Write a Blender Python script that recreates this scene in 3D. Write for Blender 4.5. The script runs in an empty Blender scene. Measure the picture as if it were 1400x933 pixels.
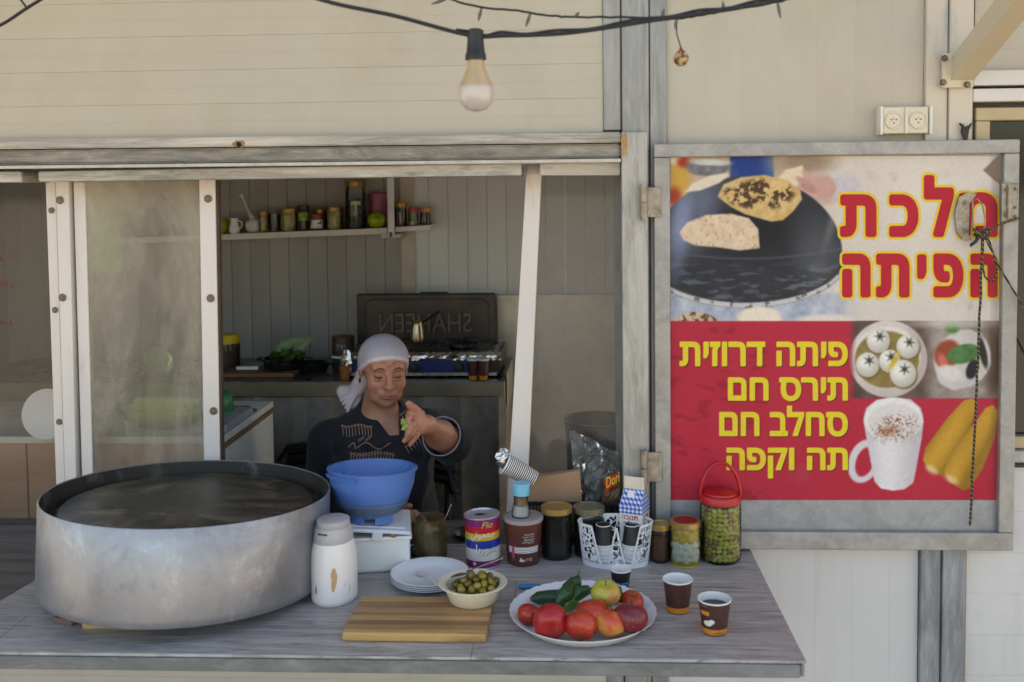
import bpy, bmesh, math, random, numpy as np
from mathutils import Vector, Matrix, Euler
R = math.radians
rnd = random.Random(7)
SC = bpy.context.scene
COL = SC.collection

# ------------------------------------------------------------------ camera
FPX = 1361.0                      # focal length in photo pixels (35 mm on 36 mm / 1400 px)
PPX, PPY = 715.0, 334.0
CAM = Vector((0.0, -2.45, 1.83))
YAW = math.atan(64/1361); PITCH = R(3.1); ROLL = 0.011
_F = Vector((-math.sin(YAW)*math.cos(PITCH), math.cos(YAW)*math.cos(PITCH), -math.sin(PITCH)))
_R0 = Vector((math.cos(YAW), math.sin(YAW), 0)); _U0 = _R0.cross(_F)
_R = _R0*math.cos(ROLL) - _U0*math.sin(ROLL); _U = _U0*math.cos(ROLL) + _R0*math.sin(ROLL)
cd = bpy.data.cameras.new('camera'); cam = bpy.data.objects.new('camera', cd); COL.objects.link(cam)
cam.matrix_world = Matrix(((_R.x, _U.x, -_F.x, CAM.x), (_R.y, _U.y, -_F.y, CAM.y), (_R.z, _U.z, -_F.z, CAM.z), (0, 0, 0, 1)))
cd.sensor_width = 36; cd.lens = 35; cd.shift_x = (700-PPX)/1400; cd.shift_y = (PPY-466.5)/1400
cd.clip_start = 0.05; cd.clip_end = 2000
cd.dof.use_dof = True; cd.dof.focus_distance = 2.62; cd.dof.aperture_fstop = 3.6
SC.camera = cam

# ------------------------------------------------------------------ world, sun, exposure
SUN_EL, SUN_AZ = R(36), R(20)     # sun stands behind the kiosk: the facade is in open shade
w = bpy.data.worlds.new('World'); SC.world = w; w.use_nodes = True
nt = w.node_tree; bg = nt.nodes['Background']
sky = nt.nodes.new('ShaderNodeTexSky'); sky.sky_type = 'NISHITA'; sky.sun_disc = False
sky.sun_elevation = SUN_EL; sky.sun_rotation = SUN_AZ; sky.dust_density = 3.0; sky.air_density = 1.0; sky.ozone_density = 0.6
mx = nt.nodes.new('ShaderNodeMix'); mx.data_type = 'RGBA'; mx.blend_type = 'MULTIPLY'; mx.inputs[0].default_value = 1; mx.inputs[7].default_value = (1.12, 1.0, 0.86, 1)   # hazy, slightly warm air
nt.links.new(sky.outputs[0], mx.inputs[6]); nt.links.new(mx.outputs[2], bg.inputs[0]); bg.inputs[1].default_value = 0.15
sl = bpy.data.lights.new('sun', 'SUN'); so = bpy.data.objects.new('sun', sl); COL.objects.link(so)
sl.energy = 4.0; sl.angle = R(0.5); sl.color = (1, 0.93, 0.82)
_sd = Vector((math.sin(SUN_AZ)*math.cos(SUN_EL), math.cos(SUN_AZ)*math.cos(SUN_EL), math.sin(SUN_EL)))
so.rotation_euler = (-_sd).to_track_quat('-Z', 'Y').to_euler()
vs = SC.view_settings; SC.display_settings.display_device = 'sRGB'
vs.view_transform = 'Standard'; vs.look = 'None'; vs.gamma = 1.0; vs.use_curve_mapping = False
vs.exposure = 1.7
SC.cycles.max_bounces = 10; SC.cycles.transmission_bounces = 8; SC.cycles.transparent_max_bounces = 16
SC.cycles.caustics_reflective = False; SC.cycles.caustics_refractive = False
SC.cycles.use_denoising = True; SC.cycles.sample_clamp_indirect = 4.0

# ------------------------------------------------------------------ pixel <-> place
def ray(px, py):
    return (_F*FPX + _R*(px-PPX) + _U*(PPY-py)).normalized()
def aY(px, py, Y):                # the point seen at (px, py) that lies on the plane y = Y
    d = ray(px, py); return CAM + d*((Y-CAM.y)/d.y)
def aZ(px, py, Z):
    d = ray(px, py); return CAM + d*((Z-CAM.z)/d.z)
def proj(P):
    d = Vector(P)-CAM; z = d.dot(_F); return PPX+FPX*d.dot(_R)/z, PPY-FPX*d.dot(_U)/z, z
def mpp(P):                       # metres per photo pixel at P
    return (Vector(P)-CAM).dot(_F)/FPX
ZC = aY(1027, 755, -0.047).z         # height of the serving counter
YF = aZ(1103, 904, ZC).y          # its front edge
def stand(xl, xr, yb, Z=None):    # something round standing on the counter: centre and radius
    Z = ZC if Z is None else Z
    p = aZ((xl+xr)/2, yb, Z); d = Vector((p.x-CAM.x, p.y-CAM.y, 0)).normalized(); r = 0.02
    for _ in range(6):
        c = p + d*r; r = (xr-xl)/2*mpp(c)
    return p + d*r, r
def hgt(P, py):                   # height above P of the point of its axis seen at py
    lo, hi = 0.0, 1.5
    for _ in range(40):
        m = (lo+hi)/2
        if proj((P.x, P.y, P.z+m))[1] > py: lo = m
        else: hi = m
    return lo

# ------------------------------------------------------------------ materials
def s2l(c):
    return tuple(((v/255)/12.92 if v/255 <= 0.04045 else ((v/255+0.055)/1.055)**2.4) for v in c)
class NT:
    def __init__(s, name):
        s.m = bpy.data.materials.new(name); s.m.use_nodes = True; s.t = s.m.node_tree
        s.b = s.t.nodes['Principled BSDF']; s.co = s.t.nodes.new('ShaderNodeTexCoord').outputs['Object']
        oi = s.t.nodes.new('ShaderNodeObjectInfo'); v = s.t.nodes.new('ShaderNodeVectorMath'); v.operation = 'ADD'
        sc = s.n('ShaderNodeVectorMath', operation='SCALE'); s.l(oi.outputs['Location'], sc.inputs[0]); sc.inputs['Scale'].default_value = 3.1
        s.l(s.co, v.inputs[0]); s.l(sc.outputs[0], v.inputs[1]); s.v = v.outputs[0]
    def n(s, t, **k):
        o = s.t.nodes.new(t)
        for a, b in k.items(): setattr(o, a, b)
        return o
    def l(s, a, b): s.t.links.new(a, b)
    def mapped(s, sc=(1, 1, 1), rot=(0, 0, 0)):
        m = s.n('ShaderNodeMapping'); s.l(s.v, m.inputs[0]); m.inputs['Scale'].default_value = sc; m.inputs['Rotation'].default_value = rot; return m.outputs[0]
    def noise(s, scale, stretch=(1, 1, 1), detail=4, rough=0.6, dist=0.0):
        o = s.n('ShaderNodeTexNoise'); s.l(s.mapped(stretch), o.inputs['Vector']); o.inputs['Scale'].default_value = scale
        o.inputs['Detail'].default_value = detail; o.inputs['Roughness'].default_value = rough; o.inputs['Distortion'].default_value = dist; return o.outputs['Fac']
    def ramp(s, fac, stops):
        o = s.n('ShaderNodeValToRGB'); s.l(fac, o.inputs[0]); e = o.color_ramp.elements
        while len(e) < len(stops): e.new(0.5)
        for i, (p, c) in enumerate(stops):
            e[i].position = p; e[i].color = (c, c, c, 1) if not isinstance(c, tuple) else (*c[:3], 1)
        return o.outputs[0]
    def mix(s, fac, a, b, mode='MIX'):
        o = s.n('ShaderNodeMix', data_type='RGBA', blend_type=mode)
        for v, i in ((fac, 0), (a, 6), (b, 7)):
            if hasattr(v, 'is_linked') or isinstance(v, bpy.types.NodeSocket): s.l(v, o.inputs[i])
            elif i == 0: o.inputs[0].default_value = v
            else: o.inputs[i].default_value = (*v[:3], 1)
        return o.outputs[2]
    def bump(s, h, strength, dist=0.002):
        o = s.n('ShaderNodeBump'); s.l(h, o.inputs['Height']); o.inputs['Strength'].default_value = strength; o.inputs['Distance'].default_value = dist
        s.l(o.outputs[0], s.b.inputs['Normal']); return o
    def out(s, col=None, rough=None, metal=None, **k):
        for v, nme in ((col, 'Base Color'), (rough, 'Roughness'), (metal, 'Metallic')):
            if v is None: continue
            if isinstance(v, bpy.types.NodeSocket): s.l(v, s.b.inputs[nme])
            else: s.b.inputs[nme].default_value = (*v[:3], 1) if nme == 'Base Color' else v
        for a, b in k.items(): s.b.inputs[a.replace('_', ' ')].default_value = b
        return s.m
MC = {}
def mat(name, c, rough=0.5, metal=0.0, var=0.12, vs=14, stretch=(1, 1, 1), bump=0.15, bs=160, c2=None, c2at=(0.5, 0.7), c2s=9, c2st=(1, 1, 1), spots=None, **k):
    """one procedural surface: colour c (sRGB 0-255) with mottling, an optional second colour in patches, specks and relief"""
    if name in MC: return MC[name]
    s = NT(name); c = s2l(c)
    n = s.noise(vs, stretch, 5)
    lo = tuple(v*(1-var) for v in c); hi = tuple(min(1, v*(1+var)) for v in c)
    col = s.ramp(n, [(0.3, lo), (0.7, hi)])
    if c2: col = s.mix(s.ramp(s.noise(c2s, c2st, 6, 0.65), [(c2at[0], 0.0), (c2at[1], 1.0)]), col, s2l(c2))
    if spots:
        v = s.noise(spots[1], (1, 1, 1), 3, 0.5); col = s.mix(s.ramp(v, [(spots[2], 0.0), (spots[2]+0.03, 1.0)]), col, s2l(spots[0]))
    rr = s.ramp(s.noise(vs*1.7, stretch, 3), [(0.3, max(0.02, rough*0.82)), (0.7, min(1, rough*1.18))])
    if bump: s.bump(s.noise(bs, stretch, 3), bump, 0.0008)
    MC[name] = s.out(col, rr, metal, **k); return MC[name]
def vcmat(name, rough=0.5, bump=0.1, bs=200, **k):
    if name in MC: return MC[name]
    s = NT(name); a = s.n('ShaderNodeVertexColor', layer_name='col')
    if bump: s.bump(s.noise(bs, (1, 1, 1), 3), bump, 0.0006)
    MC[name] = s.out(a.outputs[0], rough, 0, **k); return MC[name]
def glass(name, tint=(235, 240, 238), dirt=0.06, rough=0.02, dcol=(200, 195, 185), ds=9, thick=False):
    """thin clear pane or jar wall: mostly lets light through, reflects at grazing angles, carries some dirt or painted mist"""
    if name in MC: return MC[name]
    s = NT(name); tr = s.n('ShaderNodeBsdfTransparent'); gl = s.n('ShaderNodeBsdfGlossy'); fr = s.n('ShaderNodeFresnel'); fr.inputs[0].default_value = 1.45
    tr.inputs[0].default_value = (*s2l(tint), 1); gl.inputs['Roughness'].default_value = rough
    m1 = s.n('ShaderNodeMixShader'); s.l(fr.outputs[0], m1.inputs[0]); s.l(tr.outputs[0], m1.inputs[1]); s.l(gl.outputs[0], m1.inputs[2])
    s.b.inputs['Base Color'].default_value = (*s2l(dcol), 1); s.b.inputs['Roughness'].default_value = 0.7
    d = s.ramp(s.noise(ds, (1, 1, 0.45), 6, 0.7, 0.6), [(0.35, dirt*0.35), (0.75, dirt*1.8)])
    m2 = s.n('ShaderNodeMixShader'); s.l(d, m2.inputs[0]); s.l(m1.outputs[0], m2.inputs[1]); s.l(s.b.outputs[0], m2.inputs[2])
    s.l(m2.outputs[0], s.t.nodes['Material Output'].inputs[0]); MC[name] = s.m; return s.m

# ------------------------------------------------------------------ mesh building
class MB:
    def __init__(s): s.v = []; s.f = []; s.sm = []
    def add(s, vs, fs, smooth=False, mtx=None):
        o = len(s.v)
        s.v += [tuple(mtx @ Vector(p)) for p in vs] if mtx else [tuple(p) for p in vs]
        s.f += [tuple(i+o for i in f) for f in fs]; s.sm += [smooth]*len(fs); return s
    def box(s, a, b, ch=0.0, mtx=None):
        x0, x1 = sorted((a[0], b[0])); y0, y1 = sorted((a[1], b[1])); z0, z1 = sorted((a[2], b[2]))
        ch = min(ch, (x1-x0)*.45, (y1-y0)*.45, (z1-z0)*.45)
        if ch <= 0:
            v = [(x, y, z) for z in (z0, z1) for y in (y0, y1) for x in (x0, x1)]
            return s.add(v, [(0, 2, 3, 1), (4, 5, 7, 6), (0, 1, 5, 4), (2, 6, 7, 3), (0, 4, 6, 2), (1, 3, 7, 5)], False, mtx)
        bm = bmesh.new(); bmesh.ops.create_cube(bm, size=1)
        for q in bm.verts: q.co = Vector(((x0+x1)/2+q.co.x*(x1-x0), (y0+y1)/2+q.co.y*(y1-y0), (z0+z1)/2+q.co.z*(z1-z0)))
        bmesh.ops.bevel(bm, geom=bm.edges[:], offset=ch, segments=2 if ch > 0.002 else 1, affect='EDGES', profile=0.5)
        bm.verts.index_update(); v = [tuple(q.co) for q in bm.verts]; f = [tuple(q.index for q in g.verts) for g in bm.faces]; bm.free()
        return s.add(v, f, False, mtx)
    def lathe(s, prof, n=32, sx=1.0, sy=1.0, mtx=None, a0=0.0, a1=None, smooth=True, cap=False):
        """prof: list of (radius, z) from bottom to top; radius 0 closes it. A None breaks the line"""
        full = a1 is None; a1 = 2*math.pi if full else a1; m = n if full else n+1
        v = []; f = []; prev = None
        for q in prof:
            if q is None: prev = None; continue
            r, z = q; st = len(v)
            if r <= 1e-9: v.append((0, 0, z)); cur = (st, 1)
            else:
                v += [(r*sx*math.cos(a0+(a1-a0)*i/n), r*sy*math.sin(a0+(a1-a0)*i/n), z) for i in range(m)]; cur = (st, m)
            if prev:
                for i in range(n):
                    j = (i+1) % m
                    if prev[1] == 1 and cur[1] > 1: f.append((prev[0], cur[0]+j, cur[0]+i)[::-1])
                    elif cur[1] == 1 and prev[1] > 1: f.append((prev[0]+i, prev[0]+j, cur[0]))
                    elif cur[1] > 1: f.append((prev[0]+i, prev[0]+j, cur[0]+j, cur[0]+i))
            prev = cur
        return s.add(v, f, smooth, mtx)
    def tube(s, pts, r, n=10, caps=True, mtx=None, up=(0, 0, 1), flat=1.0):
        pts = [Vector(p) for p in pts]; rs = r if isinstance(r, (list, tuple)) else [r]*len(pts); v = []; f = []
        u = None
        for i, p in enumerate(pts):
            t = (pts[min(i+1, len(pts)-1)] - pts[max(i-1, 0)]).normalized()
            if u is None:
                u = Vector(up) if abs(t.dot(Vector(up))) < 0.95 else Vector((1, 0, 0))
            u = (u - t*u.dot(t)).normalized(); w_ = t.cross(u)
            for k in range(n):
                a = 2*math.pi*k/n; v.append(p + (u*math.cos(a)*flat + w_*math.sin(a))*rs[i])
        for i in range(len(pts)-1):
            for k in range(n):
                j = (k+1) % n; f.append((i*n+k, i*n+j, (i+1)*n+j, (i+1)*n+k))
        if caps: f.append(tuple(range(n))[::-1]); f.append(tuple((len(pts)-1)*n+k for k in range(n)))
        return s.add(v, f, True, mtx)
    def prism(s, poly, y0, y1, mtx=None):
        """poly: (x, z) outline, extruded from y0 to y1"""
        n = len(poly); v = [(x, y0, z) for x, z in poly]+[(x, y1, z) for x, z in poly]
        f = [tuple(range(n)), tuple(range(n, 2*n))[::-1]]+[(i, i+n, (i+1) % n+n, (i+1) % n) for i in range(n)]
        return s.add(v, f, False, mtx)
    def ball(s, c, r, n=16, m=10, mtx=None, jit=0.0, seed=0):
        rx, ry, rz = r if isinstance(r, tuple) else (r, r, r); q = random.Random(seed)
        pr = [(0, -1)]+[(math.sin(math.pi*i/m), -math.cos(math.pi*i/m)) for i in range(1, m)]+[(0, 1)]
        t = MB().lathe(pr, n); vv = [(c[0]+x*rx*(1+q.uniform(-jit, jit)), c[1]+y*ry*(1+q.uniform(-jit, jit)), c[2]+z*rz*(1+q.uniform(-jit, jit))) for x, y, z in t.v]
        return s.add(vv, t.f, True, mtx)
    def mesh(s, name):
        me = bpy.data.meshes.new(name); me.from_pydata(s.v, [], s.f); me.update(); me.polygons.foreach_set('use_smooth', s.sm)
        bm = bmesh.new(); bm.from_mesh(me); bmesh.ops.recalc_face_normals(bm, faces=bm.faces); bm.to_mesh(me); bm.free()
        if any(s.sm): me.set_sharp_from_angle(angle=R(42))
        return me
def link(name, me, m, parent=None, loc=None, rot=None):
    o = bpy.data.objects.new(name, me); COL.objects.link(o)
    if m and not me.materials: me.materials.append(m)
    if parent: o.parent = parent
    if loc is not None: o.location = loc
    if rot is not None: o.rotation_euler = rot
    return o
def part(name, mb, m, parent=None, loc=None, rot=None, label=None):
    o = link(name, mb.mesh(name), m, parent, loc, rot)
    if label: o['label'] = label
    return o
def thing(name, label, cat, loc=(0, 0, 0), rot=(0, 0, 0), group=None):
    o = bpy.data.objects.new(name, None); COL.objects.link(o); o.empty_display_size = 0.05
    o.location = loc; o.rotation_euler = rot if isinstance(rot, tuple) else (0, 0, rot); return tag(o, label, cat, group)
def tag(o, label, cat, group=None):
    o['label'] = label; o['category'] = cat
    if group: o['group'] = group
    return o
def single(name, mb, m, label, cat, loc=(0, 0, 0), rot=(0, 0, 0), group=None):
    return tag(part(name, mb, m, None, loc, rot), label, cat, group)
def dup(o, loc, rot=None, label=None, parent=None):
    c = o.copy(); COL.objects.link(c); c.location = loc
    if parent: c.parent = parent
    if rot is not None: c.rotation_euler = rot
    if label: c['label'] = label
    for ch in [q for q in o.children]:
        dup(ch, ch.location, None, None, c)
    return c
def structure(o): o['kind'] = 'structure'; return o

def textmesh(name, s, offset=0.0, extrude=0.0, shear=0.0, outline=False):
    cu = bpy.data.curves.new(name, 'FONT'); cu.body = s; cu.size = 1; cu.offset = offset; cu.extrude = extrude; cu.resolution_u = 5; cu.shear = shear; cu.fill_mode = 'NONE' if outline else 'BOTH'
    ob = bpy.data.objects.new('tmp', cu); COL.objects.link(ob); dg = bpy.context.evaluated_depsgraph_get(); dg.update()
    me = bpy.data.meshes.new_from_object(ob.evaluated_get(dg)); bpy.data.objects.remove(ob); me.name = name; me.materials.clear(); return me
def textfit(name, s, q, m, parent, offset=0.0, pad=0.0, mapper=None, mirror=False, lift=0.0, shear=0.0):
    """print s in the box q = (x0, x1, z0, z1); mapper takes (x, z, lift) to a place on the surface it is printed on"""
    me = textmesh(name, s, offset, 0, shear); n = len(me.vertices); a = np.empty(n*3); me.vertices.foreach_get('co', a); a = a.reshape(-1, 3)
    lo = a.min(0); hi = a.max(0); u = (a[:, 0]-lo[0])/max(1e-6, hi[0]-lo[0]); v = (a[:, 1]-lo[1])/max(1e-6, hi[1]-lo[1])
    if mirror: u = 1-u
    x = q[0]-pad+u*(q[1]-q[0]+2*pad); z = q[2]-pad+v*(q[3]-q[2]+2*pad)
    mapper = mapper or (lambda x, z, l: (x, -l, z))
    me.vertices.foreach_set('co', np.array([mapper(x[i], z[i], lift) for i in range(n)]).ravel()); me.update()
    return link(name, me, m, parent)
def cyl_map(r, taper=0.0, a0=0.0):         # wraps print round a can: x is arc length, centred on angle a0 (0 faces the camera, -y)
    def f(x, z, l):
        rr = r+taper*z; a = x/r+a0; return ((rr+l)*math.sin(a), -(rr+l)*math.cos(a), z)
    return f
def band(mb, r0, r1, z0, z1, a0, a1, n=12):      # patch on a can wall, angles measured from -y
    v = []; f = []
    for i in range(n+1):
        a = a0+(a1-a0)*i/n
        v += [(r0*math.sin(a), -r0*math.cos(a), z0), (r1*math.sin(a), -r1*math.cos(a), z1)]
    for i in range(n): f.append((2*i, 2*i+2, 2*i+3, 2*i+1))
    return mb.add(v, f, True)

# ------------------------------------------------------------------ painting with numpy (flat print on the banner, skin tones)
def vnoise(x, y, sc, seed=0, oct=4):
    r = np.random.RandomState(seed); t = 0; amp = 1; tot = 0
    for o in range(oct):
        g = r.rand(128, 128); X = x/sc*(2**o); Y = y/sc*(2**o); xi = np.floor(X).astype(int); yi = np.floor(Y).astype(int)
        fx = X-xi; fy = Y-yi; fx = fx*fx*(3-2*fx); fy = fy*fy*(3-2*fy)
        G = lambda a, b: g[a % 128, b % 128]
        t = t+amp*((G(xi, yi)*(1-fx)+G(xi+1, yi)*fx)*(1-fy)+(G(xi, yi+1)*(1-fx)+G(xi+1, yi+1)*fx)*fy); tot += amp; amp *= 0.55
    return t/tot
def sstep(a, b, x):
    t = np.clip((x-a)/(b-a), 0, 1); return t*t*(3-2*t)
# ------------------------------------------------------------------ materials of the setting
BEIGE = mat('beige_panel_paint', (184, 176, 158), 0.45, 0, 0.04, 3, (1, 1, 0.3), 0.05, 60, (168, 156, 130), (0.5, 0.85), 2.2, (1, 1, 0.5), ((120, 100, 80), 55, 0.76))
WHITEP = mat('white_panel_paint', (206, 203, 200), 0.45, 0, 0.03, 3, (1, 1, 0.25), 0.05, 60, (186, 184, 174), (0.5, 0.85), 3, (3, 1, 0.3), ((70, 60, 55), 60, 0.775))
SPECK = mat('speckled_lower_panel_paint', (196, 189, 178), 0.5, 0, 0.04, 3, (1, 1, 0.3), 0.05, 60, (176, 166, 146), (0.5, 0.85), 4, (1, 1, 0.5), ((60, 40, 30), 42, 0.745))
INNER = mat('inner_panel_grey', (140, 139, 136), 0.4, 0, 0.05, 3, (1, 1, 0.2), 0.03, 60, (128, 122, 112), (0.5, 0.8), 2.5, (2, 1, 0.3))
def galv(name, c=(184, 178, 168), c2=(212, 205, 194), c3=(132, 128, 120), rough=0.5, metal=0.35, st=(1, 1, 1), sc=12, rust=0.0):
    if name in MC: return MC[name]
    s = NT(name); n = s.noise(sc, st, 8, 0.72, 0.8); n2 = s.noise(sc*3.3, st, 6, 0.7)
    col = s.ramp(n, [(0.25, s2l(c3)), (0.5, s2l(c)), (0.75, s2l(c2))])
    col = s.mix(s.ramp(n2, [(0.52, 0.0), (0.7, 0.55)]), col, s2l(c2)); col = s.mix(s.ramp(s.noise(sc*0.7, (st[0]*1.3, 1, st[2]*0.8), 7, 0.75), [(0.56, 0.0), (0.72, 0.6)]), col, s2l(c3))
    if rust: col = s.mix(s.ramp(s.noise(7, (1, 1, 1), 6, 0.7), [(0.66-rust, 0.0), (0.72, 0.8)]), col, s2l((140, 92, 50)))
    s.bump(n2, 0.25, 0.0008)
    MC[name] = s.out(col, s.ramp(n, [(0.2, rough*0.75), (0.8, min(1, rough*1.3))]), metal); return MC[name]
GALV_H = galv('galvanised_weathered_beam', (168, 161, 149), (218, 209, 197), (70, 66, 58), st=(0.25, 1, 2.4), sc=11, rust=0.03)
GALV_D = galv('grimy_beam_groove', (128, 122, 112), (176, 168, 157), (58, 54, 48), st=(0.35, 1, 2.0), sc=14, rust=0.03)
GALV_V = galv('galvanised_post', (150, 149, 146), (178, 175, 170), (118, 117, 114), st=(2.2, 1, 0.25), sc=13, rust=0.0)
GALV = galv('galvanised_sheet', (160, 160, 158), (186, 186, 184), (128, 128, 126), 0.45, 0.35)
WHITEB = mat('white_sash_bar_paint', (222, 214, 206), 0.5, 0, 0.04, 8, (1, 1, 0.3), 0.1, 90, (180, 166, 148), (0.62, 0.8), 6, (3, 1, 0.6), ((110, 90, 70), 60, 0.75))
DARKGAP = mat('dark_joint_sealant', (60, 48, 38), 0.8)
RUSTY = mat('rusty_screw_steel', (120, 106, 92), 0.45, 0.6, 0.3, 200)
BLACK = mat('black_plastic', (28, 28, 30), 0.4, 0, 0.2, 40)
CREAMBAR = mat('cream_painted_steel', (206, 194, 168), 0.45, 0, 0.05, 5, (1, 1, 1), 0.08, 80, (170, 140, 100), (0.66, 0.78), 9)

# ------------------------------------------------------------------ ground
s = NT('paving_concrete'); n1 = s.noise(0.7, (1, 1, 1), 8); n2 = s.noise(30, (1, 1, 1), 6, 0.7)
GROUNDM = s.out(s.mix(s.ramp(n2, [(0.4, 0.0), (0.7, 0.5)]), s.ramp(n1, [(0.3, s2l((168, 156, 138))), (0.7, s2l((190, 178, 158)))]), s2l((140, 130, 115))), 0.9); s.bump(n2, 0.4, 0.004)
structure(part('ground', MB().add([(-300, -300, 0), (300, -300, 0), (300, 300, 0), (-300, 300, 0)], [(0, 1, 2, 3)]), GROUNDM))

# ------------------------------------------------------------------ the kiosk building
K = thing('kiosk_building', 'beige metal panelled food kiosk with a long serving window and grey steel frame', 'kiosk')
_meshes = {}
def strips_h(x0, x1, z0, z1, pitch, y, m, name='wall_panel', ch=0.0005, depth=0.05, rib=True):
    z = z0
    while z < z1-0.004:
        h = min(pitch, z1-z); k = (round(x0, 3), round(x1, 3), round(h, 4), y, m.name)
        if k not in _meshes:
            b = MB().box((x0, y, 0.0001), (x1, y+depth, h-0.0001), ch)
            if rib: b.box((x0+.001, y-0.0005, h*.5-0.003), (x1-.001, y+0.01, h*.5+0.003), 0.0005)
            _meshes[k] = b.mesh(name)
        link(name, _meshes[k], m, K, (0, 0, z)); z += pitch
def strips_v(x0, x1, z0, z1, pitch, y, m, name='wall_panel', ch=0.0012, depth=0.05, gap=0.0002):
    x = x0
    while x < x1-0.004:
        wd = min(pitch, x1-x); k = ('v', round(z0, 3), round(z1, 3), round(wd, 4), y, m.name)
        if k not in _meshes: _meshes[k] = MB().box((gap, y, z0), (wd-gap, y+depth, z1), ch).mesh(name)
        link(name, _meshes[k], m, K, (x, 0, 0)); x += pitch
X = lambda px, py, Y=0.0: aY(px, py, Y).x
Z = lambda px, py, Y=0.0: aY(px, py, Y).z
XL = -3.2
zt = Z(400, 187)                                              # lower edge of the fascia panels
xa, xb, xc_, xd = X(824, 60), X(849, 60), X(887, 60), X(911, 60)
strips_h(XL, xa, zt, 3.05, 0.0837, 0.0, BEIGE)
xe = X(1260.5, 400); xf = X(1290, 400); xg = X(1322, 400)
strips_v(xd+.001, xe-.001, Z(1100, 200)+.0, 3.05, 0.0905, 0.004, BEIGE, ch=0.00014, gap=0.00002)
strips_v(xd+.001, xe-.001, 0.0, Z(1100, 200)-.001, 0.0905, 0.004, WHITEP, ch=0.0003, gap=0.00005)
strips_h(xg+.001, 3.2, 0.0, Z(1360, 640), 0.103, 0.004, WHITEP, rib=True)
strips_h(xg+.012, 3.2, Z(1360, 97)+.001, 3.05, 0.103, 0.004, BEIGE)
# behind and under the window
strips_h(XL, xa, 0.0, ZC-0.03, 0.0985, 0.0, SPECK)
# column of three members left of the poster
for a, b, yy, m in ((xa+.0005, xb-.0012, -0.006, GALV_V), (xb+.0012, xc_-.0012, -0.014, GALV_V), (xc_+.0012, xd, -0.009, GALV_V)):
    if a < xa+.01:
        part('steel_post', MB().box((a, yy, zt+.004), (b, 0.05, 3.05), 0.002), m, K); part('steel_post', MB().box((a, yy, 0.0), (b, 0.05, ZC-.035), 0.002), m, K)
    else: part('steel_post', MB().box((a, yy, 0.0), (b, 0.06, 3.05), 0.002), m, K)
part('joint_seal', MB().box((xb-.0013, -0.004, zt), (xb+.0013, 0.05, 3.05)).box((xc_-.0013, -0.004, 0), (xc_+.0013, 0.05, 3.05)), DARKGAP, K)
# column right of the poster
PAINTPOST = mat('chalky_painted_post', (200, 190, 172), 0.5, 0, 0.04, 4, (2, 1, 0.3), 0.08, 80, (150, 158, 168), (0.56, 0.74), 5, (2.5, 1, 0.5))
zs = Z(1290, 600)
part('steel_post', MB().box((xe, -0.012, zs), (xf-.001, 0.06, 3.05), 0.0015), PAINTPOST, K)
part('steel_post', MB().box((xf+.001, -0.02, zs), (xg, 0.06, 3.05), 0.0015), PAINTPOST, K)
GREYP = galv('flaking_grey_post', (132, 136, 138), (176, 176, 180), (104, 108, 112), 0.5, 0.25, (2.5, 1, 0.35), 9)
part('steel_post', MB().box((X(1256, 860), -0.012, 0.0), (xf-.003, 0.06, zs-.001), 0.0015), GREYP, K)
part('steel_post', MB().box((xf-.001, -0.02, 0.0), (X(1315, 860), 0.06, zs-.001), 0.0015), GREYP, K)
part('joint_seal', MB().box((xf-.0012, -0.006, zs), (xf+.0012, 0.05, 3.05)).box((X(1315, 860), -0.01, 0), (X(1318, 860), 0.05, zs)), mat('tan_sealant', (150, 128, 100), 0.7), K)
# two painted rails and the small window upper right
zr = [Z(1360, y) for y in (97, 118, 121, 140)]
part('rail', MB().box((xg+.001, -0.02, zr[1]), (3.2, 0.05, zr[0]), 0.003), mat('pale_rail_paint', (206, 202, 194), 0.45, 0, 0.05, 6, (0.4, 1, 2), 0.1, 80, (150, 130, 104), (0.66, 0.8), 8), K)
part('rail', MB().box((xg+.001, -0.02, zr[3]), (3.2, 0.05, zr[2]-.002), 0.003), MC['pale_rail_paint'], K)
BRONZE = mat('tan_window_aluminium', (176, 158, 122), 0.4, 0.2, 0.06)
wz0, wz1, wx0 = Z(1360, 612), Z(1360, 146), X(1331, 200)
win = part('window', MB().box((wx0, -0.012, wz1-.034), (3.0, 0.03, wz1-.003), .002).box((wx0, -0.012, wz0), (wx0+.034, 0.03, wz1-.0345), .002).box((wx0+.035, -0.012, wz0), (3.0, 0.03, wz0+.03), .002), BRONZE, K)
part('pane', MB().box((wx0+.035, 0.012, wz0+.031), (3.0, 0.018, wz1-.035)), mat('dark_window_glass', (34, 34, 30), 0.08, 0, 0.1, 3, bump=0), win)
part('sill', MB().box((wx0-.01, -0.03, wz0-.03), (3.0, 0.04, wz0-.001), .003), GALV, win)
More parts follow.
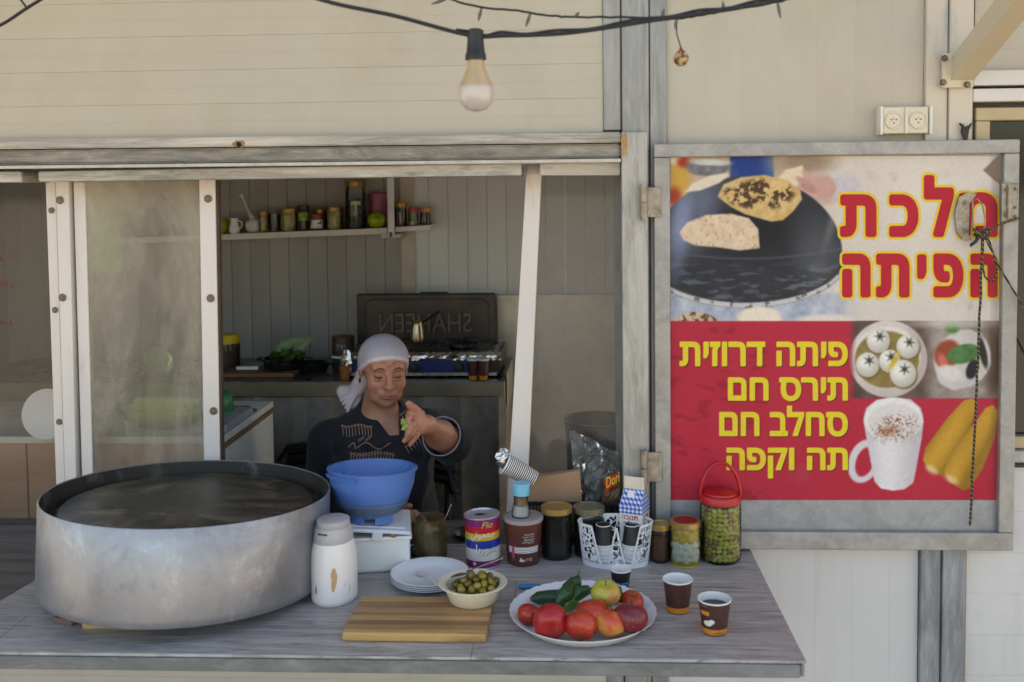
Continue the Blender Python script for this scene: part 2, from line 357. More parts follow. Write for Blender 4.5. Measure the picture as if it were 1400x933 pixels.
# awning over the front, held by a brace
cream = mat('awning_sheet', (196, 186, 164), 0.6, 0, 0.05, 3)
part('awning', MB().add([(XL, -.03, 3.1), (3.2, -.03, 3.1), (3.2, -.48, 2.94), (XL, -.48, 2.94), (XL, -.03, 3.135), (3.2, -.03, 3.135), (3.2, -.48, 2.98), (XL, -.48, 2.98)], [(0, 1, 2, 3), (4, 7, 6, 5), (0, 4, 5, 1), (1, 5, 6, 2), (2, 6, 7, 3), (3, 7, 4, 0)]), cream, K)
part('added_sky_blocker', MB().box((XL, -1.25, 2.78), (-1.0, -.49, 2.81), .004), cream, K)  # unseen sheet added to block sky and darken the left wall
p0 = aY(1316, 97, -0.03); p1 = p0+Vector((0, -0.75, 0.29)); d = (p1-p0).normalized()
u = Vector((1, 0, 0)); v_ = d.cross(u)
br = MB(); hw = .026; 
br.add([tuple(q+u*a*hw+v_*b*hw) for q in (p0+Vector((0, .012, 0)), p1) for a, b in ((-1, -1), (1, -1), (1, 1), (-1, 1))], [(0, 1, 2, 3), (4, 7, 6, 5), (0, 4, 5, 1), (1, 5, 6, 2), (2, 6, 7, 3), (3, 7, 4, 0)])
brc = part('awning_brace', br, CREAMBAR, K)
q0, q1 = aY(1286, 121, -.02), aY(1329, 73, -.02)
part('bracket_plate', MB().box((q0.x, -0.032, q0.z), (q1.x, -0.0215, q1.z), .0015), CREAMBAR, brc)
for bx, by in ((1291, 80), (1289, 113), (1322, 116)):
    c = aY(bx, by, -.034); part('bolt', MB().lathe([(0, 0), (.0075, 0), (.0075, .004), (.005, .007), (0, .0072)], 10, mtx=Matrix.Translation(c) @ Matrix.Rotation(R(90), 4, 'X')), RUSTY, brc)
part('inner_backing', MB().box((xd, .0545, 0), (3.2, .0595, 3.05)), INNER, K)
# roof and ends so that the place holds together from the side
part('roof', MB().box((XL-.4, -.04, 3.145), (3.6, 1.75, 3.24)), GALV, K)
part('roof', MB().box((XL, 0.0, 3.0505), (3.2, .1, 3.144)), GALV, K)

# ------------------------------------------------------------------ inside of the kiosk
YB, ZFL, ZCE, XR, XLI = 1.50, 0.17, 2.42, 0.66, -2.3
part('floor_slab', MB().box((XLI, .06, 0), (XR, YB, ZFL)), mat('dark_floor_tiles', (92, 88, 82), 0.6), K)
part('ceiling', MB().box((XLI-.06, .051, ZCE+.0005), (XR+.06, YB+.06, ZCE+.05)), INNER, K)
xmid = aY(560, 350, YB).x
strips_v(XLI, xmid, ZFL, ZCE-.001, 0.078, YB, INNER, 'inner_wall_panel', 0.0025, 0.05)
strips_v(xmid, XR, ZFL, ZCE-.001, 0.078, YB, mat('paler_lit_inner_panel', (186, 192, 194), .4, 0, .05, 3, (1, 1, .2), .03, 60), 'inner_wall_panel', 0.002, 0.05)  # right panels painted paler and cooler for the light falling there
part('inner_side_wall', MB().box((XLI-.06, .051, 0), (XLI-.001, YB+.05, ZCE)), INNER, K)
# right hand side wall with an unseen opening added to let sky light in
part('inner_side_wall', MB().box((XR+.001, .051, 0), (XR+.06, .7, ZCE)).box((XR+.001, 1.2, 0), (XR+.06, YB+.05, ZCE)).box((XR+.001, .701, 2.15), (XR+.06, 1.199, ZCE)), INNER, K)
part('inner_front_wall', MB().box((xd, .06, 0), (XR, .1, ZCE)).box((XLI, .0505, zt+.07), (xd-.001, .1, ZCE)).box((XLI, .0505, 0), (xd-.001, .1, ZC-.035)), INNER, K)
xt0, xt1 = aY(548, 350, YB-.01).x, aY(568, 350, YB-.01).x
part('corner_trim', MB().box((xt0, YB-.012, ZFL), (xt1, YB-.0005, ZCE-.002), .003), mat('trim_warm_grey', (168, 160, 146), 0.4), K)
# steel splash sheet behind the stove
sx0, sz1 = aY(679, 404, YB-.02).x, aY(679, 404, YB-.02).z
part('splash_sheet', MB().box((sx0, YB-.012, ZFL+.2), (XR-.01, YB-.0005, sz1), .001), mat('smudged_steel_sheet', (196, 192, 180), 0.38, 0.45, 0.08, 3, (1, 1, 0.5), 0.1, 30, (150, 142, 126), (0.5, 0.75), 5), K)

# ------------------------------------------------------------------ serving window: header, tracks, post, sashes
YH = -0.034
def hbeam(name, px0, px1, t0, t1, b0, b1, ya, yb, m, ch=.002, parent=None):
    """beam whose face runs from (px0, t0..b0) to (px1, t1..b1)"""
    A, B = aY(px0, t0, ya), aY(px1, t1, ya); C, D = aY(px0, b0, ya), aY(px1, b1, ya)
    v = [(A.x, ya, C.z), (B.x, ya, D.z), (B.x, ya, B.z), (A.x, ya, A.z), (A.x, yb, C.z), (B.x, yb, D.z), (B.x, yb, B.z), (A.x, yb, A.z)]
    bm = bmesh.new(); vs_ = [bm.verts.new(q) for q in v]
    for f in [(0, 1, 2, 3), (4, 7, 6, 5), (0, 4, 5, 1), (1, 5, 6, 2), (2, 6, 7, 3), (3, 7, 4, 0)]: bm.faces.new([vs_[i] for i in f])
    bmesh.ops.bevel(bm, geom=bm.edges[:], offset=ch, segments=2, affect='EDGES'); me = bpy.data.meshes.new(name); bmesh.ops.recalc_face_normals(bm, faces=bm.faces); bm.to_mesh(me); bm.free()
    return link(name, me, m, parent or K)
xw = -2.6
hbeam('window_header', -260, 849, 194, 181, 207, 195, YH, 0.05, GALV_H, .003)
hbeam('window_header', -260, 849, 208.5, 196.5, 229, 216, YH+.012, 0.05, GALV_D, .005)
hbeam('drip_edge', -260, 849, 230, 217, 234, 222, YH-.006, 0.05, galv('header_bright_edge', (186, 180, 170), (206, 200, 190), (150, 144, 134), 0.5, 0.2), .0012)
hbeam('window_track', -260, 30, 236.5, 235, 250, 249.5, YH+.02, 0.14, GALV_H, .002)
hbeam('window_track', 52, 713, 235, 223.5, 248.5, 240, YH+.02, 0.14, GALV_H, .002)
hbeam('window_track', 738, 848, 223.2, 222, 240, 240, YH+.02, 0.14, GALV_H, .002)
a = aY(849.5, 181, YH-.004); b = aY(888, 700, YH-.004)
post = part('window_post', MB().box((a.x, YH-.004, ZC+.001), (b.x, -.0155, a.z+.001), .0035), galv('post_with_rust', (168, 165, 158), (196, 191, 183), (112, 110, 104), 0.5, 0.3, (2.2, 1, 0.3), 12, 0.0), K)
part('window_post', MB().box((a.x+.001, -.0148, ZC+.001), (xb+.012, .16, zt-.002), .002), GALV_V, K)
# stains on the header: a black scorched hole and a rust run at the corner
def blotch(name, c, rx, rz, m, seed, y):
    q = random.Random(seed); P = []
    for i in range(22):
        a_ = 2*math.pi*i/22; k = 1+q.uniform(-.25, .25); P.append((c.x+math.cos(a_)*rx*k, y, c.z+math.sin(a_)*rz*k))
    return part(name, MB().add(P+[(c.x, y-.0008, c.z)], [(i, (i+1) % 22, 22) for i in range(22)], True), m, K)
blotch('scorch_mark', aY(327, 197, YH), .016, .009, mat('rust_halo', (150, 118, 76), .8), 3, YH-.0006)
blotch('scorch_hole', aY(327, 198, YH), .0075, .0065, mat('burnt_black', (30, 20, 14), .9), 4, YH-.0016)
blotch('rust_run', aY(853.5, 199, YH-.004), .0075, .030, mat('rust_stain', (168, 136, 92), .85, 0, .35, 60), 5, YH-.0052)
# faint drip marks, screws
SCREW = MB().lathe([(0, 0), (.0105, 0), (.0105, .0012), (.0085, .0022), (.0085, .0012), (.0055, .0012), (.0045, .003), (0, .0032)], 14).mesh('screw')
def screw(px, py, Y, parent, sc=1.0):
    o = link('screw', SCREW, RUSTY, parent, aY(px, py, Y)-parent.location, (R(90), 0, 0)); o.scale = (sc,)*3; return o
YS = 0.10
def bar(name, x0t, x1t, yt, x0b, x1b, yb_, Y, m, depth=.025, parent=None):
    A, B, C, D = aY(x0t, yt, Y), aY(x1t, yt, Y), aY(x1b, yb_, Y), aY(x0b, yb_, Y)
    v = [tuple(q) for q in (D, C, B, A)]+[(q.x, q.y+depth, q.z) for q in (D, C, B, A)]
    bm = bmesh.new(); vs_ = [bm.verts.new(q) for q in v]
    for f in [(0, 1, 2, 3), (4, 7, 6, 5), (0, 4, 5, 1), (1, 5, 6, 2), (2, 6, 7, 3), (3, 7, 4, 0)]: bm.faces.new([vs_[i] for i in f])
    bmesh.ops.bevel(bm, geom=bm.edges[:], offset=.0015, segments=1, affect='EDGES'); bmesh.ops.recalc_face_normals(bm, faces=bm.faces)
    me = bpy.data.meshes.new(name); bm.to_mesh(me); bm.free(); return link(name, me, m, parent or K)
def pane(px, Y, m, parent, th=.004):
    v = [aY(a_, b_, Y) for a_, b_ in px]; n = len(v)
    vv = [tuple(q) for q in v]+[(q.x, q.y+th, q.z) for q in v]
    return part('pane', MB().add(vv[:4], [(0, 1, 2, 3)]), m, parent)
DARKP = glass('dusty_dark_pane', (226, 224, 218), 0.07, 0.05, (170, 160, 146), 5)
HAZE = glass('hazy_scratched_pane', (232, 228, 216), 0.44, 0.12, (206, 194, 174), 3.0)
CLEARP = glass('reflection_mist_pane', (200, 200, 200), 0.30, 0.03, (138, 136, 132), 3.2)  # cloudy layer painted in for the pane's misty reflections
# leftmost sash
s1 = bar('sliding_sash', 62, 76, 248, 80, 92, 760, YS+.02, WHITEB)
pane([(-260, 745), (80, 745), (63, 248), (-260, 250)], YS+.03, DARKP, s1)
for x, y in ((70.5, 288), (75.5, 424), (81, 577)): screw(x, y, YS+.019, s1, .8)
# middle sash
s2 = bar('sliding_sash', 76, 94, 248, 92, 107, 760, YS, WHITEB)
bar('stile', 100, 116, 249, 115, 130, 760, YS+.012, WHITEB, .02, s2)
bar('stile', 95, 99.5, 249, 108, 114, 760, YS+.026, mat('set_back_stile_grey', (170, 160, 150), .6), .01, s2)  # narrow stile set back, in one even grey
bar('stile', 272, 294, 245, 281, 303, 760, YS, WHITEB, .025, s2)
bar('stile', 294.4, 298.5, 245, 303.4, 306, 760, YS+.004, mat('brown_edge_seal', (72, 56, 46), .7), .02, s2)
pane([(130, 752), (281, 752), (272, 246), (116, 248)], YS+.016, HAZE, s2)
for x, y in ((82, 274), (85.5, 407)): screw(x, y, YS-.001, s2)
for x, y in ((284.5, 272), (288, 408), (292, 562)): screw(x, y, YS-.001, s2)
# leaning sash at the right of the opening
s3 = bar('sliding_sash', 720, 741, 226, 690, 718, 745, .10, WHITEB, .022)
pane([(716, 750), (851, 750), (848, 236), (739, 236)], .112, CLEARP, s3)
s3['label'] = 'loose white sash leaning askew at the right end of the opening'
bar('stile', 840, 849, 236, 843, 851, 745, .106, mat('grey_inner_stile', (120, 120, 118), .5, .2), .02, s3)

# red felt pen scrawl on the dark pane
scr = MB(); rq = random.Random(5)
for (x, y, n_, sz) in ((2, 352, 2, 9), (2, 388, 3, 10), (1, 442, 4, 7)):
    for i in range(n_):
        bx = x+i*sz*.72; pts = [aY(bx+rq.uniform(-.3, .5)*sz, y+rq.uniform(-.6, .6)*sz, YS+.0275) for _ in range(4)]
        scr.tube(pts, .0009, 4)
part('red_scrawl', scr, mat('faded_red_ink', (150, 52, 44), .7, var=.3), s1)
# plywood and white shelf edge seen behind the left sashes
PLY = mat('plywood', (178, 140, 112), .65, 0, .1, 3, (1, 1, 6), .1, 60, (150, 112, 86), (.5, .8), 5, (1, 1, 5))
cb = thing('inner_cabinet', 'plywood fronted cabinet with white shelf top inside the left window', 'cabinet', (aY(150, 700, .22).x, .22, ZFL))
L0 = cb.location
c0, c1 = aY(-250, 600, .2), aY(306, 604, .2)
for i, (xa_, xb__) in enumerate(((-250, 35), (36.5, 306))):
    A, B = aY(xa_, 606, .2), aY(xb__, 606, .2)
    part('front_panel', MB().box((A.x-L0.x, .2-L0.y, .4), (B.x-L0.x, .215-L0.y, A.z-L0.z), .002), PLY, cb)
part('shelf_top', MB().box((c0.x-L0.x, .197-L0.y, c1.z-.006-L0.z), (c1.x-L0.x, .66-L0.y, c1.z+.014-L0.z), .003), mat('white_laminate', (205, 203, 196), .4), cb)
part('side_panel', MB().box((c1.x-L0.x-.02, .216-L0.y, .3), (c1.x-L0.x-.001, .655-L0.y, c1.z-.022-L0.z), .002), MC['white_laminate'], cb)
part('edge_batten', MB().box((c1.x-L0.x-.026, .2-L0.y, c1.z-.021-L0.z), (c1.x-L0.x+.004, .655-L0.y, c1.z-.007-L0.z), .002), mat('raw_brown_batten', (120, 88, 62), .7, 0, .15, 30, (1, .2, 1)), cb)

# ------------------------------------------------------------------ serving counter
s = NT('grey_wood_look_vinyl'); st = (0.5, 7, 1)
g1 = s.noise(6, (.5, 4.5, 1), 10, 0.72, 2.6); g2 = s.noise(15, (0.3, 6, 1), 8, 0.75, 1.8); g3 = s.noise(2.6, (.7, 1.8, 1), 5)
col = s.ramp(g1, [(0.2, s2l((126, 120, 116))), (0.42, s2l((160, 155, 151))), (0.56, s2l((184, 179, 176))), (0.72, s2l((204, 198, 191)))])
col = s.mix(s.ramp(g2, [(0.5, 0.0), (0.62, 0.85)]), col, s2l((98, 92, 89))); col = s.mix(s.ramp(g3, [(0.45, 0.0), (0.72, 0.55)]), col, s2l((150, 138, 134)))
s.bump(g2, 0.12, 0.0006); VINYL = s.out(col, s.ramp(g1, [(0.2, 0.34), (0.8, 0.52)]), 0)
CT = thing('serving_counter', 'long grey wood look counter along the kiosk front with metal edge', 'counter', (-.8, YF/2, ZC))
cl = CT.location; xrb, xrf = aZ(1027, 755, ZC).x, aZ(1103, 903, ZC).x
XE = (xrb+xrf)/2
rows = [-.001]; 
for py in (793, 819, 848): rows.append(aZ(660, py, ZC).y)
rows.append(YF)
q = random.Random(11)
seams = [[X0 for X0 in ss] for ss in ([-1.75, -.92, .12], [-1.3, aZ(705, 805, ZC).x, .2+.05], [-1.6, -.35, .17], [-1.15, aZ(647, 883, ZC).x])]
for r_ in range(4):
    y1, y0 = rows[r_], rows[r_+1]; xs = [-2.35]+seams[r_]+[XE]
    for i in range(len(xs)-1):
        part('plank', MB().box((xs[i]+.0004-cl.x, y0+.0004-cl.y, -.006), (xs[i+1]-.0004-cl.x, y1-.0004-cl.y, 0), .0007), VINYL, CT)
part('base_board', MB().box((-2.35-cl.x, YF+.004-cl.y, -.024), (XE-.006-cl.x, -.002-cl.y, -.0065), .001), mat('board_core', (96, 92, 88), .7), CT)
part('edge_rail', MB().box((-2.35-cl.x, YF-.004-cl.y, -.032), (XE-.012-cl.x, YF+.003-cl.y, -.0068), .0018), galv('counter_edge_metal', (122, 124, 122), (150, 152, 150), (94, 96, 94), .5, .35, (.4, 1, 1), 14), CT)
part('edge_rail', MB().box((XE-.011-cl.x, YF-.003-cl.y, -.03), (XE-.004-cl.x, -.004-cl.y, -.0066), .0018), MC['counter_edge_metal'], CT)
for x in (-2.2, -1.2, -.2, .28):
    part('bracket', MB().prism([(0, -.033), (0, -.3), (.03, -.3), (.5, -.05), (.5, -.033)], -.012, .012, Matrix.Translation((x-cl.x, -.002-cl.y, 0)) @ Matrix.Rotation(R(-90), 4, 'Z')), GALV, CT)
DWOOD = mat('old_dark_board', (96, 90, 86), .6, 0, .2, 6, (.5, 6, 1), .2, 60, (56, 50, 48), (.45, .7), 8, (.4, 5, 1))
part('inner_ledge', MB().box((-2.35-cl.x, .0005-cl.y, -.02), (aY(849, 700, 0).x-.002-cl.x, .19-cl.y, -.004), .001), DWOOD, CT)
B_ = [aZ(-60, 858, ZC), aZ(50, 792, ZC), aZ(112, 757, ZC)]; B_[2] = Vector((B_[2].x, -.0012, ZC))
part('bare_board', MB().add([(q_[0]-cl.x, q_[1]-cl.y, z_) for z_ in (.0006, .0002) for q_ in ((-2.34, B_[0].y), tuple(B_[0]), tuple(B_[1]), tuple(B_[2]), (-2.34, B_[2].y))], [(0, 1, 2, 3, 4), (5, 9, 8, 7, 6), (0, 5, 6, 1), (1, 6, 7, 2), (2, 7, 8, 3)]), DWOOD, CT)
# electric sockets
def socket_unit():
    a, b = aY(1197, 186, .004), aY(1268, 146, .004); c = (a+b)/2; W_, H_ = (b.x-a.x)/2, (b.z-a.z)/2
    t = thing('wall_socket', 'twin cream power socket on the wall above the poster', 'socket', (c.x, -.0, c.z))
    pl = mat('cream_socket_plastic', (214, 204, 182), .35, 0, .04, 9, c2=(150, 134, 110), c2at=(.66, .8)); wp = mat('white_socket_cheek', (226, 222, 212), .35)
    part('body', MB().box((-W_+.008, -.028, -H_+.003), (W_-.008, .003, H_-.002), .003), pl, t)
    for s_ in (-1, 1): part('cheek', MB().box((s_*W_-.007 if s_ > 0 else -W_, -.034, -H_), (W_ if s_ > 0 else -W_+.007, .003, H_), .004), wp, t)
    part('divider', MB().box((-.003, -.034, -H_+.002), (.003, -.0285, H_-.002), .002), wp, t)
    for s_ in (-.5, .5):
        m = Matrix.Translation((s_*(W_-.004), -.0285, .0)) @ Matrix.Rotation(R(90), 4, 'X')
        f = part('socket_face', MB().lathe([(0, .001), (.0165, .001), (.018, .004), (.0205, .004), (.0215, 0)], 28, mtx=m), pl, t)
        h = MB()
        for dx, dz in ((-.006, .002), (.006, .002), (0, -.006), (0, .004)): h.lathe([(0, .0022), (.0017 if dz != .004 else .001, .0022), (.0017, .0)], 8, mtx=m @ Matrix.Translation((dx, dz, 0)))
        part('pin_hole', h, BLACK, f)
socket_unit()
# ------------------------------------------------------------------ hinged shutter with the poster
YD = -0.047
corn = [aY(*p, YD) for p in ((896.5, 751), (1386, 752), (1394.5, 190.5), (895.5, 193))]
D = thing('shutter_door', 'grey steel shutter opened flat against the wall, carrying the pita poster', 'shutter', ((corn[0].x+corn[1].x)/2, YD, corn[0].z))
DL = D.location
dx0, dx1, dz0, dz1 = corn[0].x, corn[1].x, corn[0].z, corn[2].z
def dp(px, py, y=YD):            # place on the shutter, local to it
    return aY(px, py, y)-DL
SHF = galv('shutter_frame_steel', (158, 154, 148), (182, 177, 170), (126, 122, 116), .5, .25, (1, 1, 1), 9)
f1 = dp(1366, 700).x; fb = dp(1100, 728).z; ft = dp(1100, 213).z; fl = dp(916.5, 400).x; W0, W1, H0, H1 = dx0-DL.x, dx1-DL.x, 0, dz1-DL.z
part('frame_bar', MB().box((W0, 0, H0), (W1, .03, fb), .003), SHF, D)
part('frame_bar', MB().box((W0, 0, ft), (W1, .03, H1), .003), SHF, D)
part('frame_bar', MB().box((W0, .0005, fb+.0005), (fl, .03, ft-.0005), .003), SHF, D)
part('frame_bar', MB().box((f1, .0005, fb+.0005), (W1, .03, ft-.0005), .003), SHF, D)
part('backing_sheet', MB().box((W0+.004, .018, H0+.004), (W1-.004, .028, H1-.004)), galv('shutter_sheet', (150, 152, 154), (172, 174, 176), (128, 130, 134), .45, .3), D)
# flat print painted point by point in albedo
YP = YD+.0165
px0, px1, py0, py1 = 916.6, 1366.2, 213.3, 684.0
nx, ny = 640, 670
gx = np.linspace(px0, px1, nx); gy = np.linspace(py1, py0, ny); PX, PY = np.meshgrid(gx, gy)
def C(*c): return np.array(c, float)
img = np.zeros((ny, nx, 3))
def lay(mask, col):
    global img
    m = np.clip(mask, 0, 1)[..., None]; img = img*(1-m)+(np.array(col) if not isinstance(col, np.ndarray) else col)*m
def ell(cx, cy, rx, ry, rot=0, soft=1.2, wob=0, seed=0):
    a = R(rot); X_ = (PX-cx)*math.cos(a)+(PY-cy)*math.sin(a); Y_ = -(PX-cx)*math.sin(a)+(PY-cy)*math.cos(a)
    d = np.sqrt((X_/rx)**2+(Y_/ry)**2)
    if wob: d = d+wob*(vnoise(PX+seed*37, PY, 22, seed, 3)-.5)
    return 1-sstep(1-soft/min(rx, ry), 1+soft/min(rx, ry), d)
def poly(P, soft=0.9):
    d = np.full(PX.shape, -1e9); n = len(P); inside = np.zeros(PX.shape, bool); dist = np.full(PX.shape, 1e9)
    for i in range(n):
        (x1, y1), (x2, y2) = P[i], P[(i+1) % n]; ex, ey = x2-x1, y2-y1
        t = np.clip(((PX-x1)*ex+(PY-y1)*ey)/(ex*ex+ey*ey+1e-9), 0, 1); dist = np.minimum(dist, np.hypot(PX-x1-t*ex, PY-y1-t*ey))
        c = ((y1 > PY) != (y2 > PY)) & (PX < (x2-x1)*(PY-y1)/((y2-y1) if y2 != y1 else 1e-9)+x1); inside ^= c
    return sstep(-soft, soft, np.where(inside, dist, -dist))
def G(a, b, t): return np.array(a)*(1-t[..., None])+np.array(b)*t[..., None]
N = lambda sc, seed, o=4: vnoise(PX, PY, sc, seed, o)
cream_ = G((222, 212, 200), (206, 194, 182), N(90, 1)); img = cream_.copy()
# upper left: blurred kitchen, table
lay(1-sstep(1060, 1150, PX+(PY-330)*.1), G((176, 150, 120), (206, 196, 186), sstep(225, 290, PY)*.5+.5*N(40, 2)))
lay(ell(925, 238, 20, 34, 0, 9), (200, 160, 70)); lay(ell(921, 215, 16, 10, 0, 4), (222, 210, 196)); lay(ell(922, 268, 9, 12, 0, 6), (170, 60, 40)); lay(ell(935, 222, 9, 7, 0, 4), (170, 60, 30))
lay(poly([(999, 213), (1058, 213), (1060, 247), (999, 249)], 2.5), G((34, 62, 130), (74, 100, 150), sstep(1035, 1060, PX)))
lay(ell(969, 228, 31, 11, 0, 2), (110, 108, 112)); lay(ell(972, 222, 27, 5, 2, 2), (206, 204, 202)); lay(ell(966, 233, 24, 7, 0, 2), G((80, 80, 86), (160, 156, 152), N(8, 4)))
lay(ell(1076, 222, 10, 12, 0, 6), (212, 198, 180)); lay(ell(1100, 222, 40, 14, 0, 9), (156, 134, 112))
lay(1-sstep(1070, 1170, PX+np.abs(PY-360)*.3), G((160, 166, 184), (206, 204, 204), N(16, 5))*sstep(360, 380, PY)[..., None]+img*(1-sstep(360, 380, PY)[..., None]))
tb = sstep(395, 405, PY)*(1-sstep(1130, 1185, PX)); lay(tb, G((136, 146, 168), (212, 212, 214), N(12, 6)))
# dough behind, hand and sleeve
lay(poly([(1058, 250), (1076, 232), (1099, 226), (1101, 240), (1098, 252), (1072, 258)], 2), (226, 206, 172))
lay(ell(1124, 258, 26, 21, 20, 5), (196, 166, 150)); lay(poly([(1138, 238), (1172, 240), (1180, 268), (1140, 272)], 6), G((186, 176, 182), (210, 202, 202), N(6, 7)))
# dome
dome = np.where(PY < 345, 1-sstep(.985, 1.015, np.sqrt(((PX-1022)/131)**2+((PY-345)/104)**2)), 1-sstep(.985, 1.015, np.sqrt(((PX-1022)/131)**2+((PY-345)/66)**2)))
rim = 1-sstep(.98, 1.02, np.sqrt(((PX-1020)/142)**2+((PY-350)/69)**2)); rim2 = 1-sstep(.98, 1.02, np.sqrt(((PX-1020)/138)**2+((PY-348)/64)**2))
lay(rim*(PY > 352), (60, 58, 58)); lay(np.clip(rim-rim2, 0, 1)*(PY > 345), G((196, 194, 194), (120, 112, 108), sstep(.55, .7, N(7, 9))))
dc = G((48, 50, 56), (66, 68, 74), N(30, 8)); dc = dc+(np.array((66, 70, 86))*(ell(948, 290, 34, 52, 25, 22)*.9)[..., None])
dc = dc+np.array((40, 44, 56))*(ell(925, 330, 16, 60, 10, 9))[..., None]
dc = dc+np.array((34, 34, 34))*(ell(1120, 345, 30, 50, -20, 24))[..., None]
dc = dc+np.array((46, 48, 54))*(sstep(.5, .75, vnoise(PX*.5+PY*.2, PY*2.2, 9, 10))*sstep(348, 380, PY))[..., None]
dc = dc-np.array((26, 26, 26))*ell(1030, 310, 60, 34, 0, 26)[..., None]
lay(dome, np.clip(dc*.86, 18, 255)); lay(np.exp(-((PY-(352-((PX-1022)/131)**2*14))/1.6)**2)*dome*.45, (106, 108, 114))
lay(ell(1140, 300, 5, 34, 16, 5)*dome*.5, (140, 132, 124))
# breads
bc = G((232, 212, 186), (206, 176, 146), N(9, 11)); bc = G((0, 0, 0), (1, 1, 1), np.ones(PX.shape))*bc
b1 = poly([(929, 316), (940, 303), (966, 293), (1000, 291), (1025, 297), (1038, 312), (1040, 338), (1012, 341), (985, 337), (950, 334), (935, 327)], 1.4)
lay(b1, bc+np.array((-46, -62, -70))*sstep(.62, .74, N(3.4, 12, 3))[..., None]*.55)
b2 = poly([(982, 268), (990, 252), (1014, 242), (1046, 239), (1078, 246), (1096, 260), (1098, 272), (1086, 288), (1072, 300), (1056, 302), (1020, 292), (1000, 282)], 1.4)
ch_ = sstep(.46, .56, N(7, 13, 4))*poly([(990, 262), (1000, 252), (1040, 244), (1080, 252), (1088, 266), (1076, 280), (1060, 284), (1020, 284), (1000, 276)], 5)
lay(b2, G((226, 200, 146), (190, 150, 84), N(8, 14))); lay(ch_*b2*.92, G((50, 36, 24), (92, 66, 42), N(4, 15)))
lay(poly([(936, 262), (948, 250), (972, 240), (996, 236), (998, 240), (984, 250), (958, 260)], 1.6), (222, 208, 188))
hp = MB()
lay(ell(1104, 250, 5, 16, -62, 1.6), (190, 148, 136)); lay(ell(1110, 258, 5, 17, -70, 1.6), (182, 138, 126)); lay(ell(1110, 243, 4.6, 15, -55, 1.6), (200, 160, 146)); lay(ell(1130, 256, 15, 15, 0, 3), (196, 156, 142))
# bottom strip of the upper picture
lay(ell(952, 441, 30, 17, 4, 1.6, .2, 3), G((206, 182, 150), (96, 66, 46), sstep(.45, .6, N(6, 16)))); lay(ell(1040, 432, 30, 14, 0, 2, .2, 5), (232, 218, 198)); lay(ell(1130, 436, 40, 8, 0, 3), (222, 212, 200))
stain = sstep(.6, .8, N(34, 17))*sstep(1150, 1230, PX)*.4; lay(stain, (176, 156, 134))
# red field
red = G((176, 36, 58), (190, 50, 70), N(60, 20)); lay(sstep(436.4, 437.6, PY), red)
lay(sstep(.66, .72, vnoise(PX*.6+PY*.5, PY*1.5-PX*.4, 15, 21, 3))*(PY > 438)*(PX < 1050)*.55, (140, 30, 48))
# two pictures at the upper right of the red field
rt = sstep(1160, 1174, PX)*(1-sstep(542, 544, PY))*(PY > 437)
lay(rt, G((74, 58, 50), (120, 102, 90), N(18, 22)))
lay(rt*sstep(1258, 1285, PX), G((190, 180, 172), (120, 104, 96), N(14, 23, 5)))
lay(ell(1337, 490, 42, 60, 0, 14)*rt*sstep(1340, 1360, PX), (92, 70, 58))
lay(rt*ell(1216, 489, 53, 53, 0, 1.4), G((214, 202, 196), (170, 150, 146), sstep(1225, 1262, PX)*.6+sstep(505, 545, PY)*.4))
lay(rt*ell(1214, 487, 46, 43, 0, 1.4), (226, 216, 208)); lay(rt*ell(1214, 490, 44, 39, 0, 2), G((120, 100, 50), (158, 140, 90), N(12, 24)))
for (x, y, r_) in ((1202.5, 464, 16), (1242.5, 472, 15.5), (1188, 497, 16), (1218, 492, 15), (1236, 509, 18)):
    lay(rt*ell(x+1, y+2, r_+.8, r_+1.2, 0, 2), (110, 92, 50)); lay(rt*ell(x, y, r_, r_*1.06, 0, 1.2), G((240, 236, 228), (188, 180, 168), sstep(0, 1, np.hypot(PX-x+4, PY-y+5)/r_/1.5)))
    for k in range(3): lay(rt*ell(x+2, y-6, 6.5, 1.5, k*58+x % 40, 1.2)*.85, (58, 60, 48))
lay(rt*ell(1224, 492, 3, 12, 30, 3), (206, 176, 40))
lay(rt*ell(1316, 490, 37, 42, 30, 2, .15, 6), (206, 198, 192))
lay(rt*ell(1296, 482, 17, 20, 30, 3), (150, 74, 48)); lay(rt*ell(1290, 492, 6, 11, -20, 3), (206, 110, 96)); lay(rt*ell(1318, 482, 23, 13, -14, 1.6), G((60, 104, 54), (110, 146, 90), N(8, 25))); lay(rt*ell(1300, 508, 16, 10, 20, 3), (220, 212, 206))
lay(rt*ell(1330, 503, 8, 14, 20, 1.5), (52, 46, 50)); lay(rt*ell(1344, 480, 5, 22, -12, 1.5), (50, 52, 40)); lay(rt*ell(1303, 446, 9, 8, 0, 3), (84, 130, 60)); lay(rt*ell(1302, 440, 50, 6, 0, 5)*.7, (210, 204, 196))
# mug
mug = poly([(1182, 574), (1186, 556), (1200, 545), (1222, 542), (1246, 544), (1260, 556), (1264, 575), (1261, 600), (1254, 640), (1250, 660), (1238, 669), (1222, 671), (1206, 668), (1197, 658), (1190, 620)], 1.2)
hd = np.clip(ell(1183, 630, 21, 31, 18, 1.4)-ell(1184, 631, 12, 21, 18, 1.4), 0, 1)*(PX < 1196)
lay(hd, (214, 206, 206)); lay(mug, G((196, 188, 190), (228, 222, 222), np.exp(-((PX-1216)/26)**2)))
lay(ell(1223, 572, 40, 30, 0, 1.4), (232, 228, 226)); lay(ell(1224, 576, 36, 26, 0, 2), (222, 214, 210))
sp = sstep(.60, .66, N(1.9, 26, 2))*ell(1226, 584, 30, 18, -14, 8); lay(np.clip(sp, 0, 1), (128, 86, 62)); lay(ell(1217, 588, 14, 7, -8, 5)*.6, (150, 96, 66))
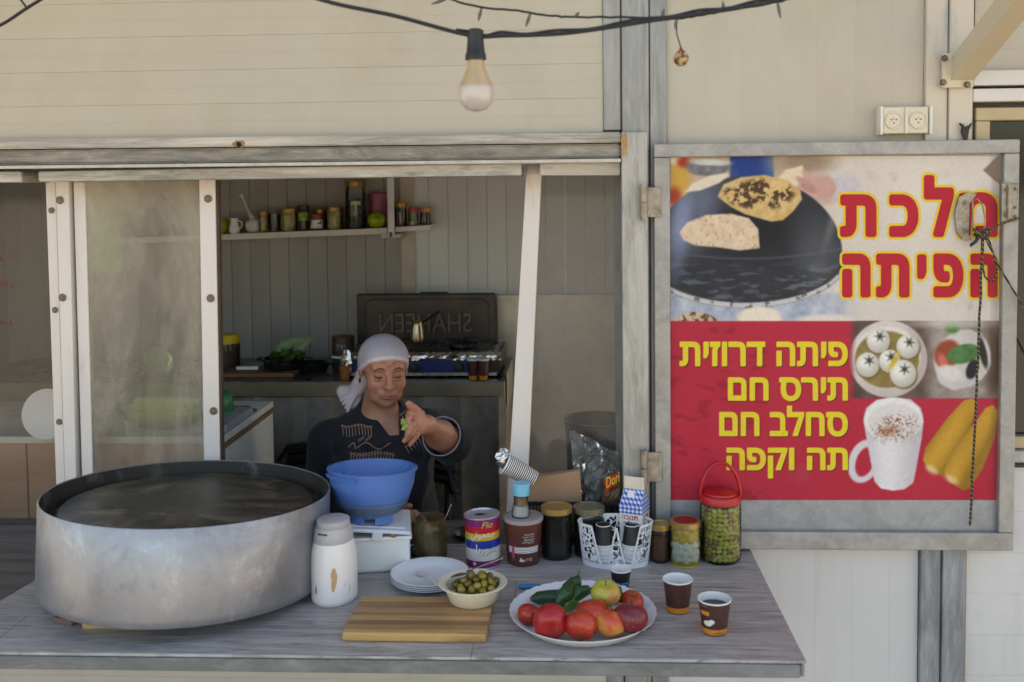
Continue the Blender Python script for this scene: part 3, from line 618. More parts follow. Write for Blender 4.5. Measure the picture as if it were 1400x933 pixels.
# corn cobs
for P, ax in (([(1330, 543), (1336, 548), (1334, 562), (1318, 612), (1302, 648), (1292, 652), (1270, 642), (1263, 628), (1266, 612), (1296, 570), (1318, 546)], (-.55, .835)), ([(1358, 552), (1364, 560), (1362, 592), (1344, 640), (1326, 668), (1318, 671), (1298, 658), (1292, 646), (1296, 628), (1330, 580), (1348, 556)], (-.5, .866))):
    al = PX*ax[0]+PY*ax[1]; ac = PX*ax[1]-PY*ax[0]; k = .5+.5*np.cos(ac*2*np.pi/6.2)*np.cos(al*2*np.pi/4.6+np.floor(ac/6.2)*2)
    cc = (P[0][0]+P[6][0])/2*ax[1]-(P[0][1]+P[6][1])/2*ax[0]
    lay(poly(P, 1.2), G((176, 120, 30), (222, 178, 70), k*.8+.2)*(1-.22*np.clip(((ac-cc)/18)**2, 0, 1))[..., None]); 
lay(ell(1302, 655, 9, 5, 25, 3)*.6, (236, 220, 180)); lay(ell(1275, 642, 9, 5, 35, 3)*.6, (236, 220, 180))
for _ in range(2):
    e_ = np.pad(img, ((1, 1), (1, 1), (0, 0)), 'edge'); img = (e_[:-2, 1:-1]+e_[2:, 1:-1]+e_[1:-1, :-2]+e_[1:-1, 2:]+2*e_[1:-1, 1:-1])/6
img = img*(1+.05*(N(5, 71, 4)-.5)*(((PX > 1160) & (PY > 437)) | ((PX < 1150) & (PY < 437))))[..., None]
# lettering: glyph outlines thickened with a distance field, printed into the banner
def glyphdist(s, x0, x1, yt, yb, fat):
    me = textmesh('g', s, outline=True); n = len(me.vertices); a = np.empty(n*3); me.vertices.foreach_get('co', a); a = a.reshape(-1, 3)[:, :2]
    lo = a.min(0); hi = a.max(0); a = (a-lo)/(hi-lo); a[:, 0] = x0+fat+a[:, 0]*(x1-x0-2*fat); a[:, 1] = yb-fat-a[:, 1]*(yb-yt-2*fat)
    ed = [tuple(e.vertices) for e in me.edges]; m = 9
    ix = np.where((gx > x0-m) & (gx < x1+m))[0]; iy = np.where((gy > yt-m) & (gy < yb+m))[0]
    sl_ = (slice(iy[0], iy[-1]+1), slice(ix[0], ix[-1]+1)); X_ = PX[sl_]; Y_ = PY[sl_]; d = np.full(X_.shape, 1e9); ins = np.zeros(X_.shape, bool)
    for i, j in ed:
        (ax, ay), (bx, by) = a[i], a[j]; ex, ey = bx-ax, by-ay
        t = np.clip(((X_-ax)*ex+(Y_-ay)*ey)/(ex*ex+ey*ey+1e-9), 0, 1); d = np.minimum(d, np.hypot(X_-ax-t*ex, Y_-ay-t*ey))
        if ay != by: ins ^= ((ay > Y_) != (by > Y_)) & (X_ < (bx-ax)*(Y_-ay)/(by-ay)+ax)
    bpy.data.meshes.remove(me); return sl_, np.where(ins, -d, d)
def ink(sl_, m, col):
    m = m[..., None]; img[sl_] = img[sl_]*(1-m)+np.array(col, float)*m
HEAD = [('ת', 1150, 1200, 265, 323), ('כ', 1217, 1257, 265, 323), ('ל', 1264, 1305, 239, 323), ('מ', 1311, 1364, 262, 323),
        ('ה', 1153, 1192, 345, 405), ('ת', 1199, 1245, 345, 405), ('י', 1255, 1268, 346, 380), ('פ', 1277, 1318, 345, 405), ('ה', 1327, 1364, 345, 405)]
gd = [glyphdist(ch__, a_, b_, t_, u_, 4.2) for ch__, a_, b_, t_, u_ in HEAD]
for sl_, d in gd: ink(sl_, 1-sstep(7.0, 8.2, d), (222, 194, 52))
for sl_, d in gd: ink(sl_, 1-sstep(3.7, 4.7, d), (182, 32, 52))
for s_, a_, b_, t_, u_ in (('פיתה דרוזית', 929, 1161, 465, 499), ('תירס חם', 996, 1161, 514, 547), ('סחלב חם', 984, 1161, 553, 596), ('תה וקפה', 994, 1161, 611, 654)):
    sl_, d = glyphdist(s_[::-1], a_, b_, t_, u_, 1.7); ink(sl_, np.roll(1-sstep(1.0, 2.0, d), (-2, 2), (0, 1))*.75, (80, 26, 30)); ink(sl_, 1-sstep(1.2, 2.2, d), (226, 204, 48))
# weathering on the right edge
lay(sstep(1352, 1358, PX)*(1-sstep(1361, 1366, PX))*.18*(PY < 700), (120, 100, 84)); lay(sstep(.7, .9, N(50, 30))*.15, (160, 150, 140))
img = np.clip((img-6)*(1+.06*(N(2.2, 31, 2)-.5))[..., None], 4, 250)/255.0
lin = np.where(img <= .04045, img/12.92, ((img+.055)/1.055)**2.4)
vv = np.empty((ny, nx, 3)); c00, c10, c01, c11 = (np.array(dp(a_, b_, YP)) for a_, b_ in ((px0, py1), (px1, py1), (px0, py0), (px1, py0)))
for j in range(ny):
    t = (gy[j]-py1)/(py0-py1); A_ = c00*(1-t)+c01*t; B_ = c10*(1-t)+c11*t; vv[j] = A_+(B_-A_)*np.linspace(0, 1, nx)[:, None]
vv[..., 1] += .0012*(vnoise(PX, PY, 70, 40, 2)-.5)
def grid_mesh(name, vv, lin, ny, nx):
    me = bpy.data.meshes.new(name); idx = np.arange(ny*nx).reshape(ny, nx)
    q4 = np.stack([idx[:-1, :-1], idx[:-1, 1:], idx[1:, 1:], idx[1:, :-1]], -1).reshape(-1, 4)
    me.vertices.add(ny*nx); me.vertices.foreach_set('co', vv.ravel()); me.loops.add(q4.size); me.loops.foreach_set('vertex_index', q4.ravel().astype(np.int32))
    me.polygons.add(len(q4)); me.polygons.foreach_set('loop_start', np.arange(0, q4.size, 4, dtype=np.int32)); me.update(calc_edges=True); me.validate()
    me.polygons.foreach_set('use_smooth', [True]*len(me.polygons))
    ca = me.color_attributes.new('col', 'FLOAT_COLOR', 'POINT'); ca.data.foreach_set('color', np.concatenate([lin.reshape(-1, 3), np.ones((ny*nx, 1))], 1).ravel()); return me
POST = link('poster', grid_mesh('poster', vv, lin, ny, nx), vcmat('printed_banner_vinyl', .5, .05, 90, Specular_IOR_Level=.25), D)
# torn corner flap, hinges, latch hook
part('torn_flap', MB().add([tuple(dp(1345, 233, YP-.002)), tuple(dp(1366, 212.5, YP-.004)), tuple(dp(1373-6, 252, YP-.003))], [(0, 1, 2)]), mat('rusty_brown_flap', (128, 106, 88), .7, 0, .2, 40), D)
HG = galv('hinge_steel', (150, 140, 124), (186, 176, 158), (100, 88, 72), .45, .4, (1, 1, 1), 40)
for py in (277, 640):
    c = dp(880.5, py, YD-.012); h_ = MB(); 
    for k in (-1, 1): h_.tube([c+Vector((0, 0, k*.001)), c+Vector((0, 0, k*.043))], .0095, 14)
    h_.box((c.x, c.y-.002+.008, c.z-.036), (W0+.016, c.y+.0165-.003, c.z+.036), .001)
    part('hinge', h_, HG, D)
c = dp(1381, 277, YD-.004); lt = part('latch_plate', MB().box((c.x-.020, -.006, c.z-.045), (c.x+.018, -.0004, c.z+.045), .001), HG, D)
part('latch_barrel', MB().tube([(c.x-.004, -.010, c.z-.038), (c.x-.004, -.010, c.z+.042)], .0055, 10), HG, lt)
for k, dz in ((-1, .03), (-1, -.03), (1, .032), (1, -.012), (1, -.034)): part('rivet', MB().lathe([(0, .0), (.004, 0), (.003, .003), (0, .0032)], 10, mtx=Matrix.Translation((c.x+k*.011, -.006, c.z+dz)) @ Matrix.Rotation(R(90), 4, 'X')), RUSTY, lt)
# cleat bracket with wire bail
P = lambda x, y, d=.03: dp(x, y, YP-d)
plate = [(P(x, y).x, P(x, y).z) for x, y in ((1310, 292), (1316, 270), (1328, 263), (1340, 266), (1334, 274), (1330, 280), (1329, 322), (1334, 330), (1322, 329), (1313, 318))]
cl_ = part('cleat_bracket', MB().prism(plate, YP-DL.y-.010, YP-DL.y-.002), HG, D)
for x, y in ((1319, 278), (1319, 316)): part('screw', MB().lathe([(0, 0), (.005, 0), (.004, .002), (0, .0024)], 10, mtx=Matrix.Translation(dp(x, y, YP-.0102)) @ Matrix.Rotation(R(90), 4, 'X')), RUSTY, cl_)
part('wire_bail', MB().tube([P(1330, 318, .012), P(1330, 274, .02), P(1336, 272, .03), P(1343, 280, .032), P(1347, 300, .03), P(1345, 320, .02)], .0016, 8), HG, cl_)
# ------------------------------------------------------------------ cord tied to the cleat
def ropemat():
    s = NT('black_and_yellow_cord'); wv = s.n('ShaderNodeTexWave'); wv.wave_type = 'BANDS'; wv.bands_direction = 'DIAGONAL'; s.l(s.v, wv.inputs[0]); wv.inputs['Scale'].default_value = 55; wv.inputs['Distortion'].default_value = 2.5; wv.inputs['Detail'].default_value = 2
    c_ = s.ramp(wv.outputs['Fac'], [(0.62, s2l((40, 38, 34))), (0.8, s2l((120, 108, 70)))]); s.bump(wv.outputs['Fac'], .6, .001); return s.out(c_, .8)
ROPE = ropemat()
rp = thing('tied_cord', 'dark braided cord knotted round the cleat and hanging down the poster', 'cord', tuple(aY(1343, 320, YP-.03)))
RL = rp.location; P = lambda x, y, d=.03: aY(x, y, YP-d)-RL
def wob(pts, n=4, a=.0012, sd=0):
    q = random.Random(sd); o = []
    for i in range(len(pts)-1):
        for k in range(n): o.append(Vector(pts[i]).lerp(Vector(pts[i+1]), k/n)+Vector((q.uniform(-a, a), q.uniform(-a, a), q.uniform(-a, a))))
    return o+[Vector(pts[-1])]
part('hanging_end', MB().tube(wob([P(1343, 325), P(1341, 400), P(1338, 450, .02), P(1335, 540, .02), P(1330, 640, .02), P(1326, 719, .02)], 6), .0031, 8), ROPE, rp)
part('loose_loop', MB().tube(wob([P(1345, 322), P(1343, 352), P(1346, 378), P(1353, 386), P(1361, 380), P(1363, 366), P(1358, 345), P(1349, 322)], 3), .0022, 8), ROPE, rp)
part('side_run', MB().tube(wob([P(1348, 318), P(1365, 308), P(1397, 298)], 3), .0022, 8), ROPE, rp)
part('tail_run', MB().tube(wob([P(1347, 325), P(1368, 368), P(1400, 422), P(1440, 500)], 4), .0024, 8), ROPE, rp)
kn = MB(); q = random.Random(3); kp = []
for i in range(60): 
    a_ = i*1.9; kp.append(P(1342+math.cos(a_)*(9+q.uniform(-3, 3)), 320+math.sin(a_*1.3)*7, .03+.012*math.sin(a_*.7)))
part('knot', kn.tube(kp, .0024, 7), ROPE, rp)
part('frayed_end', MB().tube(wob([P(1338, 324), P(1332, 332, .03), P(1327, 338, .028)], 3, .002), [.004]*6+[.0015], 7), mat('dark_blue_tape', (34, 44, 56), .6), rp)
# ------------------------------------------------------------------ materials of the goods
WPL = mat('white_plastic', (226, 226, 230), .38, 0, .02, 20)
WPAP = mat('white_paper_board', (228, 224, 220), .6, 0, .03, 40)
CLEAR = glass('clear_jar_glass', (232, 238, 234), .02, .02)
GOLD = mat('gold_lacquered_lid', (178, 146, 84), .32, .6, .06, 30)
REDP = mat('red_plastic', (178, 26, 32), .35, 0, .06, 30)
STEEL = mat('spoon_steel', (170, 168, 166), .25, .9, .1, 30)
DARKL = mat('dark_syrup', (20, 15, 12), .18, 0, .3, 20)
TLIFT = Vector((0, 0, .0004))
def rotx(a): return Matrix.Rotation(a, 4, 'X')
# ---- the big round pan
pc, pr = Vector((-.8656, -.2895, ZC+.0212)), .3105     # solved from where its rim and foot show
TILT = (R(3.2), R(1.2), 0)
pan = thing('round_griddle_pan', 'huge round aluminium baking pan with sooty black plate, propped at the left of the counter', 'griddle', tuple(pc), (-.0568, .0347, 0))
def alu():
    s = NT('scuffed_aluminium'); n = s.noise(3.5, (1, 1, 1.6), 6, .6, .5); n2 = s.noise(8, (1.5, 1.5, 1), 10, .74, .5); n3 = s.noise(90, (1, 1, .15), 4, .6)
    c_ = s.ramp(n, [(.25, s2l((132, 132, 136))), (.75, s2l((164, 164, 168)))]); c_ = s.mix(s.ramp(n2, [(.52, 0.), (.66, .5)]), c_, s2l((116, 115, 116))); c_ = s.mix(s.ramp(n2, [(.32, .5), (.44, 0.)]), c_, s2l((190, 190, 192))); c_ = s.mix(s.ramp(n3, [(.5, 0.), (.8, .3)]), c_, s2l((140, 140, 142)))
    s.bump(n2, .5, .003); return s.out(c_, s.ramp(n2, [(.3, .26), (.7, .5)]), .6)
PH = .1994
part('pan_wall', MB().lathe([(pr*.93, .002), (pr*.985, .003), (pr-.0015, .009), (pr, .02), (pr, PH-.002), (pr-.0015, PH), (pr-.004, PH-.002)], 96), alu(), pan)
SOOT = mat('sooty_inner_wall', (60, 56, 52), .5, .3, .3, 7, (1, 1, 1), .3, 40, (120, 116, 110), (.55, .72), 9)
part('inner_wall', MB().lathe([(pr-.004, PH-.0025), (pr-.005, PH-.052), (pr-.03, PH-.054), (pr-.034, PH-.06)], 96), SOOT, pan)
def griddle():
    s = NT('burnt_griddle_iron'); n = s.noise(4, (1, 1.6, 1), 10, .75, 2.2); n2 = s.noise(13, (.5, 1.6, 1), 9, .78, 1.4)
    c_ = s.ramp(n, [(.3, s2l((30, 29, 26))), (.5, s2l((76, 72, 64))), (.7, s2l((140, 130, 112)))]); c_ = s.mix(s.ramp(n2, [(.54, 0.), (.62, .9)]), c_, s2l((14, 12, 10)))
    s.bump(n2, .3, .0015); return s.out(c_, s.ramp(n, [(.3, .3), (.7, .55)]), .35)
part('griddle_plate', MB().lathe([(0, PH-.020), (pr*.5, PH-.021), (pr*.86, PH-.025), (pr*.89, PH-.034), (pr*.89, PH-.052), (pr-.03, PH-.0535)], 80), griddle(), pan)
part('pan_bottom', MB().lathe([(0, .0015), (pr*.93, .0022)], 64), MC['scuffed_aluminium'] if 'scuffed_aluminium' in MC else GALV, pan)
for i, (x, y, a_, wd, m, lab) in enumerate(((155, 861, .05, .13, mat('yellow_wood_wedge', (200, 164, 104), .6, 0, .08, 10, (1, 6, 1)), 'pale yellow wood wedge under the front edge of the big pan'), (86, 856, -.3, .05, mat('brown_wood_wedge', (120, 94, 84), .7), 'small brown wood block under the left edge of the big pan'))):
    c = aZ(x, y, ZC); single('wood_wedge', MB().box((-wd/2, -.012, 0), (wd/2, .05, .013), .0015), m, lab, 'wedge', (c.x, c.y+.014, ZC+.0004), (0, 0, a_))

# ---- thermos
tc, tr = stand(425, 491, 832)
th = thing('thermos_jug', 'white vacuum flask with peeling wood grain print and grey lid, right of the big pan', 'thermos', tuple(tc+TLIFT), (0, 0, R(-20)))
hh = hgt(tc, 708)
PEEL = mat('peeling_white_print', (226, 222, 220), .45, 0, .05, 7, (3, 3, .5), .1, 60, (150, 136, 128), (.60, .72), 9, (2.2, 2.2, .6)); 
s_ = .93
part('flask_body', MB().lathe([(0, 0), (tr*.9, 0), (tr*.97, .004), (tr, .012), (tr, hh*.45), (tr*.96, hh*.62), (tr*.86, hh*.74)], 48, s_, 1), PEEL, th)
GLID = mat('grey_plastic_lid', (176, 174, 176), .42, 0, .05, 8, c2=(120, 104, 94), c2at=(.68, .76), c2s=14)
lid = part('lid', MB().lathe([(tr*.862, hh*.738), (tr*.868, hh*.742), (tr*.82, hh*.84), (tr*.76, hh*.91), (tr*.70, hh*.915), (tr*.72, hh*.925), (tr*.71, hh*.985), (tr*.62, hh*.998), (0, hh)], 48, s_, 1), GLID, th)
part('pour_button', MB().box((-.012, -tr*.83, hh*.85), (.012, -tr*.70, hh*.873), .002), mat('rust_brown_spout', (96, 66, 48), .6), lid)
for k, (a_, z_, w_, h_) in enumerate(((.25, .36, .006, .024), (-.6, .2, .002, .010))):
    q = random.Random(k); P_ = [(math.cos(t)*w_*(1+q.uniform(-.4, .4)), math.sin(t)*h_*(1+q.uniform(-.3, .3))) for t in np.linspace(0, 6.28, 13)[:-1]]
    v = [((tr+.0006)*s_*math.sin(a_+R(20)+x/tr), -(tr+.0006)*math.cos(a_+R(20)+x/tr), hh*z_+z+x*.8) for x, z in P_]
    part('peeled_patch', MB().add(v, [tuple(range(12))]), mat('bare_tan_patch', (196, 158, 116), .6) if k == 0 else mat('dark_scuff', (96, 84, 80), .6), th)

# ---- white tub with ajar lid, blue colander on it
bx = aZ(520, 788, ZC); bang = R(10)
tub = thing('storage_box', 'square white plastic box with its lid ajar behind the flask', 'box', (bx.x-.012, bx.y+.078, ZC+.0004), (0, 0, bang))
bw, bd, bh = .068, .06, .088
part('box_wall', MB().box((-bw, -bd, 0), (bw, bd, bh-.004), .008).box((-bw-.004, -bd-.004, bh-.012), (bw+.004, bd+.004, bh-.003), .003), mat('milky_box_plastic', (226, 226, 222), .4, 0, .02), tub)
LT = Matrix.Translation((-.006, 0, bh+.012)) @ Matrix.Rotation(R(6), 4, 'Y') @ rotx(R(4))
bl = part('box_lid', MB().box((-bw-.008, -bd-.008, 0), (bw+.008, bd+.008, .009), .003, LT).box((-bw+.006, -bd+.006, .0091), (bw-.006, bd-.006, .012), .001, LT), mat('milky_lid_plastic', (214, 216, 222), .35, 0, .03), tub)
part('lid_clip', MB().box((-.012, -bd-.011, -.016), (.012, -bd-.0085, .005), .001, LT), MC['milky_lid_plastic'], bl)
part('food_scrap', MB().ball((.03, -bd-.002, bh), (.008, .004, .006), 8, 6, jit=.3), mat('crumb_brown', (150, 112, 66), .8), tub)
BZ = ZC+.11
cc = aY(507, 640, bx.y+.07); Rr = 61.5*mpp(cc)
hz = cc.z-BZ
BLUE = mat('blue_translucent_plastic', (104, 144, 222), .32, 0, .06, 5, bump=.03, Transmission_Weight=.35, Subsurface_Weight=.0)
col_ = thing('colander', 'blue plastic colander with side handle standing on the white box lid', 'colander', (cc.x, cc.y, BZ), (R(-4), R(1.0), 0))
part('colander_bowl', MB().lathe([(0, .012), (Rr*.5, .012), (Rr*.62, .022), (Rr*.8, .045), (Rr*.93, hz*.72), (Rr*.965, hz-.004), (Rr*.975, hz), (Rr*.95, hz), (Rr*.915, hz*.72), (Rr*.78, .048), (Rr*.6, .025), (Rr*.45, .015), (0, .015)], 64), BLUE, col_)
part('rim', MB().lathe([(Rr*.955, hz-.003), (Rr*1.0, hz-.004), (Rr*1.005, hz), (Rr*.955, hz+.0015)], 64), BLUE, col_)
for a_ in (-.55, .75, 2.9): part('foot', MB().lathe([(Rr*.50, 0), (Rr*.55, 0), (Rr*.56, .024), (Rr*.50, .022), (Rr*.50, 0)], 10, a0=a_-1.57-.42, a1=a_-1.57+.42), BLUE, col_)
part('handle', MB().lathe([(Rr*.97, hz-.0135), (Rr*1.02, hz-.015), (Rr*1.025, hz-.012), (Rr*.97, hz-.010)], 14, a0=R(-165), a1=R(-100)).lathe([(Rr*.97, hz-.0135), (Rr*1.0, hz-.006)], 14, a0=R(-165), a1=R(-100)), BLUE, col_)
part('sieve_zone', MB().lathe([(Rr*.62+.0006, .022), (Rr*.8+.0006, .045), (Rr*.835+.0006, .052)], 64), mat('greyish_blue_sieve', (96, 118, 150), .4, 0, .15, 40), col_)
dots = MB()
for r_ in range(4):
    zz = .026+r_*.0055; rr_ = Rr*(.655+r_*.042)
    for i in range(40):
        a_ = math.pi*(-1.05+i/40*1.1)-0; m = Matrix.Translation((rr_*math.cos(a_), rr_*math.sin(a_), zz)) @ Matrix.Rotation(a_, 4, 'Z'); dots.box((-.001, -.0016, -.0007), (.0014, .0016, .0007), 0, m)
o = part('drain_holes', dots, mat('hole_navy', (20, 36, 84), .6), col_); o['kind'] = 'stuff'

# ---- small jam jar and open brown jar
def jar(name, label, xl, xr, yb, ytop, fill, fm, lidm, cat='jar', neck=.86, glassm=None, mouth=None, lid_h=.014, Z0=None, group=None, shelf=None, Y=None):
    c, r = stand(xl, xr, yb, Z0) if Y is None else (aY((xl+xr)/2, yb, Y), (xr-xl)/2*mpp(aY((xl+xr)/2, yb, Y)))
    h = hgt(c, ytop); t = thing(name, label, cat, tuple(c+TLIFT), 0, group)
    part('glass_wall', MB().lathe([(0, .001), (r*.8, 0), (r*.96, .004), (r, .012), (r, h*.74), (r*.97, h*.80), (r*neck, h*.87), (r*neck, h-.002), (r*neck*.93, h-.002)], 32), glassm or CLEAR, t)
    part('contents', MB().lathe([(0, .003), (r*.78, .003), (r*.93, .008), (r*.95, .014), (r*.95, h*fill), (0, h*fill+.0005)], 28), fm, t)
    if lidm: part('lid', MB().lathe([(r*neck+.002, h-lid_h), (r*neck+.003, h-lid_h+.001), (r*neck+.003, h-.0015), (r*neck+.0015, h), (r*neck*.86, h), (r*neck*.84, h-.0012), (0, h-.001)], 32), lidm, t)
    return t, c, r, h
t, c, r, h = jar('jam_jar', 'small jar of red fruit with black and white label, tucked behind the open syrup jar', 547, 582, 763, 722, .82, mat('red_fruit', (110, 20, 24), .35, 0, .5, 90, bump=.5, bs=90), None, Z0=ZC)
part('label', band(MB(), r+.0006, r+.0006, h*.12, h*.52, -1.4, .6), mat('printed_jam_label', (206, 204, 200), .5, 0, .05, 60, c2=(44, 40, 40), c2at=(.50, .54), c2s=55, bump=0), t)
BRG = glass('brown_smeared_glass', (206, 186, 150), .28, .05, (140, 120, 84), 24)
t, c, r, h = jar('open_syrup_jar', 'open glass jar of black brown syrup with a spoon standing in it', 567, 612, 772, 707, .58, DARKL, None, neck=.9, glassm=BRG)
part('rim_ring', MB().lathe([(r*.9, h-.004), (r*.94, h-.003), (r*.94, h), (r*.9, h+.001), (r*.86, h-.001)], 32), BRG, t)
sp = aY(617, 690, c.y)
single('teaspoon', MB().tube([(0, 0, 0), (sp.x-c.x-.004, .004, sp.z-c.z-.02)], [.0022, .0016], 8).ball((0, 0, 0), (.009, .004, .012), 10, 6), STEEL, 'steel teaspoon leaning in the open syrup jar', 'spoon', (c.x+.004, c.y, c.z+.02))
# dark dish behind it
c, r = stand(612, 652, 748, ZC); part_ = thing('black_dish', 'shallow black dish with grey rim behind the open syrup jar', 'dish', (c.x+.01, .05, ZC-.0035))
part('dish_bowl', MB().lathe([(0, 0), (r*.7, 0), (r*1.1, .016), (r*1.12, .018), (r*1.05, .017), (r*.66, .004), (0, .004)], 40), BLACK, part_)

# ---- stacked plates with plastic spoon, olives bowl, cutting board
c, r = stand(535, 641, 818); 
for k in range(4):
    single('plate', MB().lathe([(0, .0), (r*.66, .0), (r*.72, .003), (r*.93, .011), (r, .012), (r*1.0, .0135), (r*.93, .0125), (r*.70, .0045), (r*.64, .0018), (0, .0018)], 72), WPL, ['lowest white plastic plate of the stack behind the cutting board', 'second white plastic plate from the bottom of the stack', 'third white plastic plate of the stack, just under the top one', 'top white plastic plate of the stack, with a plastic spoon lying on it'][k], 'plate', (c.x, c.y, ZC+.0006+k*.0042), group='stack of white plastic plates')
pz = ZC+.0006+3*.0042
a_ = aZ(576, 786, pz+.004); b_ = aZ(604, 804, pz+.012); dd = (b_-a_)
CSP = mat('clear_white_spoon', (214, 208, 204), .3, 0, .03)
ps = thing('plastic_spoon', 'translucent white plastic spoon lying on the top plate', 'spoon', tuple(a_+Vector((0, 0, .002))), (0, 0, math.atan2(dd.y, dd.x)))
part('spoon_bowl', MB().lathe([(0, -.003), (.6, -.002), (1, 0), (1.04, .0006), (.96, .0008), (.5, -.0012), (0, -.002)], 20, .0155, .0095).ball((0, 0, -5), .0001, 4, 3) if 0 else MB().lathe([(0, -.003), (.009, -.002), (.0125, 0), (.0128, .0006), (.0118, .0008), (.006, -.0012), (0, -.002)], 20, 1.3, .8), CSP, ps)
part('spoon_stem', MB().tube([(.0155, 0, .0), (.05, 0, .006), (.095, 0, .008)], [.0022, .0026, .0034], 8, flat=.4), CSP, ps)

bdA = aZ(468, 878, ZC); bdW = aZ(665, 881, ZC); BT = .018; y_back = aZ(497, 815, ZC+BT).y
CB = thing('cutting_board', 'worn striped wooden chopping board at the front of the counter', 'cutting board', ((bdA.x+bdW.x)/2, (bdA.y+y_back)/2, ZC+.0006), (0, 0, R(-.4)))
bw2 = (bdW.x-bdA.x)/2; bl2 = (y_back-bdA.y)/2; q = random.Random(4); nS = 8; wds = [q.uniform(.7, 1.3) for _ in range(nS)]; tot = sum(wds); y = -bl2
cols = [(196, 158, 98), (178, 138, 88), (150, 112, 74), (190, 152, 100), (166, 124, 82), (186, 148, 104), (158, 120, 80), (184, 148, 100)]
for i in range(nS):
    y2 = y+2*bl2*wds[i]/tot
    m = mat('board_strip_%s' % 'abcdefgh'[i], cols[i], .5, 0, .16, 7, (.35, 5, 1), .15, 50, (112, 78, 50), (.56, .74), 6, (.4, 6, 1))
    part('board_strip', MB().box((-bw2, y+.0001, 0), (bw2, y2-.0001, BT), .0035 if i in (0, nS-1) else .0004), m, CB); y = y2
c, r = stand(615, 679, 835, ZC+BT); rt_ = 47*mpp(c+Vector((0, 0, .03))); hb = hgt(c, 797)
OB = thing('olive_bowl', 'cream paper bowl heaped with green olives on the cutting board corner', 'bowl', (c.x, c.y, ZC+BT+.001))
part('bowl_wall', MB().lathe([(0, 0), (r*.92, 0), (r, .003), (rt_*.84, hb*.92), (rt_*.98, hb), (rt_, hb+.0008), (rt_*.97, hb+.0025), (rt_*.8, hb*.96), (r*.95, .006), (0, .004)], 64), mat('cream_bagasse', (222, 212, 186), .6, 0, .02), OB)
OLV = [mat('olive_%s' % n_, c_, .28, 0, .12, 60, bump=.05) for n_, c_ in (('green', (128, 116, 40)), ('brownish', (104, 84, 38)), ('yellow', (146, 128, 52)))]
om = [MB().ball((0, 0, 0), (.0098, .0078, .0078), 12, 8).mesh('olive') for _ in range(3)]
q = random.Random(8); n_ol = 0; spots_ = []
for lay_, (zz, R_, nn) in enumerate(((hb*.62, rt_*.60, 16), (hb*.92, rt_*.66, 20), (hb+.008, rt_*.46, 12), (hb+.018, rt_*.24, 5))):
    for i in range(nn):
        for _ in range(60):
            a_ = q.uniform(0, 6.283); rr = R_*math.sqrt(q.random()); x, y = rr*math.cos(a_)+.004*lay_, rr*math.sin(a_)
            if all((x-u)**2+(y-v)**2+(zz-w_)**2 > .0136**2 for u, v, w_ in spots_): break
        else: continue
        spots_.append((x, y, zz)); k = q.choice((0, 0, 1, 2)); o = link('olive', om[k], OLV[k], None, (c.x+x, c.y+y, ZC+BT+zz+q.uniform(-.002, .002)), (q.uniform(-.8, .8), q.uniform(-.8, .8), q.uniform(0, 6)))
        tag(o, 'cracked green olive heaped in the cream paper bowl', 'olive', 'olives in the cream bowl')
a_, b_ = aY(628, 790, c.y-.006), aY(688, 765, c.y+.02)
fk = thing('serving_spoon', 'dull steel spoon resting across the bowl of olives', 'spoon', tuple(a_+Vector((0, 0, .004))), (0, 0, 0)); dd = b_-a_
part('spoon_bowl', MB().ball((0, 0, 0), (.019, .011, .004), 16, 8, mtx=Matrix.Rotation(math.atan2(dd.y, dd.x), 4, 'Z') @ Matrix.Rotation(R(-8), 4, 'Y')), STEEL, fk)
part('spoon_stem', MB().tube([dd*.14, dd*.35+Vector((0, 0, .002)), dd*1.0], [.003, .0026, .0048], 8, flat=.45), STEEL, fk)

# ---- fruit plate
fc, fr = stand(713, 881, 887); rim_r = 100*mpp(fc+Vector((0, 0, .02)))
FP = thing('fruit_plate', 'white ridged plastic plate full of tomatoes, apples and peppers', 'plate', tuple(fc+TLIFT))
rd = MB(); n_ = 96; prof = [(0, .002), (fr*.9, .002), (fr*.97, .005), (rim_r*.93, .019), (rim_r, .024), (rim_r, .0225), (rim_r*.94, .0165), (fr, .002), (fr*.9, 0), (0, 0)]
v = []; f = []
for i, (a_, z_) in enumerate(prof):
    for k in range(n_):
        t_ = 2*math.pi*k/n_; w_ = (1+.008*math.sin(t_*36)) if 2 <= i <= 7 else 1; v.append((max(a_, .0005)*w_*math.cos(t_), max(a_, .0005)*w_*math.sin(t_), z_+(.0007*math.sin(t_*36) if 3 <= i <= 6 else 0)))
for i in range(len(prof)-1):
    for k in range(n_): f.append((i*n_+k, i*n_+(k+1) % n_, (i+1)*n_+(k+1) % n_, (i+1)*n_+k))
part('plate_dish', rd.add(v, f, True), WPL, FP)
def fruitmat(name, c1, c2, th_=(.4, .62), sc=5, streak=(1, 1, 1), rough=.28):
    if name in MC: return MC[name]
    s = NT(name); n1 = s.noise(sc, (1, 1, 1), 4, .55, .5); n2 = s.noise(60, streak, 5, .7); col = s.mix(s.ramp(n1, [(th_[0], 0.), (th_[1], 1.)]), s2l(c1), s2l(c2)); col = s.mix(s.ramp(n2, [(.48, 0.), (.75, .6)]), col, s2l(c2)); col = s.mix(s.ramp(s.noise(260, (1, 1, 1), 2), [(.66, 0.), (.72, .5)]), col, s2l((206, 180, 130)))
    s.bump(s.noise(38, (1, 1, 1), 3), .22, .0012); MC[name] = s.out(col, rough, 0); s.b.inputs['Subsurface Weight'].default_value = .08; s.b.inputs['Subsurface Radius'].default_value = (.01, .004, .002); return MC[name]
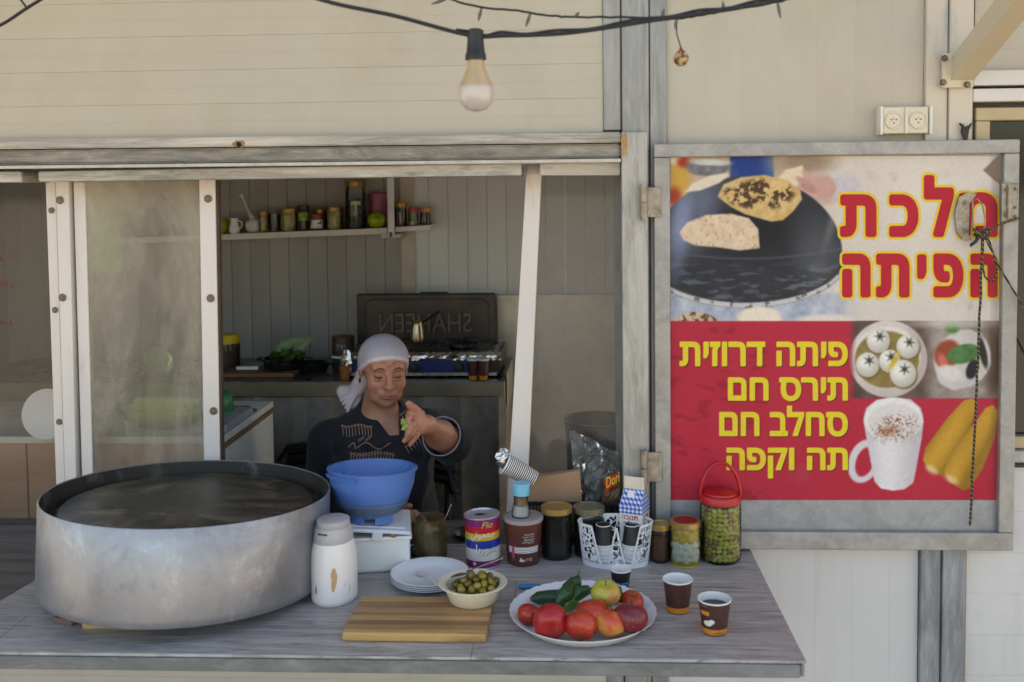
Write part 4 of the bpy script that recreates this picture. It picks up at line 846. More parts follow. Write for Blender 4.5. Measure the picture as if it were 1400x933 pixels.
def fruit(name, cat, label, px, py, rp, m, kind='apple', tilt=(0, 0), dz=0.0, dep=0.0):
    """px, py, rp: where its middle shows and how large; depth comes from the height it must have on the plate"""
    z = ZC+.004; r = .03
    for _ in range(8):
        c = aZ(px, py, z+r+dz); r = rp*1.05*mpp(c)
    t = thing(name, label, cat, (c.x, c.y, c.z-r)); TM = Matrix.Translation((0, 0, r)) @ Euler((tilt[0], tilt[1], 0)).to_matrix().to_4x4() @ Matrix.Rotation(random.Random(px).uniform(0, 6), 4, 'Z') @ Matrix.Translation((0, 0, -r))
    pr_ = []; n = 18
    for i in range(n+1):
        a_ = math.pi*i/n
        if kind == 'apple': rr = r*math.sin(a_)*(1.0+.06*math.cos(a_*1)*-1); zz = r*(1-math.cos(a_)*.9)-(r*.25*math.exp(-((a_-math.pi)/.38)**2))+(r*.12*math.exp(-(a_/.3)**2)); rr *= 1.02
        else: rr = r*math.sin(a_)**.9; zz = r*(1-math.cos(a_)*.82)-(r*.10*math.exp(-((a_-math.pi)/.3)**2))-.1*r
        pr_.append((max(0, rr if 0 < i < n else 0), zz))
    nl = 5 if kind == 'apple' else 6; mb = MB().lathe(pr_, 36)
    mb.v = [(x*(1+(.022 if kind == 'apple' else .035)*math.cos(nl*math.atan2(y, x)+1)*min(1, z_/r*.7)), y*(1+(.022 if kind == 'apple' else .035)*math.cos(nl*math.atan2(y, x)+1)*min(1, z_/r*.7)), z_) for x, y, z_ in mb.v]
    TF = lambda q_: setattr(q_, 'v', [tuple(TM @ Vector(p_)) for p_ in q_.v]) or q_
    part('flesh', TF(mb), m, t)
    top = pr_[-1][1]
    if kind == 'apple': part('stem', TF(MB().tube([(0, 0, top-.001), (.001, 0, top+.006), (.003, .001, top+.011)], [.0012, .001, .0014], 6)), mat('stem_brown', (78, 56, 34), .8), t)
    else:
        sc = MB()
        for k in range(5): a_ = k*1.2566; sc.add([(0, 0, top+.001), (.005*math.cos(a_-.3), .005*math.sin(a_-.3), top+.0015), (.013*math.cos(a_), .013*math.sin(a_), top+.003), (.005*math.cos(a_+.3), .005*math.sin(a_+.3), top+.0015)], [(0, 1, 2, 3)])
        o = part('calyx', TF(sc), mat('calyx_green', (70, 92, 40), .7), t)
    return t
TOM = fruitmat('tomato_skin', (160, 34, 20), (188, 74, 34)); APR = fruitmat('red_apple_skin', (160, 24, 34), (176, 64, 48), (.45, .75), 9)
APY = fruitmat('red_yellow_apple_skin', (186, 60, 38), (206, 168, 74), (.42, .62), 16, (1, 1, .15)); APD = fruitmat('dark_apple_skin', (104, 22, 38), (134, 44, 48), (.4, .7), 8); APG = fruitmat('green_blush_apple_skin', (178, 178, 66), (196, 120, 70), (.5, .68), 14)
fruit('tomato', 'tomato', 'small tomato at the left rim of the fruit plate', 724, 838, 15.5, TOM, 'tomato', (R(-30), R(20)))
fruit('tomato', 'tomato', 'tomato at the middle front of the plate showing its pale end', 794, 857, 21, TOM, 'tomato', (R(120), R(10)))
fruit('tomato', 'tomato', 'big tomato lying in the centre of the fruit plate', 809, 836, 22, TOM, 'tomato', (R(-20), R(-10)), .012)
fruit('tomato', 'tomato', 'tomato at the back right rim of the fruit plate', 864, 822, 16, TOM, 'tomato', (R(30), R(10)), .004)
fruit('apple', 'apple', 'crimson apple front left on the plate with its base facing out', 753, 849, 23, APR, 'apple', (R(105), R(-20)))
fruit('apple', 'apple', 'red and yellow striped apple at the front of the plate', 835, 851, 21, APY, 'apple', (R(-12), R(6)))
fruit('apple', 'apple', 'dark crimson apple at the right of the plate', 862, 845, 22.5, APD, 'apple', (R(-20), R(10)), .004)
fruit('apple', 'apple', 'yellow green apple on top at the back of the plate', 828, 812, 19, APG, 'apple', (R(15), R(0)), .03)
GRN = mat('pepper_green', (38, 74, 30), .3, 0, .25, 30, bump=.05); CUC = mat('cucumber_green', (34, 62, 32), .38, 0, .3, 60, bump=.2, bs=300); GRL = mat('light_pepper_green', (84, 118, 40), .3, 0, .2, 30)
def veg(name, cat, label, pts, rs, m, z0, zs, stem=None):
    P3 = [aZ(x, y, ZC+z_) for (x, y), z_ in zip(pts, zs)]; o = P3[0]; t = thing(name, label, cat, (o.x, o.y, min(p.z for p in P3)-rs[1]*.8 if 0 else o.z))
    Q = []; RR = []
    for i in range(len(P3)-1):
        for k in range(5): u_ = k/5; Q.append(P3[i].lerp(P3[i+1], u_)-o); RR.append((rs[i]*(1-u_)+rs[i+1]*u_)*(.0148 if 0 else 1))
    Q.append(P3[-1]-o); RR.append(rs[-1]); part('flesh', MB().tube(Q, RR, 16), m, t)
    if stem: part('stem', MB().tube([Q[-1], Q[-1]+(Q[-1]-Q[-3]).normalized()*.016+Vector((0, 0, .004))], [.003, .0022], 7), GRL, t)
    return t
veg('cucumber', 'cucumber', 'dark cucumber lying at the back left of the fruit plate', [(725, 819), (735, 818), (752, 817), (770, 816), (780, 815)], [.004, .0135, .0155, .015, .005], CUC, 0, [.022, .022, .023, .026, .028])
veg('cucumber', 'cucumber', 'small cucumber pointing up from the back of the plate', [(768, 818), (776, 806), (788, 795), (791, 788)], [.007, .0145, .0135, .004], CUC, 0, [.03, .042, .06, .068])
veg('green_pepper', 'pepper', 'green pepper leaning up against the cucumbers at the back', [(764, 826), (772, 815), (784, 800), (789, 790)], [.012, .018, .013, .004], GRN, 0, [.03, .045, .052, .06], True)
veg('green_pepper', 'pepper', 'light green pepper lying under the peppers left of centre', [(765, 828), (775, 826), (788, 822)], [.006, .018, .013], GRL, 0, [.024, .028, .03], True)
veg('green_pepper', 'pepper', 'green pepper lying between the cucumbers and the yellow green apple', [(783, 822), (790, 811), (806, 806)], [.008, .016, .009], GRN, 0, [.034, .045, .05], True)
veg('green_pepper', 'pepper', 'dark green pepper behind the yellow green apple', [(838, 826), (843, 815), (846, 803)], [.007, .015, .006], GRN, 0, [.03, .042, .055])
# knife with blue handle
a_, b_ = aZ(709, 802, ZC+.006), aZ(738, 803, ZC+.006); kd = thing('paring_knife', 'small knife with light blue handle lying behind the fruit plate', 'knife', tuple(a_))
part('handle', MB().box((0, -.006, -.0045), ((b_-a_).length, .006, .005), .003), mat('light_blue_plastic', (50, 120, 178), .35), kd)
part('blade', MB().prism([(0, -.0035), (.1, -.0035), (.085, .0), (0, .0)], -.0006, .0006, Matrix.Translation(((b_-a_).length, 0, 0)) @ rotx(R(80))), STEEL, kd)

# ---- paper cups
def cup(label, xl, xr, yrim, yb, m_out, cat='paper cup', foot=.72, level=None, band_=None, group='paper cups on the counter', name='paper_cup'):
    zr = ZC+.05
    for _ in range(10):
        p = aZ((xl+xr)/2, yrim, zr); r = (xr-xl)/2*mpp(p); c = Vector((p.x, p.y, ZC)); lo = aZ((xl+xr)/2, yb, ZC)   # front of the base
        # height so that the front of the base shows at yb
        d = Vector((c.x-CAM.x, c.y-CAM.y, 0)).normalized(); fy = proj(c-d*r*foot)[1]; zr += (yb-fy)*-.35*mpp(c) if 0 else (fy-yb)*-.4*mpp(c)
    h = zr-ZC; t = thing(name, label, cat, (c.x, c.y, ZC+.0006), R(0), group); rf = r*foot
    part('cup_wall', MB().lathe([(rf*.93, .004), (rf*.97, 0), (rf, .0005), (r*.965, h-.003)], 40), m_out, t)
    part('rolled_rim', MB().lathe([(r*.96, h-.0035), (r, h-.003), (r*1.01, h-.001), (r*.985, h), (r*.95, h-.001)], 40), WPAP, t)
    part('inner_lining', MB().lathe([(0, .004), (rf*.92, .004), (r*.945, h-.001)], 40), WPAP, t)
    if level: part('drink', MB().lathe([(0, h*level), ((rf+(r-rf)*level)*.95, h*level)], 32), mat('black_coffee', (30, 18, 14), .08, bump=0), t)
    if band_: part('band', MB().lathe([(rf*1.003+.0003, .002), ((rf+(r-rf)*.2)*1.003+.0003, h*.2)], 40), band_, t)
    return t, r, rf, h
CUPB = mat('brown_cup_print', (70, 40, 32), .5, 0, .15, 30, (1, 1, 3), .05, 60, (104, 72, 58), (.58, .66), 26, (1, 1, 2)); CUPK = mat('black_cup_print', (34, 30, 32), .5, 0, .1); ORG = mat('cup_orange_band', (206, 132, 36), .5, 0, .08, 60)
t, r, rf, h = cup('small black paper cup with blue lettering in front of the white cup holder', 834, 863, 777.5, 810, CUPK)
BLUL = mat('light_blue_print', (70, 150, 200), .5, bump=0)
textfit('lettering', 'ings', (-.014, .016, h*.22, h*.52), BLUL, t, .01, 0, cyl_map(rf, (r-rf)/h), lift=.0006)
t, r, rf, h = cup('empty brown paper cup with orange band, left of the cup of coffee', 906, 947, 791, 841.5, CUPB, band_=ORG)
t, r, rf, h = cup('brown paper cup of black coffee with orange band, nearest the counter corner', 954, 999.5, 818, 871, CUPB, level=.78, band_=ORG)
band(mb := MB(), rf+(r-rf)*.62+.0005, rf+(r-rf)*.74+.0005, h*.62, h*.74, -1.15, -.5); part('printed_flash', mb, ORG, t)
lg = MB(); lg.ball((-.012, 0, .0), (.008, .0004, .006), 12, 6); lg.ball((-.005, 0, .004), (.005, .0004, .005), 12, 6)
v = [cyl_map(rf, (r-rf)/h)(x-.003, z+h*.38, .0007+abs(y)) for x, y, z in lg.v]; l2 = MB(); l2.v = v; l2.f = lg.f; l2.sm = lg.sm; part('cup_logo', l2, mat('logo_white', (226, 220, 214), .5), t)
textfit('lettering', 'coffee', (-.004, .014, h*.07, h*.13), mat('dark_print', (60, 40, 30), .5), t, .0, 0, cyl_map(rf, (r-rf)/h), lift=.0009)

# ---- colourful tin
c, r = stand(638, 685, 780); h = hgt(c, 702)
tin = thing('drink_powder_tin', 'tin with rainbow striped label and Arabic lettering, its lid pierced', 'tin', tuple(c+TLIFT), (0, R(-1.5), R(0)))
bands_ = [(0, .17, (120, 30, 92)), (.17, .40, (206, 200, 190)), (.40, .56, (30, 54, 150)), (.56, .70, (216, 172, 40)), (.70, .83, (186, 26, 42)), (.83, .97, (128, 34, 100))]
for z0_, z1_, c_ in bands_:
    part('label_band', MB().lathe([(r, h*z0_), (r, h*z1_)], 40), mat('label_%d_%d_%d' % c_, c_, .35, .1, .08, 20, bump=.02), tin)
part('green_swoosh', MB().add([cyl_map(r)(x*r, z*h, .0006) for x, z in ((-1.5, .62), (-1.0, .66), (-.6, .60), (-.15, .52), (-.6, .47), (-1.2, .44), (-1.5, .42))], [(0, 1, 2, 3, 4, 5, 6)]), mat('label_green', (70, 140, 48), .35), tin)
part('base_ring', MB().lathe([(r-.001, -.0), (r+.0012, .001), (r+.0012, .003), (r, .004)], 40), mat('rim_lilac_tin', (186, 176, 190), .3, .5), tin)
part('rim_ring', MB().lathe([(r, h*.965), (r+.0014, h*.97), (r+.0014, h), (r-.002, h+.0005), (r-.003, h-.003)], 40), mat('rim_lilac_tin', (186, 176, 190), .3, .5), tin)
part('tin_top', MB().lathe([(0, h-.003), (r-.003, h-.003)], 36), mat('tin_top_grey', (190, 184, 188), .35, .4), tin)
q = random.Random(2); P_ = [(math.cos(t_)*.012*(1+q.uniform(-.4, .4))-.004, math.sin(t_)*.008*(1+q.uniform(-.4, .4))-.002, h-.0015) for t_ in np.linspace(0, 6.28, 14)[:-1]]
part('pierced_hole', MB().add(P_, [tuple(range(13))]), BLACK, tin)
WPR = mat('print_white', (222, 216, 210), .4, bump=0); GPR = mat('print_gold', (214, 160, 60), .4, bump=0)
cm = cyl_map(r)
textfit('lettering', 'Flo..'[:3], (.002, .03, h*.81, h*.93), GPR, tin, .012, 0, cm, lift=.001, shear=.3)
textfit('lettering', 'ﻲﻧﻮﻤﻌﻣ'[::1], (-.026, .032, h*.56, h*.74), WPR, tin, .012, 0, cm, lift=.0012)
textfit('lettering', 'ﺎﻳرﻮﺳ', (-.012, .032, h*.28, h*.50), WPR, tin, .012, 0, cm, lift=.0014)
textfit('lettering', 'ﺎﻳرﻮﺳ', (-.0105, .0335, h*.27, h*.49), mat('print_dark_green', (40, 56, 40), .5), tin, 0, 0, cm, lift=.0009)
fl = MB()
for k in range(6): a_ = k*1.047; fl.add([cm(-.018+x*math.cos(a_)-y*math.sin(a_), h*.12+x*math.sin(a_)+y*math.cos(a_), .0012) for x, y in ((0, 0), (.003, .0014), (.0055, 0), (.003, -.0014))], [(0, 1, 2, 3)])
part('printed_flower', fl, WPR, tin)

# ---- chocolate tub and salt shaker
c, r = stand(694, 738, 776); rt2 = 27.5*mpp(c); h = hgt(c, 705)
tb_ = thing('spread_tub', 'brown printed plastic tub with cloudy lid, shaker standing on it', 'tub', tuple(c+TLIFT))
CHO = mat('brown_tub_print', (98, 52, 42), .4, 0, .05, 8)
part('tub_wall', MB().lathe([(0, 0), (r*.93, 0), (r, .003), (rt2*.93, h*.86), (rt2*.93, h-.004)], 40), CHO, tb_)
part('lid', MB().lathe([(rt2*.95, h-.010), (rt2, h-.009), (rt2, h-.001), (rt2*.97, h), (rt2*.90, h), (rt2*.88, h-.002), (0, h-.002)], 40), mat('cloudy_lid', (164, 152, 152), .35, 0, .06, 30), tb_)
tc2 = cyl_map(r, (rt2*.93-r)/(h*.86))
for z0_, z1_ in ((.30, .325), (.335, .36), (.37, .395), (.405, .43)):
    part('printed_line', band(MB(), r+(rt2*.93-r)*z0_/.86+.0006, r+(rt2*.93-r)*z1_/.86+.0006, h*z0_, h*z1_, -.9, 1.0), WPR, tb_)
for i, s_ in enumerate(('םינויצנ תלבט', 'לקשמ יכרע', 'תועצב םיביכר', 'םיאקק')): textfit('lettering', s_, (.004-(i % 2)*.004, .026, h*(.69-i*.06), h*(.73-i*.06)), WPR, tb_, 0, 0, tc2, lift=.0007)
part('printed_mark', MB().add([tc2(x, z, .0007) for x, z in ((-.008, h*.12), (-.004, h*.22), (0, h*.12))], [(0, 1, 2)]).add([tc2(x, z, .0007) for x, z in ((-.002, h*.12), (.001, h*.19), (.005, h*.12))], [(0, 1, 2)]), WPR, tb_)
textfit('lettering', 'מ"ל 250', (.007, .022, h*.13, h*.2), WPR, tb_, 0, 0, tc2, lift=.0007)
part('pink_emblem', MB().add([tc2(-.022+.004*math.cos(a_), h*(.3+.16*math.sin(a_)), .0008) for a_ in np.linspace(0, 6.1, 14)], [tuple(range(14))]), mat('print_pink', (170, 80, 90), .5), tb_)
c3 = Vector((c.x-.006, c.y, ZC+h-.001)); r3 = 11.5*mpp(c3); h3 = hgt(c3, 660)
sh = thing('salt_shaker', 'glass shaker with pale blue cap standing on the brown tub', 'shaker', tuple(c3), (0, R(2), 0))
part('glass_wall', MB().lathe([(0, 0), (r3*1.05, 0), (r3*1.1, .006), (r3*.86, h3*.4), (r3*.84, h3*.7)], 12), CLEAR, sh)
part('salt', MB().lathe([(0, .001), (r3*.96, .002), (r3*.98, .006), (r3*.84, h3*.32), (0, h3*.36)], 14), mat('salt_white', (226, 226, 226), .8, bump=.5), sh)
part('spice_layer', MB().lathe([(r3*.78, h3*.36), (r3*.76, h3*.58), (0, h3*.6)], 14), mat('spice_orange', (150, 104, 66), .8, 0, .3, 90), sh)
part('cap', MB().lathe([(r3*.96, h3*.64), (r3*1.0, h3*.65), (r3*1.02, h3*.97), (r3*.9, h3), (0, h3)], 24), mat('pale_blue_cap', (120, 188, 214), .4), sh)

# ---- two dark jars with golden lids, honey, cheese balls, big olive jar
jar('dark_jar', 'tall jar of black syrup with clean gold lid beside the brown tub', 741, 782, 769, 692, .80, DARKL, GOLD, neck=.98)
jar('dark_jar', 'black syrup jar with dull gold lid half hidden by the white cup holder', 785, 826, 766, 692, .80, DARKL, mat('dull_gold_lid', (136, 128, 104), .3, .6), neck=.98)
jar('honey_jar', 'small honey jar with gold lid between the cup holder and the cheese jar', 889, 916, 772, 715, .72, mat('honey_brown', (104, 54, 22), .2, 0, .4, 30), GOLD, neck=.95)
t, c, r, h = jar('cheese_ball_jar', 'jar of white cheese balls in yellow oil under a red and gold lid', 916.5, 957.5, 778, 711, .01, mat('pale_oil', (206, 172, 46), .2), GOLD, neck=.92)
part('red_lid_top', MB().lathe([(0, h+.0006), (r*.74, h+.0005), (r*.77, h-.0006)], 32), mat('red_lid_print', (140, 34, 28), .35), t)
part('oil', MB().lathe([(0, .003), (r*.76, .006), (r*.76, h*.66), (r*.91, h*.67), (r*.91, h*.79), (0, h*.795)], 28), mat('yellow_oil', (222, 182, 40), .3, 0, .1, 60), t)
CH = mat('cheese_white', (236, 230, 214), .5, 0, .02); CHY = mat('cheese_yellowed', (214, 180, 80), .4)
bm_ = MB().ball((0, 0, 0), .0122, 14, 10).mesh('cheese_ball'); bm2 = MB().ball((0, 0, 0), .0115, 14, 10).mesh('cheese_ball')
for lv in range(5):
    for k in range(8): a_ = k*.785+lv*.39; link('cheese_ball', bm_ if lv < 3 else bm2, CH if lv < 3 else CHY, t, ((r*.93-.0105)*math.cos(a_), (r*.93-.0105)*math.sin(a_), .014+lv*.0165))
def olive_jar():
    c, r = stand(957, 1013, 775); h = hgt(c, 671); t = thing('olive_jar', 'tall clear jar packed with green olives, red screw lid and carrying handle', 'jar', tuple(c+TLIFT))
    part('jar_wall', MB().lathe([(0, 0), (r*.86, 0), (r*.97, .006), (r, .014), (r*.97, h*.18), (r, h*.24), (r, h*.76), (r*.97, h*.82), (r*.94, h*.86), (r*.94, h*.9)], 40), CLEAR, t)
    part('red_cap', MB().lathe([(r*.97, h*.845), (r*1.0, h*.85), (r*1.01, h*.93), (r*.95, h*.955), (r*.80, h*.96), (r*.79, h*.985), (r*.7, h*1.0), (0, h*1.0)], 40), REDP, t)
    hl = hgt(c, 633); P_ = [(r*.96*math.cos(a_), 0, h*.92+(hl-h*.92)*math.sin(a_)) for a_ in np.linspace(0, math.pi, 19)]
    part('carrying_handle', MB().tube(P_, .0042, 8, up=(0, 1, 0), flat=1.4), REDP, t)
    part('core', MB().lathe([(0, .01), (r*.62, .01), (r*.62, h*.78), (0, h*.79)], 16), mat('olive_mass', (120, 110, 38), .6, 0, .4, 80), t)
    ms = [MB().ball((0, 0, 0), (.0078, .0058, .0058), 10, 7).mesh('olive') for _ in range(3)]; M3 = [mat('jar_olive_%s' % n_, c_, .35, 0, .1, 60, bump=0) for n_, c_ in (('green', (192, 180, 66)), ('yellow', (208, 194, 108)), ('brown', (156, 130, 76)))]
    q = random.Random(12); n = 0; z = .010
    while z < h*.79:
        k = 0; off = q.uniform(0, 1); m = int(2*math.pi*(r*.955-.006)/.0128)
        for k in range(m):
            a_ = (k+off)*2*math.pi/m
            if math.sin(a_) > .35: continue
            j = q.choice((0, 0, 1, 1, 2)); rr = r*.955-.0072; o = link('olive', ms[j], M3[j], t, (rr*math.cos(a_), rr*math.sin(a_), z+q.uniform(-.002, .002)), (q.uniform(-1, 1), q.uniform(-1.2, 1.2), a_+1.57)); n += 1
        z += .0107
    return n
olive_jar()

# ---- white lattice cup holder with stacked cups
def holder():
    c, r = stand(797, 886, 786); rt_ = 50.5*mpp(c+Vector((0, 0, .06))); h = hgt(c, 712); sq = .62
    t = thing('cup_holder', 'white plastic holder with openwork leaf pattern and two scooped fronts', 'cup holder', (c.x, c.y-.004, ZC+.0006))
    def P3(a_, z, d=0):
        k = z/h; rr = r+(rt_-r)*k+d; return Vector((rr*math.sin(a_), -rr*math.cos(a_)*.58, z))
    # oval tray foot and rim
    part('base_ring', MB().lathe([(0, .002), (r*.97, .002), (r, .0005), (r, .0), (r+(rt_-r)*.11, h*.12), (r*.97+(rt_-r)*.11, h*.12), (r*.97, .004), (0, .004)], 56, 1, .58), WPL, t)
    cut = [(-.36, .20), (.36, .20)]
    def inside(a_, z):            # scooped openings at the front
        for ca, wd in cut:
            if abs(a_-ca) < .30*(z/h)**.75+.05 and z > h*.12 and abs(a_) < 1.2: return True
        return False
    n = 120; rim = []
    run = []
    for i in range(n+1):
        a_ = -math.pi+2*math.pi*i/n
        if inside(a_, h*.97):
            if len(run) > 2: rim.append(run)
            run = []
        else: run.append(P3(a_, h))
    if len(run) > 2: rim.append(run)
    rb = MB()
    for q_ in rim: rb.tube(q_, .0021, 6)
    o = part('rim', rb, WPL, t); o['kind'] = 'stuff'
    eb = MB()
    for ca, wd in cut:
        for s_ in (-1, 1):
            eb.tube([P3(ca+s_*(.30*(k/14)**.75+.05), max(h*.12, h*k/14)) for k in range(1, 15)], .0019, 6)
    o = part('scoop_edge', eb, WPL, t); o['kind'] = 'stuff'
    # openwork wall: a sheet pierced by an organic net of holes
    NA, NZ = 260, 52; lb = MB(); vid = {}; q_ = 0
    AA, ZZ = np.meshgrid(np.linspace(-math.pi, math.pi, NA+1)[:-1]+math.pi/NA, (np.arange(NZ)+.5)/NZ, indexing='ij')
    n1_ = vnoise((AA+4)*rt_*1000, ZZ*h*1000, 13, 51, 2); n2_ = vnoise((AA+4)*rt_*1000+300, ZZ*h*1000+90, 13, 52, 2)
    keep = (np.abs(n1_-.5) < .06) | (np.abs(n2_-.5) < .06) | (ZZ > .955)
    def vtx(i, j):
        k = (i % NA, j)
        if k not in vid: vid[k] = len(lb.v); lb.v.append(tuple(P3(-math.pi+2*math.pi*(i % NA)/NA, h*j/NZ)))
        return vid[k]
    for i in range(NA):
        for j in range(int(NZ*.11), NZ):
            a_ = -math.pi+2*math.pi*(i+.5)/NA
            if keep[i, j] and not inside(a_, h*(j+.5)/NZ): lb.f.append((vtx(i, j), vtx(i+1, j), vtx(i+1, j+1), vtx(i, j+1))); lb.sm.append(True)
    o = part('openwork_wall', lb, WPL, t); o['kind'] = 'stuff'; sm_ = o.modifiers.new('thickness', 'SOLIDIFY'); sm_.thickness = .0014
    # stacks of nested cups, mouths down the stack: separate things
    for sx, px, nn, lab in ((-1, 825, 5, 'left'), (1, 864, 5, 'right')):
        X_ = aY(px, 740, c.y).x; rc = 13.2*mpp(c); 
        top = hgt(Vector((X_, c.y, ZC)), 717)
        hc = top*.52; step = (top-hc-.006)/(nn-1)
        for k in range(nn):
            z = ZC+.006+k*step
            u = thing('paper_cup', ('topmost black paper cup of the %s stack in the white holder' if k == nn-1 else 'white rimmed paper cup nested in the %s stack of the white holder') % lab, 'paper cup', (X_, c.y, z), 0, 'cups nested in the white holder, %s stack' % lab)
            part('cup_wall', MB().lathe([(rc*1.0, 0), (rc*1.04, .0015), (rc*1.0, .003), (rc*.78, hc-.003), (rc*.76, hc), (rc*.7, hc-.003), (0, hc-.003)], 28), WPAP if k < nn-1 else CUPK, u)
            if k < nn-1: continue
            part('white_rim', MB().lathe([(rc*1.045, -.0005), (rc*1.06, .0015), (rc*1.035, .0035)], 28), WPAP, u); part('foot_rim', MB().lathe([(rc*.765, hc-.002), (rc*.785, hc+.0002), (rc*.72, hc+.0006)], 28), WPAP, u)
    return c, h
hc_, hh_ = holder()
# ---- milk carton
def carton():
    A = aZ(847, 764, ZC); s_ = .056; t = thing('milk_carton', 'gable top milk carton with blue gingham band behind the cup holder', 'milk carton', (A.x+.037, -.080, ZC+.0006), R(-22))
    hs = s_/2; hbody = hgt(Vector(t.location), 688); ht = hgt(Vector(t.location), 668); hf = hgt(Vector(t.location), 652)
    body = MB().box((-hs, -hs, 0), (hs, hs, hbody), .001); part('carton_body', body, mat('carton_white', (222, 216, 212), .45, 0, .02), t)
    GNG = NT('blue_gingham'); 
    sep = GNG.n('ShaderNodeSeparateXYZ'); GNG.l(GNG.co, sep.inputs[0])
    def stripe(sock, f):
        a1 = GNG.n('ShaderNodeMath', operation='MULTIPLY'); GNG.l(sock, a1.inputs[0]); a1.inputs[1].default_value = f; a2 = GNG.n('ShaderNodeMath', operation='SINE'); GNG.l(a1.outputs[0], a2.inputs[0]); a3 = GNG.n('ShaderNodeMath', operation='GREATER_THAN'); GNG.l(a2.outputs[0], a3.inputs[0]); a3.inputs[1].default_value = 0; return a3.outputs[0]
    xy = GNG.n('ShaderNodeMath', operation='ADD'); GNG.l(sep.outputs[0], xy.inputs[0]); GNG.l(sep.outputs[1], xy.inputs[1])
    u1, u2 = stripe(xy.outputs[0], 620), stripe(sep.outputs[2], 620); sm = GNG.n('ShaderNodeMath', operation='ADD'); GNG.l(u1, sm.inputs[0]); GNG.l(u2, sm.inputs[1]); hf_ = GNG.n('ShaderNodeMath', operation='MULTIPLY'); GNG.l(sm.outputs[0], hf_.inputs[0]); hf_.inputs[1].default_value = .5
    G_ = GNG.out(GNG.ramp(hf_.outputs[0], [(0, s2l((226, 224, 226))), (.5, s2l((126, 148, 206))), (1, s2l((44, 66, 168)))]), .45)
    e = .0008; z0_ = hbody-.018
    part('gingham_band', MB().box((-hs-e, -hs-e, z0_), (hs+e, hs+e, hbody+.0005)), G_, t)
    part('gable', MB().add([(-hs, -hs, hbody+.001), (hs, -hs, hbody+.001), (hs, hs, hbody+.001), (-hs, hs, hbody+.001), (-hs*.9, 0, ht), (hs*.9, 0, ht), (-hs*.45, 0, ht-.006), (hs*.45, 0, ht-.006)], [(0, 1, 5, 4), (2, 3, 4, 5), (1, 2, 5), (3, 0, 4)]), G_, t)
    part('top_fin', MB().box((-hs*.9, -.0015, ht-.002), (hs*.9, .0015, hf), .0006), mat('carton_fin', (222, 210, 190), .5), t)
    part('open_spout', MB().add([(-hs*.5, -hs*.75, hbody+.004), (hs*.3, -hs*.8, hbody+.004), (hs*.1, -hs*.28, ht-.004), (-hs*.45, -hs*.3, ht-.004)], [(0, 1, 2, 3)]), WPAP, t)
    f = lambda x, z, l: (x, -hs-.0012-l, z); BL = mat('print_navy', (40, 50, 120), .5, bump=0); RD = mat('print_brick', (176, 54, 50), .5, bump=0)
    textfit('lettering', 'הבונת', (-.022, .018, hbody-.032, hbody-.022), RD, t, .012, 0, f); textfit('lettering', 'בלח', (-.018, .020, hbody-.05, hbody-.035), BL, t, .012, 0, f)
    g = lambda x, z, l: (hs+.0012+l, x, z); textfit('lettering', 'הבונת', (-.02, .016, hbody-.034, hbody-.024), RD, t, .01, 0, g)
carton()

# ---- black basket behind the jars, brown bags, crisps bag, striped cup
bA, bB = aY(716, 686, -.004), aY(846, 686, -.004)
bk = thing('plastic_basket', 'black openwork plastic basket behind the row of jars', 'basket', ((bA.x+bB.x)/2, .034, ZC-.0034)); bw3 = (bB.x-bA.x)/2; bz = bA.z-ZC+.0034
wb = MB()
for y0 in (-.038, .042): 
    wb.box((-bw3, y0-.0015, bz-.01), (bw3, y0+.0015, bz), .001).box((-bw3, y0-.0015, 0), (bw3, y0+.0015, .012), .001)
    for i in range(31): x = -bw3+.001+i*(2*bw3-.002)/30; wb.box((x-.0014, y0-.001, .012), (x+.0014, y0+.001, bz-.01))
    for z_ in (.03, .05): wb.box((-bw3, y0-.0008, z_), (bw3, y0+.0008, z_+.003))
for x in (-bw3, bw3): wb.box((x-.0015, -.038, 0), (x+.0015, .042, bz), .0005)
wb.box((-bw3, -.038, 0), (bw3, .042, .003)); o = part('basket_wall', wb, BLACK, bk); o['kind'] = 'stuff'
KR = mat('brown_kraft_paper', (166, 130, 98), .75, 0, .06, 12, (1, 1, .4), .15, 70)
for k, (y_, dx, dz, lab) in enumerate(((.02, 0, 0, 'front brown paper bag with zigzag edge standing in the basket'), (.04, -.006, .004, 'brown paper bag standing just behind the front one in the basket'))):
    A, B = aY(720, 680, y_), aY(798, 684, y_); tl, tr_ = aY(719+dx, 652, y_), aY(793, 643, y_); n = 40; V = [(A.x+dx, y_, ZC+.01), (B.x, y_, ZC+.01)]
    top_ = [(tr_.x+(tl.x+dx-tr_.x)*i/n, y_+.003*math.sin(i*.3), tr_.z+dz+(tl.z-tr_.z)*i/n+(.0022 if i % 2 else 0)-.006*math.sin(i/n*3.14)*.6) for i in range(n+1)]
    P_ = [(x, z) for x, y__, z in V+top_]; o_ = Vector(((A.x+B.x)/2, y_, ZC+.01)); single('paper_bag', MB().prism([(x-o_.x, z-o_.z) for x, z in P_], -.0025, .0025), KR, lab, 'paper bag', tuple(o_))
